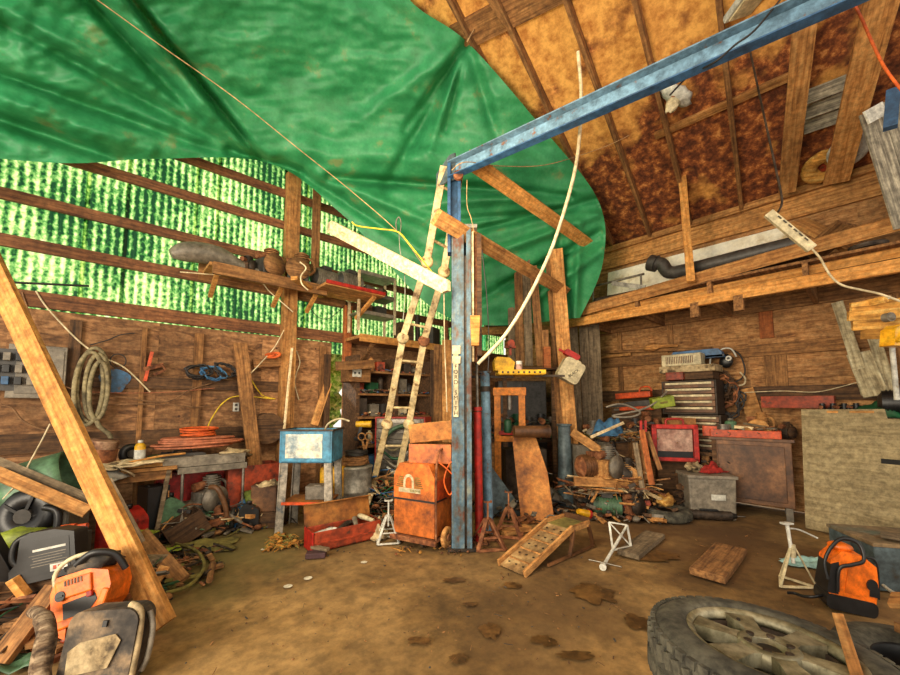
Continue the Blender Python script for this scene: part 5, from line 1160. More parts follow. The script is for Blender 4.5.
# muddy case
mc = cfr(120, 2.10, 0)
t = thing('muddy_case', 'mud-caked black case with peeling cream label in the left foreground', 'case', mc, rot=(math.radians(-12), 0, yc(6)))
build('body', MB().side(rrect(.34, .36, .06, cy=.18), .15).jit(.012, 7), MUD, t, bevel=.02)
build('peeling_label', MB().side([(-.12, .07), (.07, .10), (.11, .22), (.08, .25), (-.08, .22), (-.13, .18)], .006, y0=.08), DIRTY, t)
build('latch_slot', MB().box((.02, -.084, .30), (.02, .012, .03)), BLACKP, t)
build('edge_tube', MB().tube(spline([(.17, -.05, .0), (.175, -.05, .2), (.16, -.05, .34), (.10, -.04, .375)], 6), .018, 8), DIRTY, t)
build('side_handle', MB().tube(spline([(.19, 0, .05), (.21, 0, .12), (.21, 0, .25), (.18, 0, .33)], 6), .014, 8), GREY, t)
cable('tree_branch', 'thick dirty forked branch beside the muddy case', 'branch', [cfr(66, 1.93, .06), cfr(63, 2.0, .15), cfr(66, 2.06, .27), cfr(60, 2.12, .33), cfr(52, 2.2, .31)], [.04] * 6 + [.045] * 6 + [.04] * 6 + [.03] * 7, BARK, n=10)
t = thing('saw_bar_cover', 'orange plastic guard lying on the floor left of the branch', 'guard', F(46, 648) + V((0, 0, .03)), rot=(.1, -.25, yc(5)))
build('plate', MB().box((0, 0, 0), (.15, .05, .05)), ORANGE, t, bevel=.008); build('knob', MB().cyl((.03, -.035, 0), (.03, -.02, 0), .017), BLACKP, t)
solo('plastic_wrapper', 'crumpled grey-green plastic wrapper in the bottom left corner', 'wrapper', MB().grid(lambda a, b: V(((a - .5) * .3, (b - .5) * .16, .03 + .05 * noise.noise(V((a * 4, b * 4, 9))))), 10, 8), GREENP, F(12, 668), yc(20), solid=.004)
litter('loose dark scrap filling the gaps of the left foreground junk', [cfr(20, 2.5), cfr(45, 2.4), cfr(85, 2.6), cfr(110, 2.7), cfr(60, 2.9), cfr(30, 2.8), cfr(10, 2.6), cfr(120, 2.5)], .28, 380, [DSTEEL, W_DRK, RUST, MUD, BLACKP, W_BRN, REDD], .03, .11, 4, pile=.16)
# ================================================================ parts washer
wp = cfr(308, 4.42, 0) + RF * .2
t = thing('parts_washer', 'worn blue parts washer basin on four grey angle legs', 'parts washer', wp, yc(0))
w_, d_, z0, z1 = .60, .44, .79, 1.16
b = MB().box((0, 0, z0 + .01), (w_, d_, .02)).box((-w_ / 2 + .01, 0, (z0 + z1) / 2), (.02, d_, z1 - z0)).box((w_ / 2 - .01, 0, (z0 + z1) / 2), (.02, d_, z1 - z0)).box((0, -d_ / 2 + .01, (z0 + z1) / 2), (w_ - .04, .02, z1 - z0)).box((0, d_ / 2 - .01, (z0 + z1) / 2), (w_ - .04, .02, z1 - z0))
build('basin', b, paint('washer_blue', (74, 152, 190), (96, 84, 70), .38, scale=6), t, bevel=.004)
build('worn_front_label', MB().box((-.02, -d_ / 2 - .003, (z0 + z1) / 2 + .005), (.42, .006, .27)), gm('worn_silver_label', [(.36, (120, 140, 150)), (.46, (176, 184, 180)), (.58, (236, 224, 196))], scale=6, rough=.5, bump=.05, dirt=.1), t)
build('rim', MB().box((0, -d_ / 2, z1), (w_ + .03, .03, .02)).box((0, d_ / 2, z1), (w_ + .03, .03, .02)).box((-w_ / 2, 0, z1), (.03, d_, .02)).box((w_ / 2, 0, z1), (.03, d_, .02)), DSTEEL, t, bevel=.003)
build('red_tray', MB().box((.02, 0, z1 - .06), (w_ * .8, d_ * .8, .02)), REDD, t)
for sx_ in (-1, 1):
    for sy_ in (-1, 1):
        x_, y_ = sx_ * (w_ / 2 - .05), sy_ * (d_ / 2 - .03)
        build('leg', MB().bar((x_ + sx_ * .03, y_ + sy_ * .02, 0), (x_, y_, z0), .09, .012, n=(0, -1, 0)).bar((x_ + sx_ * .07, y_, 0), (x_ + sx_ * .04, y_, z0), .012, .05, n=(0, -1, 0)), paint('leg_grey', (166, 156, 140), (96, 104, 110), .4, scale=8), t, bevel=.002)
build('lower_shelf', MB().box((0, 0, .34), (w_ - .06, d_ - .04, .015)), BRONZE, t)
build('shelf_edge', MB().box((0, -d_ / 2 + .01, .335), (w_ - .08, .02, .03)), ORANGER, t)
build('spout_hose', MB().tube(spline([(.1, .1, z1 - .05), (.15, .1, z1 + .06), (.28, .12, z1 + .12), (.4, .14, z1 + .09)], 6), .012, 8), CREAM, t)
carton('grey_case_box', 'grey lidded box on the lower shelf of the parts washer', wp + RX * .09 + V((0, 0, .35)), .26, .2, .14, GREY, yc(5))
t = thing('yellow_container', 'amber translucent container glowing behind the washer legs', 'container', wp + RF * .45 + RX * .12 + V((0, 0, .25)), yc())
build('body', MB().box((0, 0, .2), (.3, .2, .4)), AMBER, t, bevel=.03); build('cap', MB().cyl((0, 0, .4), (0, 0, .45), .04), BLACKP, t)
solo('washer_crate', 'brown crate on the floor behind the parts washer', 'crate', MB().box((0, 0, .12), (.6, .3, .24)).box((0, -.155, .12), (.62, .02, .05)), BRN, wp + RF * .45 + RX * .1, yc(), bevel=.004)
# galvanised drum + rope
dr = cfr(356, 5.25, 0)
t = thing('galvanised_drum', 'galvanised steel drum with rope piled on its lid', 'drum', dr, yc())
build('shell', MB().lathe([(.0, 0), (.235, 0), (.24, .02), (.235, .04), (.235, .30), (.242, .31), (.235, .32), (.235, .60), (.245, .61), (.245, .63), (.0, .63)], 28), GALV, t)
coil('rope_pile', 'coil of brown rope lying on the steel drum', 'rope', dr + V((0, 0, .635)), .17, 6, .016, W_BRN, seed=2, rise=.015)
coil('black_hose_coil', 'dark hose coil on the drum beside the rope', 'hose', dr + V((.06, .06, .74)), .14, 4, .016, BCORD, seed=6, rise=.015)
# red open toolbox
tb = (F(305, 553) + F(375, 537)) / 2 + RF * .08
ang = 38
t = thing('open_toolbox', 'battered red open toolbox with its lid thrown back', 'toolbox', tb, yc(ang))
L_, d_, h_ = .74, .24, .19
b = MB().box((0, 0, .01), (L_, d_, .02)).box((-L_ / 2 + .01, 0, h_ / 2), (.02, d_, h_)).box((L_ / 2 - .01, 0, h_ / 2), (.02, d_, h_)).box((0, -d_ / 2 + .008, h_ / 2), (L_, .016, h_)).box((0, d_ / 2 - .008, h_ / 2), (L_, .016, h_))
build('body', b, REDD, t, bevel=.005)
build('side_rail', MB().box((0, -d_ / 2 - .006, h_ * .42), (L_ * .98, .012, .014)), REDD, t)
build('end_cap', MB().box((-L_ / 2 - .004, 0, h_ / 2), (.012, d_ + .02, h_ + .01)), REDP, t, bevel=.003)
lid = build('lid', MB().box((0, .02, .13), (L_, .02, .26)).box((0, -.02, .255), (L_, .08, .012)), BRONZE, t, bevel=.004); lid.location = (0, d_ / 2 + .01, h_ - .04); lid.rotation_euler = (-.22, .0, 0)
for i, (x_, m_) in enumerate([(-.22, WHITEP), (0, DSTEEL), (.14, GREY), (.27, CREAM)]):
    solo('loose_tool', ['pale tool lying in the left of the open toolbox', 'dark tool lying in the middle of the open toolbox', 'grey tool in the open toolbox', 'rolled white glove on top of the open toolbox'][i], 'tool',
         MB().cyl((-.1, 0, 0), (.08, .03, .02), .02, .03, 10).ell((.1, .03, .02), (.04, .03, .025), 10, 6), m_, tb + (RX * math.cos(math.radians(ang)) + RF * math.sin(math.radians(ang))) * x_ + V((0, 0, .13 + .02 * i)), yc(20 + 40 * i))
cloth('plastic_bag', 'clear crumpled plastic bag at the right end of the red toolbox', cfr(379, 4.35, 0), .24, .3, .22, DIRTY, 4, cat='plastic bag')
solo('small_purple_block', 'dark purplish block on the floor under the toolbox corner', 'block', MB().box((0, 0, .025), (.18, .10, .05)), gm('purple', [(.3, (66, 40, 50)), (.6, (92, 60, 62))]), F(316, 557), yc(10), bevel=.006)
board('grey_offcut', F(312, 553) + V((0, 0, .06)), F(328, 556) + V((0, 0, .06)), .05, .03, W_GRY, 'short grey stick lying against the front of the red toolbox', 'offcut', face=(0, 0, 1))
jack_stand('jack_stand', 'white jack stand standing between the red toolbox and orange case', F(388, 541), .42, WHITEP, yc(12), foot=.22, bar=.02)
# ================================================================ shelving behind the ladder
sb = cfr(400, 6.4, 0); sy_ = 0.0
su = thing('storage_shelving', 'dark wooden storage shelving behind the ladder', 'shelving', (onL(402, 400, off=.25).x, V0 - .32, 0), 0)
Wd = onL(448, 400, off=.3).x - onL(352, 400, off=.3).x
for x_ in (-Wd / 2, -Wd * .15, Wd * .2, Wd / 2): build('upright', MB().box((x_, 0, 1.12), (.06, .45, 2.24)), W_DRK, su, bevel=.003)
ZS = (.35, .80, 1.25, 1.62, 1.98)
for z_ in ZS: build('shelf_board', MB().box((0, 0, z_), (Wd, .48, .035)), W_BRN, su, bevel=.003)
build('back_panel', MB().box((0, .22, 1.1), (Wd, .01, 2.2)), W_DRK, su)
sxp = onL(402, 400, off=.25).x
rnd = random.Random(5)
kinds = ['dull box', 'small carton', 'paint tin', 'jar', 'dark case', 'oil tin', 'spray tin', 'tool case']
cols_ = [W_DRK, CARD, GREY, BLUED, REDD, DGREY, W_TAN, GREEND, CREAM, BRN, DSTEEL]
shelf_words = ['bottom', 'second', 'third', 'fourth', 'top']
for si, z_ in enumerate(ZS):
    x_ = -Wd / 2 + .14; n = 0
    while x_ < Wd / 2 - .1:
        w_ = rnd.uniform(.09, .2); h_ = rnd.uniform(.12, .28); m_ = cols_[(si * 5 + n * 3) % len(cols_)]
        if any(abs(x_ - q) < w_ / 2 + .05 for q in (-Wd * .15, Wd * .2)): x_ += .07; continue
        pos = V((sxp + x_, V0 - .34, z_ + .018)); word = ['far left', 'left', 'left of middle', 'middle', 'right of middle', 'right', 'far right', 'rightmost', 'last', 'end'][min(9, n)]
        mn = m_.name.replace('_', ' ')
        if rnd.random() < .5:
            carton('storage_box', '%s box, %s on the %s shelf behind the ladder' % (mn.replace(' paint', '').replace(' plastic', ''), word, shelf_words[si]), pos, w_, .24, h_, m_, rnd.uniform(-.2, .2), group='things on the shelving behind the ladder')
        else:
            tin('storage_tin', '%s tin, %s on the %s shelf behind the ladder' % (mn.replace(' paint', '').replace(' plastic', ''), word, shelf_words[si]), 'tin', pos, w_ * .42, h_, m_, m_, .02, group='things on the shelving behind the ladder')
        x_ += w_ * .5 + rnd.uniform(.08, .13); n += 1
drawer_chest('red_tool_chest', 'red framed tool chest with grey drawers behind the ladder', cfr(404, 5.85, .32), .78, .36, .95, 6, REDP, GREY, STEEL, yc(-12))
solo('wooden_box', 'dark wooden box under the red tool chest', 'box', MB().box((0, 0, .16), (.85, .4, .32)).box((0, -.205, .16), (.87, .02, .06)), W_DRK, cfr(404, 5.85, 0), yc(-12), bevel=.004)
solo('grey_duct_elbow', 'curved grey plastic hose draped over the red chest', 'hose', MB().tube(spline([(-.35, 0, 0), (-.2, -.05, .15), (0, -.05, .2), (.2, -.02, .1), (.3, 0, -.05)], 6), .03, 8), GREENP, cfr(408, 5.6, .95), yc())
for i in range(5):
    cable('hanging_hose', ['pale hose strand curving low behind the ladder', 'green hose strand behind the ladder', 'grey hose strand behind the ladder', 'white hose strand behind the ladder foot', 'dark hose strand behind the ladder foot'][i], 'hose',
          A((378 + 3 * i, 440 + 9 * i, 5.5), (390 + 2 * i, 450 + 8 * i, 5.45), (402, 446 + 10 * i, 5.45), (412 - i, 432 + 9 * i, 5.5)), .018, [HOSEG, GREEND, GREY, WHITEP, BCORD][i])
carton('wall_box', 'brown box with a white card mounted beside the daylight gap', (onL(361, 375, off=.62).x, V0 - .45, onL(354, 382, off=.6).z), .36, .3, .24, W_BRN, 0.0)
board('box_header', onL(336, 366, off=.75), onL(374, 364, off=.75), .13, .04, W_BRN, 'short brown header board above the wall box', 'board', face=(0, -1, 0))
t = thing('power_drill', 'tan-handled cordless drill hanging left of the red chest', 'drill', cfr(365, 5.6, 1.05), yc(0))
build('body', MB().cyl((-.12, 0, .12), (.10, 0, .12), .045, .05, 12), YELP, t); build('grip', MB().bar((-.04, 0, .1), (-.08, 0, -.06), .05, .05), BLACKP, t, bevel=.006)
build('battery', MB().box((-.08, 0, -.09), (.12, .08, .05)), BLACKP, t, bevel=.006)
solo('scissors', 'open metal shears hanging by the red chest', 'shears', MB().bar((-.05, 0, -.25), (.04, 0, .1), .03, .01, n=(0, -1, 0)).bar((.06, 0, -.25), (-.04, 0, .1), .03, .01, n=(0, -1, 0)).tube([(-.05 + .05 * math.cos(a), 0, .15 + .05 * math.sin(a)) for a in [i * PI / 6 for i in range(12)]], .01, 6, True).tube([(.05 + .05 * math.cos(a), 0, .15 + .05 * math.sin(a)) for a in [i * PI / 6 for i in range(12)]], .01, 6, True), W_TAN, cfr(366, 5.45, .85), yc())
# open boards behind column
for i, (px, y0, t_, w_, m_) in enumerate([(438, 345, 6.4, .14, W_BRN), (447, 340, 6.2, .16, W_TAN), (433, 350, 6.6, .1, W_DRK)]):
    q = at(px, y0, t_); board('upright_plank', V((q.x, q.y, 0)), q, w_, .03, m_, ['brown plank standing behind the ladder', 'tan plank standing just left of the blue column', 'narrow dark plank standing behind the ladder'][i], 'plank')
for si, z_ in enumerate(ZS): litter('small odds and ends strewn along the %s shelf behind the ladder' % shelf_words[si], [(sxp + q * Wd / 12, V0 - .42, z_ + .02) for q in range(-5, 6)], .12, 90, [DSTEEL, W_DRK, RUST, GREY, REDD, BLUED, DIRTY], .03, .08, 60 + si, pile=.08)
litter('mixed parts and rubbish on the floor behind the ladder and drum', [cfr(345, 5.2), cfr(375, 5.5), cfr(400, 5.2), cfr(400, 4.7), cfr(385, 4.9), cfr(440, 5.2), cfr(430, 4.9), cfr(470, 5.2)], .35, 360, [DSTEEL, W_DRK, RUST, BLACKP, W_BRN, GREY, GREEND], .03, .12, 6, pile=.28)
litter('rusty chips and leaves around the column foot', [F(440, 545), F(455, 550), F(475, 545), F(490, 540), F(410, 552)], .16, 120, [RUST, W_DRK, LEAF], .015, .05, 7, pile=.02)
# ================================================================ back corner bench seen between column and post
bb = thing('corner_bench', 'dim wooden bench in the back corner behind the press frame', 'workbench', cfr(528, 6.45, 0), yc(0))
build('top', MB().box((0, 0, .88), (1.5, .6, .05)), W_DRK, bb, bevel=.004)
for x_ in (-.65, .65):
    for y_ in (-.22, .22): build('leg', MB().box((x_, y_, .43), (.08, .08, .86)), W_BRN, bb, bevel=.003)
for i, px in enumerate((500, 514, 528, 541, 552)):
    engine('drill_casting', ['dark machine head at the left of the corner bench', 'second dark machine head on the corner bench', 'green-grey machine head mid corner bench', 'small machine head right of mid corner bench', 'machine head at the right end of the corner bench'][i], cfr(px, 6.3, .905), .36 + .05 * (i % 2), [DSTEEL, DGREY, GREENP, DSTEEL, RUST][i], [DGREY, GREEND, DGREY, BLACKP, DSTEEL][i], yc(30 * i), seed=20 + i, group='machine heads on the corner bench')
sb2 = thing('corner_shelf', 'high wooden shelf across the back corner behind the slats', 'shelf', at(500, 330, 7.2), yc(-8))
build('shelf_board', MB().box((.2, 0, 0), (2.2, .45, .05)), W_TAN, sb2, bevel=.003); build('front_rail', MB().box((.2, -.24, -.06), (2.2, .04, .14)), W_TAN, sb2, bevel=.003)
for x_ in (-.7, 1.1): build('post', MB().box((x_, .1, -1.43 + .02), (.09, .09, 2.82 - .05)), W_BRN, sb2)
carton('white_carton', 'pale box on the corner shelf under the tarpaulin', at(493, 322, 7.2) + V((0, 0, -.1)), .3, .25, .32, GREY, yc(10))
carton('black_carton', 'black box on the corner shelf under the tarpaulin', at(502, 322, 7.2) + V((0, 0, -.1)), .22, .25, .26, BLACKP, yc(-10))
carton('grey_stock_box', 'dim grey cabinet standing below the yellow tray', cfr(522, 5.7, 0), .6, .35, .80, DSTEEL, yc(5), cat='cabinet')
t = thing('darkening_locker', 'dark locker added to darken the back corner behind the slats', 'locker', cfr(520, 7.3, 0), yc(0))  # invented dark locker, makes the wall area behind the slats darker
build('body', MB().box((0, 0, .95), (.9, .45, 1.9)), DSTEEL, t, bevel=.006)
for x_ in (-.22, .22): build('door', MB().box((x_, -.235, .97), (.42, .02, 1.8)), DGREY, t, bevel=.004)
litter('small tools and fittings on the corner bench behind the press', [cfr(p, 6.25, .91) for p in (500, 515, 530, 545, 555)], .2, 200, [DSTEEL, GREY, RUST, GREENP, W_DRK], .05, .14, 21, pile=.35, long=.4)
litter('dark jumble of parts behind the press frame', [cfr(500, 5.4), cfr(530, 5.3), cfr(548, 5.4), cfr(545, 5.0), cfr(515, 5.0)], .3, 220, [DSTEEL, W_DRK, BLACKP, GREY, RUST], .04, .13, 8, pile=.35)
cloth('white_bag', 'small white plastic bag beside the blue-grey pipe', cfr(550, 5.4, .12), .35, .25, .22, GREY, 11, cat='plastic bag')
# ================================================================ car ramp
ra = F(511, 571); rb = cfr(573, 4.1, 0)
t = thing('car_ramp', 'worn tan steel car ramp with punched tread', 'car ramp', ra, math.atan2((rb - ra).y, (rb - ra).x))
H_, Wr, Ls_ = .24, .30, .72
tr = build('tread_plate', MB().bar((0, 0, .012), (Ls_, 0, H_), Wr - .04, .01), gm('ramp_tan', [(.32, (120, 88, 54)), (.5, (168, 132, 84)), (.64, (196, 164, 112))], scale=6, rough=.8), t)
for i in range(4): build('tread_rib', MB().bar((.12 + .15 * i, -Wr / 2 + .03, .02 + H_ * (.12 + .15 * i) / Ls_), (.12 + .15 * i, Wr / 2 - .03, .02 + H_ * (.12 + .15 * i) / Ls_), .012, .012), W_TAN, tr)
for i in range(5):
    for j in range(3): build('punched_hole', MB().cyl((.07 + .14 * i, -.08 + .08 * j, .017 + H_ * (.07 + .14 * i) / Ls_), (.07 + .14 * i, -.08 + .08 * j, .021 + H_ * (.07 + .14 * i) / Ls_), .011, n=8), BLACKP, tr)
for s_ in (-1, 1):
    build('side_rail', MB().bar((0, s_ * Wr / 2, .02), (Ls_, s_ * Wr / 2, H_ + .02), .025, .06, n=(0, 0, 1)), RUST if 0 else W_TAN, t, bevel=.003)
    build('platform_rail', MB().bar((Ls_, s_ * Wr / 2, H_ + .01), (Ls_ + .30, s_ * Wr / 2, H_ + .01), .02, .06, n=(0, 0, 1)), W_TAN, t, bevel=.003)
    build('support_leg', MB().bar((Ls_ + .28, s_ * Wr / 2, H_), (Ls_ + .36, s_ * Wr / 2, 0.01), .035, .02), BRN, t)
    build('support_leg', MB().bar((Ls_ + .02, s_ * Wr / 2, H_), (Ls_ - .05, s_ * Wr / 2, 0.01), .035, .02), BRN, t)
    build('base_rail', MB().bar((Ls_ * .45, s_ * Wr / 2, .012), (Ls_ + .36, s_ * Wr / 2, .012), .02, .024), BRN, t)
build('platform', MB().box((Ls_ + .15, 0, H_), (.31, Wr - .02, .012)), OLIVE, t)
build('end_stop', MB().box((Ls_ + .31, 0, H_ + .03), (.015, Wr, .06)), BRN, t)
board('flat_shim', F(503, 536) + V((0, 0, .03)), F(528, 530) + V((0, 0, .03)), .12, .05, W_TAN, 'short tan block on the floor behind the car ramp', 'block', face=(0, 0, 1))
# fallen small jack stand
p0 = F(618, 545)
t = thing('tipped_jack_stand', 'small pale jack stand lying tipped over beside the grey board', 'jack stand', p0, yc(0))
def L3(px, py, t_): return (lambda w: V(((w - p0).dot(RX), (w - p0).dot(RF), w.z)))(at(px, py, t_))
a1, a2, a3 = L3(609, 522, 3.98), L3(627, 525, 3.95), L3(631, 546, 3.9); a4 = L3(613, 553, 3.8); e1 = L3(603, 566, 3.5); e1.z = .02; a4.z = max(.05, a4.z)
for i, (x_, y_) in enumerate([(a1, a2), (a2, a3), (a3, a1), (a1, a4), (a2, a4), (a3, a4)]): build('frame_bar', MB().bar(x_, y_, .02, .012), WHITEP, t, bevel=.002)
build('post', MB().cyl(a2.lerp(e1, .25), e1, .014), WHITEP, t); build('saddle', MB().cyl(e1, e1 + V((-.01, -.02, 0)), .03), WHITEP, t)
build('handle', MB().cyl(e1 + V((-.09, .1, .02)), e1 + V((.14, -.06, .02)), .007), STEEL, t)
q0, q1 = F(628, 558), F(655, 537)
board('grey_floor_board', q0 + V((0, 0, .03)), q1 + V((0, 0, .03)), .20, .05, W_GRY, 'grey wooden board lying on the floor beside the tipped jack stand', 'board', face=(0, 0, 1), bevel=.006)
q0, q1 = F(707, 580), F(731, 552)
board('brown_floor_block', q0 + V((0, 0, .035)), q1 + V((0, 0, .035)), .26, .06, W_RED if 0 else W_BRN, 'thick dark brown wooden block alone on the floor', 'block', face=(0, 0, 1), bevel=.008)
def onrv(px, off, z=0.0):
    r = ray(px, HORIZ); p = r * ((U0 - off) / r.x); return V((p.x, p.y, z))
YR = -PI / 2          # faces away from the right wall (local -y looks to -x)
# ================================================================ high storage platform on the right wall
zsf = 2.86; D = 1.2; xf = U0 - D
pf = thing('storage_platform', 'long overhead timber storage platform along the right wall', 'platform', (xf, 0, zsf), 0)
ya, yb = -1.6, onrv(567, D).y
build('front_beam', board_mesh(yb - ya, .14, .06, 1), W_YEL, pf, bevel=.004)
f_ = pf.children[-1]
f_.matrix_local = Matrix.Translation((0, ya, 0)) @ Matrix.Rotation(PI / 2, 4, 'Z') @ Matrix.Rotation(PI / 2, 4, 'X')
for i in range(7):
    y_ = yb - .25 - i * .95; build('joist', MB().box((D / 2, y_, .10), (D - .1, .05, .29)), W_BRN, pf)
for i in range(4): build('deck_board', MB().box((.18 + i * .27, (ya + yb) / 2, .26), (.24, yb - ya - .1, .03)), W_TAN if i % 2 else W_BRN, pf)
for px in (700, 745): p = onrv(px, D); build('hanger_block', MB().box((.0, p.y, -.12), (.07, .10, .2)), W_BRN, pf)
board('loose_beam', V((xf - .03, yb, 3.02)), at(905, 221, (xf - .02) / 1.55), .16, .06, W_TAN, 'upper long timber lying along the front edge of the platform', 'beam', face=-RF - V((0, 0, .3)))
board('loose_beam', V((xf + .14, yb - .1, 3.0)), V((xf + .2, ya + .5, 3.06)), .10, .05, W_YEL, 'second long timber lying behind the platform front edge', 'beam', face=-RF - V((0, 0, .3)))
board('strut_post', at(680, 150, 5.5), at(691, 282, 5.05), .10, .06, W_YEL, 'bright timber hanger from the rafters down to the platform', 'timber')
zd = zsf + .30
solo('painted_sheet', 'long pale painted panel leaning on the platform wall', 'panel', MB().box((0, 0, .42), (2.6, .03, .80)).jit(.004, 3), gm('painted_white_sheet', [(.30, (196, 176, 136)), (.42, (244, 236, 212)), (.6, (252, 248, 232))], scale=3, rough=.8, dirt=.12, grit=.15), (U0 - .22, onrv(705, .2).y + .2, zd), rot=(-.15, 0, YR), bevel=.003)
pA, pB = V((xf + .35, onrv(655, .9).y, zd + .08)), V((xf + .35, onrv(800, .9).y, zd + .14))
def plp(px, off, z): return onrv(px, off, z)
t = thing('grey_drain_pipe', 'long dark grey plastic pipe with elbow lying on the platform', 'pipe', (0, 0, 0), 0)
P_ = [plp(660, .85, zd + .50), plp(668, .85, zd + .46), plp(676, .85, zd + .30), plp(700, .87, zd + .27), plp(760, .9, zd + .27), plp(808, .85, zd + .29)]
build('tube', MB().tube(spline(P_, 6), .095, 14), DGREY, t); build('socket', MB().cyl(P_[0] + V((0, .06, .03)), P_[0] + V((0, -.04, -.02)), .125, n=18), DGREY, t)
t = thing('thin_drain_pipe', 'second thinner grey pipe on the platform', 'pipe', (0, 0, 0), 0)
P_ = [plp(598, 1.0, zd + .06), plp(640, 1.0, zd + .05), plp(690, 1.05, zd + .05)]; build('tube', MB().tube(spline(P_, 6), .05, 12), DSTEEL, t)
board('metal_brace', plp(616, 1.0, zd + .30), plp(650, .95, zd + .12), .07, .03, GALV, 'pale metal strut lying over the platform pipes', 'strut')
t = thing('metal_trestle', 'thin grey metal trestle on the platform by the tarpaulin', 'frame', plp(620, .95, zd), YR)
for x_ in (-.4, .4): build('leg', MB().cyl((x_, 0, 0), (x_, 0, .34), .015), STEEL, t)
build('bar', MB().cyl((-.45, 0, .34), (.45, 0, .34), .018), STEEL, t)
board('rafter_scrap', plp(688, .35, 3.62), plp(745, .7, 3.34), .16, .05, W_BRN, 'broken brown timber end above the white panel', 'timber')
solo('red_plastic_part', 'red plastic toolcase part on the platform behind the grey pipe', 'plastic part', MB().side([(-.4, 0), (.4, 0), (.36, .12), (.1, .2), (-.2, .14)], .1), REDP, plp(728, .5, zd + .20), YR, bevel=.02)
motor('winch_motor', 'dark motor on the platform beside the pipe elbow', plp(765, .6, zd), .15, .34, DSTEEL, W_DRK, YR)
carton('dark_crate', 'dark crate on the platform behind the hanging power strip', plp(785, .4, zd), .45, .35, .35, DGREY, YR)
board('wide_timber', plp(800, .5, zd + .05), plp(865, .9, zd + .35), .28, .05, W_BRN, 'wide brown board slanting at the right end of the platform', 'board', face=-RF)
board('wide_timber', plp(812, .35, 3.9), plp(868, .55, 3.3), .22, .05, W_TAN, 'board slanting down from the rafters at the right end', 'board', face=-RF)
tin('brake_disc', 'dark round disc lying at the right end of the platform', 'disc', plp(882, .95, zd), .16, .05, DSTEEL)
for i in range(4): board('stored_lumber', plp(700 + 8 * i, .45 + .1 * i, zd + .05 + .03 * i), plp(800 + 10 * i, .5 + .1 * i, zd + .06 + .04 * i), .12, .04, [W_BRN, W_TAN, W_DRK, W_BRN][i], ['brown plank stored flat on the platform by the wall', 'tan plank stored on the platform', 'dark plank stored on the platform', 'outer brown plank stored on the platform'][i], 'plank', face=(0, 0, 1), group='planks stored on the platform')
# rusted reel up on the gable
t = thing('yellow_reel', 'round yellow reel hung on the timbers at top right', 'reel', onRoof(822, 167, off=.10), rot=(RN * 1.0 - RF * .5).to_track_quat('Z', 'Y').to_euler()); t.scale = (1.05, 1.05, 1.05)
build('disc', MB().lathe([(.02, -.03), (.06, -.03), (.07, .05), (.17, .03), (.20, .01), (.20, -.02), (.02, -.03)], 28, close=True), OCHRE, t)
build('hub', MB().cyl((0, 0, -.05), (0, 0, .06), .035), REDD, t)
t = thing('white_reel', 'second reel, whitish, behind the last wide rafter', 'reel', onRoof(848, 150, off=.12), rot=(RN * 1.0 - RF * .5).to_track_quat('Z', 'Y').to_euler()); t.scale = (1.05, 1.05, 1.05)
build('disc', MB().lathe([(.02, -.03), (.17, -.03), (.19, -.01), (.19, .03), (.16, .05), (.02, .04)], 28, close=True), WHITEP, t)
build('hub', MB().cyl((0, 0, -.05), (0, 0, .06), .035), OCHRE, t)
for i in range(3): a, c_ = onRoof(800 + 2 * i, 100 + 14 * i, off=.05), onRoof(862, 76 + 16 * i, off=.05); board('grey_siding_offcut', a, c_, .15, .02, GRS, ['top grey board tucked between the wide rafters', 'middle grey board tucked between the wide rafters', 'bottom grey board tucked between the wide rafters'][i], 'board', group='grey boards between rafters')
t = thing('broken_lampholder', 'broken white plastic lamp fitting hanging from a rafter', 'light fitting', at(674, 98, 4.3), rot=(0, .5, yc()))
build('rose', MB().ell((0, 0, .05), (.19, .12, .06), 18, 9, .35, 3), WHITEP, t); build('shard', MB().ell((.02, 0, -.09), (.07, .04, .10), 12, 8, .5, 8), CREAM, t); build('socket', MB().cyl((0, 0, .0), (-.04, -.04, .09), .04), RUST, t)
t = thing('ceiling_box', 'pale square ceiling box at the top edge of the roof', 'ceiling fitting', at(746, 4, 3.45), rot=(0, -.35, yc()))
build('cover', MB().box((0, 0, 0), (.30, .25, .06)), WHITEP, t, bevel=.006); build('edge', MB().box((0, 0, -.035), (.24, .2, .015)), CREAM, t)
# hanging power strip and flex
ps = at(791, 230, 3.35)
pa, pb = at(768, 213, 3.3) - ps, at(812, 249, 3.2) - ps
t = thing('power_strip', 'cream power strip dangling on a cable at right', 'power strip', ps, 0)
build('body', MB().bar(pa, pb, .075, .045, n=-RF + V((0, 0, -.6))), CREAM, t, bevel=.005)
dd = (pb - pa).normalized(); nn2 = (-RF + V((0, 0, .9))); nn2 = (nn2 - dd * nn2.dot(dd)).normalized()
for i in range(6):
    c = pa.lerp(pb, .2 + .12 * i) + nn2 * .032; build('socket', MB().bar(c - dd * .018, c + dd * .018, .03, .006, n=nn2), DGREY, t)
cable('black_flex', 'black flex holding the power strip from the roof', 'cable', A((742, 10, 3.9), (752, 60, 3.7), (765, 120, 3.5), (776, 170, 3.4), (782, 200, 3.33), (778, 212, 3.3)), .009, DSTEEL)
cable('white_flex', 'cream flex running from the power strip to the right edge', 'cable', A((810, 247, 3.2), (820, 258, 3.15), (830, 275, 3.1), (842, 285, 3.05), (862, 290, 3.0), (880, 294, 2.95), (905, 303, 2.9)), .009, WCORD)
cable('orange_cable', 'bright orange cable hanging at the top right corner', 'cable', A((848, -6, 2.5), (860, 15, 2.5), (872, 42, 2.48), (885, 68, 2.45), (903, 92, 2.4)), .009, OCORD)
board('white_board_offcut', at(866, 118, 3.5), at(884, 108, 3.5), .13, .02, WHITEP, 'small white board nailed at the gable corner', 'board')
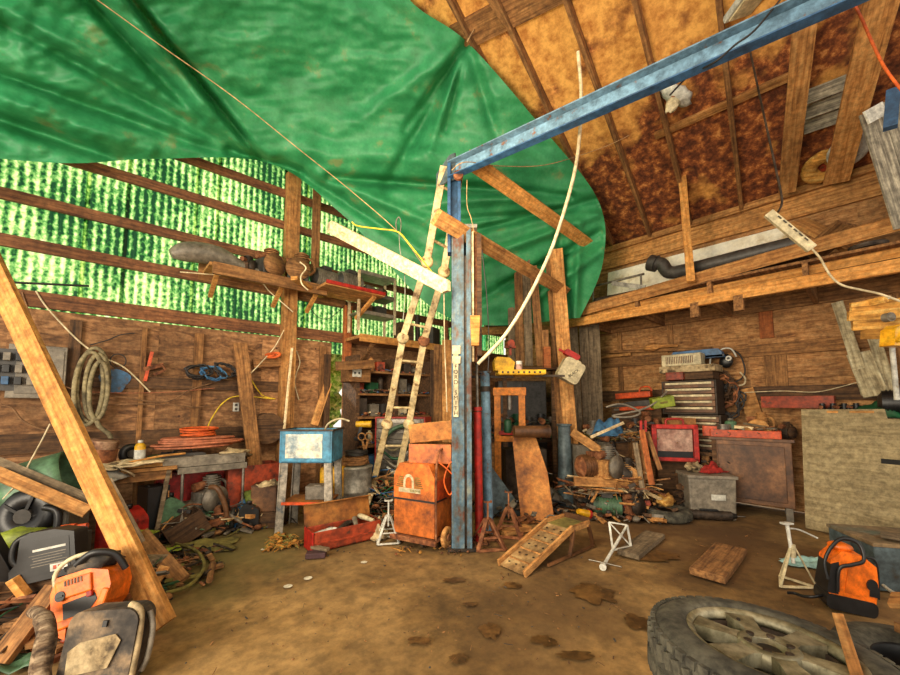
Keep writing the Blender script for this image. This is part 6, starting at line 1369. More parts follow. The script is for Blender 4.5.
board('blue_post', at(893, 90, 2.9), at(890, 128, 2.9), .08, .06, BLUED, 'short blue steel piece at the right edge near the gable', 'steel piece')
# splintered timber bundle and yellow bracket
for i, (x0, y0, x1, y1, w_, lb) in enumerate([(850, 309, 915, 302, .10, 'top splintered board of the pale bundle at right'), (848, 317, 915, 312, .09, 'second splintered board of the pale bundle at right'), (852, 326, 912, 322, .09, 'third splintered board of the pale bundle at right'), (862, 334, 895, 333, .09, 'lowest short splintered board of the pale bundle'), (860, 304, 885, 298, .06, 'small chip on top of the pale splintered bundle')]):
    o = board('splintered_board', at(x0, y0, 3.5), at(x1, y1, 3.3), w_, .05, OCHRE, lb, 'board', group='splintered timber bundle', wob=.02)
t = thing('yellow_clamp', 'folded yellow strap bracket below the splintered timber', 'bracket', at(893, 336, 3.2), yc(10))
build('body', MB().side([(-.08, -.09), (.1, -.09), (.12, .03), (.03, .1), (-.05, .05)], .1), AMBER, t, bevel=.015); build('fold', MB().bar((-.06, -.06, -.06), (.1, -.06, .08), .03, .02), YELP, t); 
solo('white_standpipe', 'thin white upright pipe at the right edge', 'pipe', MB().cyl((0, 0, 0), (0, 0, 1.0), .02, n=12), WHITEP, at(897, 400, 3.6), yc())
solo('glass_insulator', 'small grey glass knob in the splintered bundle', 'knob', MB().cyl((0, -.05, 0), (0, 0, 0), .04, n=14).ell((0, -.05, 0), (.03, .02, .03)), GREY, at(885, 318, 3.3), yc())
# leaning pale boards
for i, (x0, y0, x1, y1, w_, lb) in enumerate([(837, 302, 868, 395, .11, 'left tall pale board leaning on the right wall'), (868, 320, 892, 393, .11, 'right tall pale board leaning on the right wall'), (858, 353, 876, 396, .21, 'wide short pale board leaning in front of the two tall ones')]):
    board('leaning_pale_board', onR(x0, y0, off=.12 + .08 * (i == 2)), onR(x1, y1, off=.35 + .1 * (i == 2)), w_, .025, gm('grey_green_board', [(.3, (120, 104, 76)), (.5, (170, 156, 122)), (.65, (190, 180, 148))], scale=4, stretch=(.6, 8, 8), rough=.9), lb, 'board', group='pale boards on the right wall')

# ================================================================ right bench + tool chests
def RW(px, off, z=0.0): return onrv(px, off, z)
rb_ = thing('wall_bench', 'rough low bench along the right wall carrying the tool chests', 'workbench', (U0 - .45, (onrv(575, .5).y + onrv(716, .5).y) / 2, 0), 0)
Ly = onrv(575, .5).y - onrv(716, .5).y
build('top', MB().box((0, 0, .76), (.7, Ly, .05)), W_DRK, rb_, bevel=.004)
for y_ in (-Ly / 2 + .1, 0, Ly / 2 - .1):
    for x_ in (-.28, .28): build('leg', MB().box((x_, y_, .37), (.09, .09, .74)), W_BRN, rb_, bevel=.003)
bz2 = .785
c1_ = drawer_chest('tool_chest', 'lower dark tool chest with worn pale drawer edges', RW(697, .45, bz2), .68, .42, .52, 6, DSTEEL, BRN, CREAM, YR)
c2_ = drawer_chest('tool_chest', 'upper dark tool chest with four pale drawer edges', RW(693, .45, bz2 + .53), .72, .42, .50, 5, DSTEEL, BRN, CREAM, YR)
zt2 = bz2 + 1.04
solo('wooden_tray_board', 'paint-spattered board lying on top of the tool chests', 'board', MB().box((0, 0, .05), (.74, .42, .10)), DIRTY, RW(692, .45, zt2 + .12), YR, bevel=.006)
carton('red_case', 'short red case squeezed beneath the spattered board', RW(679, .55, zt2), .24, .3, .11, REDD, YR)
carton('brown_filler_box', 'dark box beside the red case on the tool chest', RW(702, .45, zt2), .4, .36, .11, W_DRK, YR)
t = thing('room_heater', 'cream slatted heater unit on top of the spattered board', 'heater', RW(685, .5, zt2 + .225), YR)
build('casing', MB().box((0, 0, .09), (.54, .22, .18)), CREAM, t, bevel=.01)
for i in range(16): build('louvre', MB().box((-.20 + i * .024, -.113, .09), (.010, .008, .11)), BRN, t)
t = thing('blue_case', 'blue carrying case on top of the chest stack', 'case', RW(699, .30, zt2 + .34), YR)
build('shell', MB().side([(-.36, 0), (.36, 0), (.34, .08), (.30, .13), (-.30, .13), (-.34, .08)], .16), BLUED, t, bevel=.012); build('edge_band', MB().box((0, -.075, .02), (.74, .01, .03)), BLACKP, t)
board('wall_rod', onR(598, 352, off=.12), onR(712, 348, off=.12), .05, .03, W_BRN, 'long thin rod resting on the wall girt left of the chests', 'rod')
board('wall_rod', onR(596, 358, off=.1), onR(631, 354, off=.1), .05, .03, W_TAN, 'short tan rod below the long one', 'rod')
solo('dirty_bone_stick', 'pale knobbed stick on the long rod beside the heater', 'stick', MB().ell((0, 0, 0), (.14, .05, .06), 12, 8, .5, 2).cyl((.1, 0, 0), (.4, 0, -.02), .03, .02), W_TAN, onR(652, 347, off=.2), YR)
# air gauge and hoses on the wall
t = thing('air_regulator', 'dark air regulator with white dial and curled hose on the wall', 'air regulator', onR(726, 361, off=.18), YR)
build('housing', MB().ell((0, 0, 0), (.09, .06, .10), 14, 9, .3, 2), BLACKP, t)
build('dial', MB().cyl((.05, -.09, .03), (.05, -.05, .03), .038, n=18), WHITEP, t); build('dial_face', MB().cyl((.05, -.093, .03), (.05, -.089, .03), .02, n=14), DGREY, t)
build('hose', MB().tube(spline([(-.2, -.05, -.08), (-.17, -.05, .08), (-.03, -.05, .18), (.08, -.05, .17), (.14, -.05, .05)], 6), .012, 8), WHITEP, t)
cable('black_air_hose', 'black air hose looping right of the regulator', 'hose', [onR(x, y, off=.12) for x, y in ((730, 349), (740, 355), (745, 370), (742, 378), (735, 382))], .012, BCORD)
cable('white_air_hose', 'short white hose hook below the black loop', 'hose', [onR(x, y, off=.12) for x, y in ((740, 372), (745, 378), (744, 384), (736, 386), (730, 387))], .013, WCORD)
for i in range(3): coil('cord_bundle', ['left bundle of brown cord hanging beside the chests', 'middle bundle of brown cord hanging beside the chests', 'low bundle of dark cord hanging beside the chests'][i], 'cord', onR(721 + 5 * i, 385 + 8 * i, off=.15), .14, 5, .012, [W_DRK, RUST, BCORD][i], seed=30 + i, rot=(PI / 2, 0, YR), flat=1.5, wob=.6, group='cord bundles beside the chests')
board('yellow_wall_board', onR(742, 404, off=.06), onR(758, 401, off=.06), .42, .03, W_TAN, 'mustard plywood piece low on the right wall', 'board', face=(-1, 0, 0))
# red saw cases and shelf junk (left part of the bench)
zb = bz2
carton('shelf_riser', 'dark box under the red saws', RW(640, .4, zb), .8, .4, .60, W_DRK, YR)
t = thing('orange_saw_guard', 'orange-red long tool case lying on the dark box, upper one', 'tool case', RW(634, .45, zb + .78), rot=(0, -.06, YR)); build('shell', MB().box((0, 0, .05), (.58, .12, .10)), ORANGER, t, bevel=.015); build('grip', MB().tube(spline([(.1, 0, .1), (.14, 0, .17), (.26, 0, .17), (.3, 0, .1)], 4), .014), ORANGER, t)
t = thing('orange_saw_guard', 'thin orange-red tool lying below the grey blade', 'tool', RW(637, .64, zb + .58), rot=(0, -.04, YR)); build('shell', MB().box((0, 0, .03), (.56, .08, .06)), ORANGER, t, bevel=.012); build('tip', MB().box((-.32, 0, .02), (.1, .05, .03)), GREY, t)
solo('grey_saw_blade', 'wide grey blade lying between the two orange tools', 'blade', MB().side([(-.55, 0), (.5, .02), (.62, .07), (.4, .14), (-.1, .10)], .25), DGREY, RW(638, .45, zb + .62), YR, bevel=.004)
t = thing('lime_box', 'small lime-yellow box tilted on the parts heap', 'box', at(662, 402, 5.5), rot=(.1, -.18, yc(-12)))
build('body', MB().box((0, 0, 0), (.29, .16, .15)), LIME, t, bevel=.01); build('stamp', MB().box((0, -.082, .0), (.10, .004, .03)), OLIVE, t)
carton('cardboard_box', 'torn cardboard box between lime box and red heater', cfr(677, 5.55, 1.05), .36, .25, .20, CARD, yc(-10))
cable('white_hose_loop', 'white hose looping over the blue bag', 'hose', A((606, 407, 5.7), (622, 404, 5.6), (640, 412, 5.5), (630, 417, 5.5), (612, 416, 5.6), (640, 410, 5.5), (656, 402, 5.45), (667, 391, 5.5)), .015, GREY)
cloth('blue_bag', 'crumpled blue bag on the heap below the saws', cfr(608, 5.9, .98), .55, .4, .35, BLUEC, 12, yc(10), 'bag')
for i, (px, z_, t_) in enumerate([(590, .9, 6.1), (633, .95, 5.8), (645, 1.05, 5.75), (600, .75, 5.8)]):
    engine('parts_lump', ['grimy casting beside the twin post', 'grimy casting below the blue bag', 'grimy casting beside the lime box', 'low grimy casting left on the heap'][i], cfr(px, t_, z_ - .05), .36, [W_TAN, DSTEEL, DGREY, GREY][i], [GREY, DGREY, RUST, DSTEEL][i], yc(40 * i), seed=40 + i)
carton('crate_stack', 'dark crate supporting the castings near the post', cfr(590, 6.2, 0), .34, .34, .84, W_DRK, yc(0), cat='crate')
carton('crate_stack', 'dark crate supporting the blue bag', cfr(614, 6.0, 0), .34, .34, .90, W_DRK, yc(0), cat='crate')
carton('crate_stack', 'rust-coloured crate behind the upright rods', cfr(639, 5.8, 0), .36, .3, .98, W_BRN, yc(-8), cat='crate')
carton('crate_stack', 'dark crate under the red heater frame', cfr(670, 5.6, 0), .50, .3, .66, W_DRK, yc(-12), cat='crate')
# red heater frame
t = thing('red_frame_heater', 'bright red framed heater with pinkish mesh window', 'heater', cfr(672, 5.35, .68), yc(-14))
w_, h_ = .58, .50
build('casing', MB().box((0, .10, h_ / 2), (w_ - .03, .2, h_ - .03)), BLACKP, t, bevel=.006)
b = MB().box((-w_ / 2 + .03, -.02, h_ / 2), (.06, .05, h_)).box((w_ / 2 - .03, -.02, h_ / 2), (.06, .05, h_)).box((0, -.02, .02), (w_, .05, .05)).box((0, -.02, h_ - .03), (w_, .05, .06))
build('frame', b, REDP, t, bevel=.006); build('mesh_window', MB().box((0, -.01, h_ * .56), (w_ - .14, .01, h_ * .6)), MAGENTA, t)
build('carry_handle', MB().tube(spline([(-.1, 0, h_), (-.08, 0, h_ + .07), (.1, 0, h_ + .07), (.12, 0, h_)], 4), .016), REDP, t)
for x_ in (-.42, -.36): build('side_rod', MB().box((x_, 0, h_ / 2 + .05), (.03, .04, h_)), REDP, t, bevel=.003)
# scrap pile in front
for i, (x0, y0, t0, x1, y1, t1, w_, m_, lb) in enumerate([
  (572, 432, 5.5, 640, 478, 5.0, .12, W_TAN, 'long tan board sloping down over the scrap pile'),
  (576, 436, 5.6, 600, 455, 5.4, .07, W_BRN, 'short brown board at the top left of the scrap pile'),
  (591, 437, 5.3, 623, 423, 5.5, .04, W_PALE, 'thin pale rod poking up from the scrap pile'),
  (590, 470, 5.3, 612, 450, 5.4, .10, W_BRN, 'brown offcut crossing beneath the long tan board'),
  (574, 481, 5.0, 645, 484, 5.0, .12, W_TAN, 'level pale beam at the base of the scrap pile'),
  (642, 430, 5.1, 652, 485, 4.9, .07, W_RED, 'tallest reddish upright rod in the scrap pile'),
  (635, 443, 5.1, 643, 492, 4.9, .06, W_GRY, 'grey upright rod in the scrap pile'),
  (641, 440, 5.2, 646, 480, 5.0, .05, W_BRN, 'thin brown upright rod in the scrap pile'),
  (647, 432, 5.2, 660, 470, 5.0, .06, W_BRN, 'tilted brown rod right of the tall reddish one'),
  (612, 506, 4.95, 650, 503, 4.95, .06, REDD, 'reddish bar lying on the floor in front of the scrap')]):
    a, c_ = at(x0, y0, t0), at(x1, y1, t1); a.z = max(a.z, .035); c_.z = max(c_.z, .035)
    board('scrap_timber', a, c_, w_, .04, m_, lb, 'timber', group='timbers in the scrap pile')
motor('scrap_motor', 'brown motor half buried in the scrap pile', cfr(590, 5.2, .45), .16, .36, BRN, RUST, yc(15))
motor('scrap_motor', 'pale green cylinder motor on the floor before the scrap pile', cfr(603, 5.05, .02), .13, .34, GREENP, DGREY, yc(-15), base=False)
engine('gear_casting', 'pale ribbed gearbox casting tilted in the scrap pile', cfr(604, 5.1, .50), .42, W_TAN, GREY, yc(35), seed=50)
carton('grey_steel_box', 'grey steel box behind the scrap pile by the pipe', cfr(582, 5.6, .45), .36, .28, .42, GREY, yc(8))
solo('box_support', 'dark box under the grey steel box', 'box', MB().box((0, 0, .22), (.5, .4, .44)).box((0, -.205, .2), (.5, .02, .06)), W_DRK, cfr(584, 5.6, 0), yc(8), bevel=.004)
engine('chain_hoist', 'grey hoist casting near the middle of the scrap pile', cfr(622, 5.15, .40), .36, GREY, DSTEEL, yc(-40), seed=52)
engine('chain_hoist', 'rusty casting low in the scrap pile', cfr(628, 4.95, .08), .30, RUST, DSTEEL, yc(20), seed=53)
t = thing('yellow_torch', 'yellow plastic torch on the floor beside the steel pipe', 'torch', cfr(580, 4.9, .10), rot=(0, .3, yc(15))); build('body', MB().cyl((-.08, 0, 0), (.07, 0, 0), .035, .05, 12), AMBER, t); build('head', MB().cyl((.07, 0, 0), (.10, 0, 0), .055), REDP, t)
solo('mustard_lump', 'mustard sponge lump right of the upright rods', 'sponge', MB().ell((0, 0, .08), (.14, .1, .08), 14, 9, .5, 2), OCHRE, cfr(661, 5.05, .14))
t = thing('cart_tyre', 'small dark tyre lying flat at the edge of the scrap pile', 'tyre', cfr(662, 5.0, 0), yc())
build('tread_ring', MB().lathe([(.14, .02), (.24, .0), (.28, .03), (.28, .11), (.24, .14), (.14, .12)], 28, close=True), RUBBER, t); build('wheel_centre', MB().lathe([(0, .04), (.14, .03), (.14, .10), (0, .08)], 20), DSTEEL, t)
for i in range(3): board('dark_offcut', cfr(668 + 4 * i, 5.2, .16 + .09 * i), cfr(686 + 2 * i, 5.35, .22 + .09 * i), .12, .06, W_DRK, ['lower dark offcut beside the grey tub', 'middle dark offcut beside the grey tub', 'upper dark offcut beside the grey tub'][i], 'offcut', face=(0, 0, 1), group='dark offcuts beside the tub')
litter('rusty scrap metal and fittings heaped below the tool chests', [cfr(585, 5.2), cfr(605, 5.1), cfr(625, 5.1), cfr(645, 5.1), cfr(600, 5.4), cfr(630, 5.4)], .32, 420, [DSTEEL, W_DRK, RUST, GREY, W_BRN, DGREY, W_TAN], .04, .14, 9, pile=.42)
litter('grimy small parts on top of the wall bench heap', [cfr(600, 5.9, .85), cfr(620, 5.85, .92), cfr(640, 5.7, .95), cfr(655, 5.6, .9)], .22, 200, [DSTEEL, W_DRK, OLIVE, GREY, W_BRN], .03, .09, 10, pile=.14)
litter('small grey parts strewn on the floor before the pipe', [F(590, 505), F(605, 508), F(620, 503), F(640, 505), F(655, 500)], .18, 120, [GREY, WHITEP, RUST, DSTEEL], .02, .07, 11, pile=.03)
# grey tub
t = thing('grey_cooler', 'grey plastic tub with clutter on its lid beside the steel cabinet', 'tub', cfr(701, 5.12, 0), yc(-12))
build('body', MB().box((0, 0, .26), (.52, .36, .52), taper=1.06), GREY, t, bevel=.02); build('rim', MB().box((0, 0, .53), (.58, .42, .04)), GREY, t, bevel=.008)
build('sticker', MB().box((.06, -.192, .28), (.16, .012, .07)), WHITEP, t)
cloth('red_rag', 'dark red rag thrown over the grey tub', cfr(707, 5.2, .55), .40, .22, .15, REDC, 15, yc(20), 'rag')
solo('dirty_glove', 'dirty cream glove on the left of the grey tub', 'glove', MB().ell((0, 0, .06), (.13, .09, .06), 14, 9, .7, 21), DIRTY, cfr(690, 5.2, .55))
motor('black_pump', 'black pump lying on the floor before the grey tub', cfr(702, 4.95, 0), .06, .5, DSTEEL, BLACKP, yc(-12), base=False)
# steel cabinet
f0, f1 = F(715, 511), F(797, 523)
dirv = (f1 - f0); yawc = math.atan2(dirv.y, dirv.x); Lc = dirv.length
t = thing('steel_cabinet', 'tarnished brown steel cabinet on short legs at right', 'cabinet', (f0 + f1) / 2, yawc)
zt3 = .98; dp = .5
build('carcass', MB().box((0, dp / 2, (.16 + zt3) / 2), (Lc, dp, zt3 - .16)), BRN, t, bevel=.008)
build('top', MB().box((0, dp / 2, zt3 + .015), (Lc + .06, dp + .05, .04)), BRN, t, bevel=.004)
build('front_panel', MB().box((-.0, -.008, (.16 + zt3) / 2), (Lc - .14, .016, zt3 - .28)), BRN, t, bevel=.006)
build('side_strip', MB().box((-Lc / 2 + .03, -.012, (.1 + zt3) / 2), (.05, .02, zt3 - .1)), W_DRK, t)
for x_ in (-Lc / 2 + .06, Lc / 2 - .06):
    for y_ in (.04, dp - .04): build('leg', MB().box((x_, y_, .08), (.07, .06, .16)), GREY, t, bevel=.004)
ctop = lambda a, b, z=0: (f0 + f1) / 2 + V((math.cos(yawc), math.sin(yawc), 0)) * a + V((-math.sin(yawc), math.cos(yawc), 0)) * b + V((0, 0, zt3 + .035 + z))
t = thing('red_tray', 'orange-red plastic tray full of parts on the steel cabinet', 'tray', ctop(-.05, .12), yawc)
build('tray', MB().box((0, 0, .01), (.74, .3, .02)).box((0, -.15, .05), (.74, .015, .10)).box((0, .15, .05), (.74, .015, .10)).box((-.37, 0, .05), (.015, .3, .10)).box((.37, 0, .05), (.015, .3, .10)), ORANGER, t, bevel=.006)
carton('red_side_bin', 'small red bin at the left end of the steel cabinet', ctop(-.42, .2), .2, .3, .14, ORANGER, yawc, lid=False, cat='bin')
tin('steel_bowl', 'shiny steel bowl in the red tray', 'bowl', ctop(-.28, .1, .04), .09, .13, STEEL)
tin('grey_jar', 'grey jar at the back of the red tray', 'jar', ctop(-.2, .2, .06), .07, .16, GREENP, GREY, .03)
for i in range(3): board('tray_stick', ctop(-.3 + .12 * i, .2, .14 + .02 * i), ctop(.05 + .12 * i, .1, .12), .04, .025, [W_PALE, W_BRN, W_GRY][i], ['pale stick lying across the red tray', 'brown stick lying across the red tray', 'grey stick lying across the red tray'][i], 'stick', group='sticks in the red tray')
engine('tray_casting', 'tan casting heaped behind the red tray', ctop(.1, .34), .34, W_BRN, W_TAN, yawc, seed=61)
engine('tray_casting', 'dark casting right of the red tray', ctop(.38, .3), .22, DSTEEL, W_DRK, yawc + 1, seed=62)
litter('nuts and small parts filling the red tray', [ctop(-.2, .12, .03), ctop(0, .12, .03), ctop(.15, .12, .03)], .14, 150, [DSTEEL, GREY, RUST, W_TAN], .03, .08, 12, pile=.12, long=.3)
# plywood panel leaning
g0, g1 = F(806, 528), F(905, 553)
dv = g1 - g0; yp = math.atan2(dv.y, dv.x)
t = thing('leaning_plywood', 'large pale weathered plywood sheet with notched corner leaning at right', 'plywood sheet', g0, rot=(math.radians(-5), math.radians(-1), yp))
k = dv.length / 99.0
build('sheet', MB().side([(0, 0), (.55, .02), (.62, -.0), (1.9, 0), (1.9, 1.30), (dv.length * .92, 1.30), (dv.length * .90, 1.40), (0, 1.40)], .02), PLY_PALE, t, bevel=.002)
build('hand_slot', MB().box((dv.length * .97, -.011, .86), (.20, .004, .05)), BLACKP, t)
build('peeled_patch', MB().box((.30, -.011, 1.37), (.10, .002, .025)), W_TAN, t); build('peeled_patch', MB().box((.55, -.011, 1.37), (.2, .002, .025)), W_TAN, t)
# bench behind panel with dark things
bb3 = thing('side_bench', 'dim bench behind the leaning plywood sheet', 'workbench', (U0 - .36, onrv(900, .4).y, 0), 0)
build('top', MB().box((0, 0, 1.28), (.6, 1.5, .05)), W_DRK, bb3)
for y_ in (-.68, .68):
    for x_ in (-.25, .25): build('leg', MB().box((x_, y_, .63), (.07, .07, 1.25)), W_BRN, bb3)
board('red_beam', onR(762, 402, off=.2), onR(835, 402, off=.35), .16, .06, REDD, 'red steel beam lying behind the steel cabinet', 'beam', face=(-1, 0, 0))
for i, px in enumerate((822, 834, 846, 858)): engine('dark_gearbox', ['dark lump behind the plywood, leftmost', 'dark lump behind the plywood, second', 'dark lump behind the plywood, third', 'dark lump behind the plywood, nearest the green net'][i], RW(px, .5, 1.305), .17, DSTEEL, BLACKP, .7 * i, seed=70 + i, group='dark castings behind the plywood')
cloth('green_net', 'tangled dark green netting behind the plywood sheet', RW(878, .55, 1.305), .45, .5, .22, GREEND, 17, 0, 'netting')
motor('black_motor', 'black motor above the notched corner of the plywood', RW(903, .62, 1.305), .15, .3, BLACKP, DSTEEL, YR)
cable('white_wire', 'thin white wire sagging along the right wall', 'wire', [onR(x, y, off=.15) for x, y in ((735, 393), (780, 391), (815, 392), (840, 387), (858, 382))], .006, WCORD)
# ================================================================ right foreground
t = thing('pale_jack_stand', 'tall pale green jack stand with crank handle in front of the plywood', 'jack stand', F(795, 586), yc(0))
fz = .13; hb = .30
Q = [V((-.14, -.03, .01)), V((.13, -.05, .01)), V((.02, .16, .01))]
for q in Q: build('leg', MB().bar(q, (q.x * .12, q.y * .12, hb), .018, .010), CREAM, t, bevel=.002)
b = MB()
for i in range(3): b.bar(Q[i], Q[(i + 1) % 3], .022, .014)
build('foot_ring', b, CREAM, t, bevel=.002); build('post', MB().cyl((0, 0, hb * .6), (-.03, 0, .48), .013), WHITEP, t); build('sleeve', MB().cyl((0, 0, hb * .75), (0, 0, hb * 1.08), .022), CREAM, t)
build('saddle', MB().bar((-.075, 0, .49), (.01, 0, .49), .04, .015), WHITEP, t, bevel=.002); build('crank_handle', MB().tube(spline([(-.04, 0, .45), (.06, 0, .44), (.19, -.02, .38)], 5), .007), WHITEP, t)
# pressure washer
pw = F(862, 617) + RF * .12
t = thing('pressure_washer', 'bright orange and black portable pressure washer', 'pressure washer', pw, rot=(0, math.radians(6), yc(-22)))
t.scale = (.80, .75, 1.12)
build('base_tray', MB().side(rrect(.34, .09, .035, cy=.05), .25), BLACKP, t, bevel=.015)
b = MB(); prof = [(-.15, .07), (.16, .07), (.17, .20), (.15, .31), (.06, .36), (-.08, .37), (-.15, .30)]
build('shell', b.side(prof, .22), ORANGE, t, bevel=.025)
build('side_band', MB().side([(-.17, .10), (-.09, .10), (-.10, .30), (-.15, .28)], .235), BLACKP, t, bevel=.006)
build('shell_ridge', MB().side([(-.05, .12), (.13, .12), (.12, .30), (-.03, .31)], .235), ORANGE, t, bevel=.012)
build('top_cap', MB().ell((-.05, 0, .38), (.09, .08, .03), 14, 8), ORANGE, t)
build('hose_loop', MB().tube(spline([(-.10, -.125, .12), (-.10, -.13, .26), (-.02, -.13, .30), (.06, -.12, .34), (.04, -.08, .43), (-.06, -.06, .44), (-.14, -.08, .38), (-.19, -.10, .28), (-.17, -.12, .18)], 7), .013, 8), BLACKP, t)
build('carry_handle', MB().tube(spline([(.13, .08, .30), (.20, .09, .33), (.25, .09, .28), (.27, .09, .08)], 5), .008), BLACKP, t)
build('control_knob', MB().cyl((.12, -.135, .2), (.12, -.11, .2), .035), BLACKP, t); build('vent_grille', MB().box((.14, -.118, .16), (.06, .008, .06)), BLACKP, t)
build('power_cord', MB().tube(spline([(-.17, -.05, .06), (-.25, -.08, .04), (-.3, -.03, .02), (-.34, .03, .012), (-.4, .0, .012)], 5), .01), BLACKP, t)
# grey metal chest behind it
g0 = F(842, 588); t = thing('grey_metal_chest', 'large blue-grey metal chest with dusty teal lid behind the pressure washer', 'chest', cfr(893, 3.25, 0), yc(-14))
build('body', MB().box((0, 0, .17), (.78, .50, .34)), GREYB, t, bevel=.008); build('lid', MB().box((0, 0, .35), (.80, .52, .03)), gm('dusty_lid', [(.35, (92, 104, 92)), (.5, (120, 104, 80)), (.62, (140, 116, 84))], scale=3, rough=.9), t, bevel=.004)
build('handle', MB().tube(spline([(.0, -.26, .2), (.0, -.29, .22), (.14, -.29, .22), (.14, -.26, .2)], 4), .008), STEEL, t)
board('loose_plank_top', cfr(868, 3.2, .395), cfr(905, 3.05, .395), .16, .02, W_GRY, 'grey plank lying on the metal chest', 'plank', face=(0, 0, 1))
cloth('blue_glove', 'pale blue-green rag on the floor beside the pressure washer', F(812, 566), .42, .16, .08, gm('pale_blue_rag', [(.3, (120, 160, 160)), (.6, (160, 196, 190))]), 19, yc(-20), 'rag')
cable('white_floor_pipe', 'thin white tube on the floor right of the pressure washer', 'tube', [F(884, 592) + V((0, 0, .05)), F(895, 600) + V((0, 0, .05)), F(915, 606) + V((0, 0, .05))], .012, WHITEP)
# alloy wheel on top of another tyre
AN = at(767, 640, 1.50)
zface = AN.z
ax = thing('alloy_wheel', 'large muddy off-road tyre on a dusty alloy wheel in the right foreground', 'wheel', (AN.x, AN.y, zface - .25), rot=(math.radians(2), math.radians(3), .4))
R0, R1 = .395, .255
prof = [(R1, .235), (R1 + .03, .25), (R0 - .05, .245), (R0 - .015, .225), (R0, .19), (R0 + .004, .125), (R0, .06), (R0 - .02, .02), (R0 - .06, .0), (R1 + .03, .0), (R1, .02)]
build('tyre', MB().lathe(prof, 56, close=True), RUBBER, ax)
b = MB()
for i in range(54):
    a = 2 * PI * i / 54; r_ = R0 + .003
    for z_, tw in ((.17, .35), (.085, -.35), (.215, .0)):
        Rm = Matrix.Rotation(a, 3, 'Z') @ Matrix.Rotation(tw, 3, 'X')
        b.box(Matrix.Rotation(a, 3, 'Z') @ V((r_ - (.012 if z_ > .2 else 0), 0, z_)), (.018, .032, .055 if z_ < .2 else .03), Rm)
build('tread_blocks', b, RUBBER, ax)
build('rim', MB().lathe([(R1 - .022, .215), (R1 - .01, .232), (R1 + .006, .242), (R1 + .012, .238), (R1 + .004, .205), (R1 - .012, .195)], 56, close=True), ALLOY, ax)
build('rim_barrel', MB().lathe([(R1 - .015, .2), (R1 - .03, .04), (R1 - .045, .04), (R1 - .03, .2)], 48, close=True), DSTEEL, ax)  # barrel and its back coloured dark so openings between spokes look shaded
build('barrel_back', MB().lathe([(0, .02), (R1 - .03, .02), (R1 - .03, .04), (0, .04)], 40), DSTEEL, ax)
for i in range(6):
    a = 2 * PI * i / 6 + .2; Rm = Matrix.Rotation(a, 4, 'Z')
    pts = [(.05, -.05), (.12, -.030), (R1 - .02, -.052), (R1 - .02, .052), (.12, .030), (.05, .05)]
    build('spoke', MB().prism(pts, .05, Rm, z0=.18), ALLOY, ax, bevel=.008)
build('hub_face', MB().lathe([(0, .21), (.045, .21), (.05, .225), (.085, .238), (.10, .228), (.10, .17), (0, .17)], 30), ALLOY, ax)
for i in range(6):
    a = 2 * PI * (i + .5) / 6 + .2; build('lug_hole', MB().cyl((.07 * math.cos(a), .07 * math.sin(a), .225), (.07 * math.cos(a), .07 * math.sin(a), .238), .013, n=12), DSTEEL, ax)
build('centre_bore', MB().cyl((0, 0, .205), (0, 0, .214), .038, n=20), BLACKP, ax)
build('valve_stem', MB().cyl((R1 - .07, .05, .2), (R1 - .09, .06, .235), .007), BLACKP, ax)
lt = thing('lower_tyre', 'second dark tyre lying under the alloy wheel', 'tyre', (AN.x + .05, AN.y - .03, 0), .2)
hh = zface - .25 - .03
build('tread_ring', MB().lathe([(.26, hh * .1), (.32, 0), (.42, .01), (.455, hh * .25), (.455, hh * .75), (.42, hh * .98), (.32, hh), (.26, hh * .9)], 48, close=True), RUBBER, lt)
build('inner_bead', MB().lathe([(.25, hh * .15), (.27, hh * .1), (.27, hh * .9), (.25, hh * .85)], 40, close=True), BLACKP, lt)
s0, s1 = at(839, 617, 1.62), at(862, 690, 1.30)
board('axe_handle', s0, s1, .035, .03, W_YEL if 0 else W_TAN, 'tan wooden stick leaning over the right side of the big tyre', 'stick')
t = thing('third_tyre', 'dark tyre lying on the floor right of the alloy wheel', 'tyre', cfr(905, 1.95, 0), yc())
build('tread_ring', MB().lathe([(.2, .03), (.26, 0), (.34, .01), (.37, .06), (.37, .16), (.34, .21), (.26, .22), (.2, .19)], 40, close=True), RUBBER, t); build('inner_bead', MB().lathe([(.19, .05), (.21, .03), (.21, .19), (.19, .17)], 30, close=True), BLACKP, t)
board('tan_corner_board', cfr(872, 2.35, .30), cfr(915, 2.2, .36), .14, .03, W_TAN, 'tan board at the right edge in front of the pressure washer', 'board', face=V((0, 0, 1)) - RF * .4)
board('tan_corner_board', cfr(885, 2.15, .25), cfr(915, 2.0, .27), .12, .05, W_BRN, 'brown board below the tan one at the right edge', 'board', face=V((0, 0, 1)) - RF)

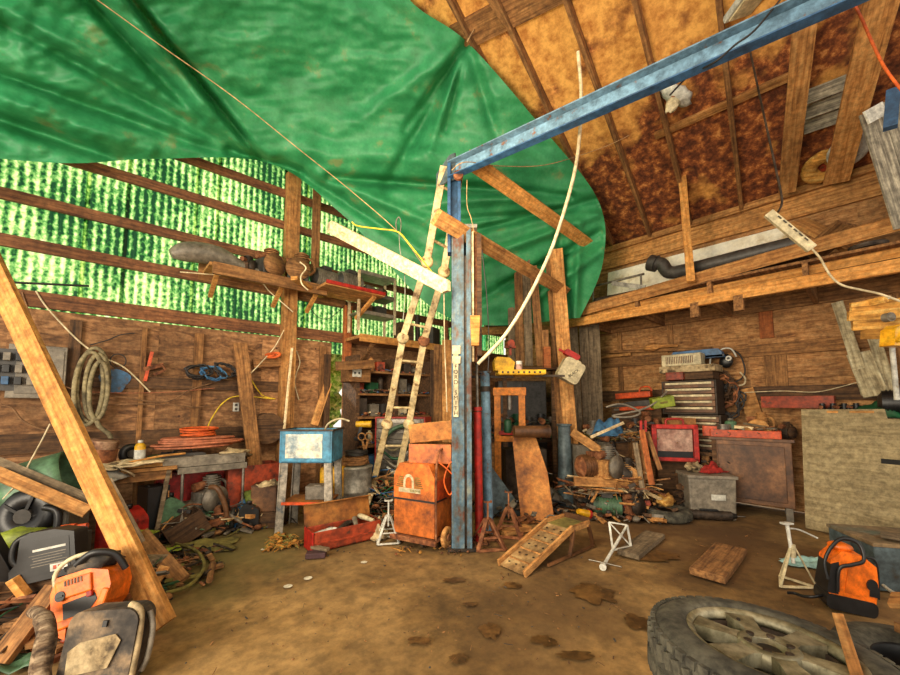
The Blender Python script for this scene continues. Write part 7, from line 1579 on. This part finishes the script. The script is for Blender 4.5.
litter('sticks, laths and bent metal tangled in the scrap pile', [cfr(583, 5.2, .25), cfr(600, 5.15, .3), cfr(618, 5.1, .3), cfr(632, 5.1, .3), cfr(606, 5.4, .5), cfr(590, 5.4, .4)], .26, 170, [W_TAN, W_GRY, RUST, DIRTY, GREY, W_BRN, DSTEEL], .07, .17, 31, pile=.35, long=.75)
litter('grimy odds and ends heaped on the wall bench left of the chests', [cfr(588, 6.0, .86), cfr(605, 5.95, .92), cfr(622, 5.85, .95), cfr(640, 5.75, 1.0), cfr(655, 5.65, 1.0)], .22, 190, [W_TAN, DSTEEL, OLIVE, GREY, DIRTY, RUST], .05, .13, 32, pile=.22, long=.4)
litter('junk crammed between red heater, tub and cabinet', [cfr(686, 5.5, .2), cfr(680, 5.3, .1), cfr(700, 5.6, .5), cfr(712, 5.5, .6), cfr(712, 5.4, .2)], .2, 170, [W_DRK, DSTEEL, RUST, BLACKP, DGREY], .05, .13, 33, pile=.3, long=.3)
litter('fine grit, chips and pebbles scattered across the dirt floor', [F(x, y) for x, y in ((300, 600), (360, 620), (420, 590), (480, 610), (560, 570), (620, 600), (250, 640), (680, 590), (500, 650), (400, 660), (720, 540), (340, 570), (600, 650), (750, 570))], .7, 420, [W_DRK, W_BRN, W_BRN, DGREY], .006, .018, 34, 'floor_grit', 'grit')
litter('short lengths of wire, belts and sticks poking out of the left junk', [cfr(30, 2.6, .15), cfr(70, 2.75, .2), cfr(100, 2.8, .1), cfr(130, 2.8, .1), cfr(150, 3.3, .1), cfr(20, 2.8, .2)], .25, 110, [BCORD, W_BRN, RUST, GREY, GREEND, W_TAN], .06, .15, 35, pile=.2, long=.8)
litter('tangle of hoses, sticks and tool handles below the metal table', [onlv(p, .75, .1) for p in (180, 195, 210, 225, 245, 265)], .25, 130, [BCORD, W_BRN, RUST, GREY, GREENP, W_TAN, DIRTY], .06, .15, 36, pile=.25, long=.6)
litter('offcuts, brackets and rods behind the ladder foot', [cfr(p, 5.3, .2) for p in (372, 385, 398, 410)], .25, 130, [BCORD, W_BRN, RUST, GREY, GREEND, W_TAN, DIRTY, BLUED], .06, .16, 37, pile=.45, long=.6)
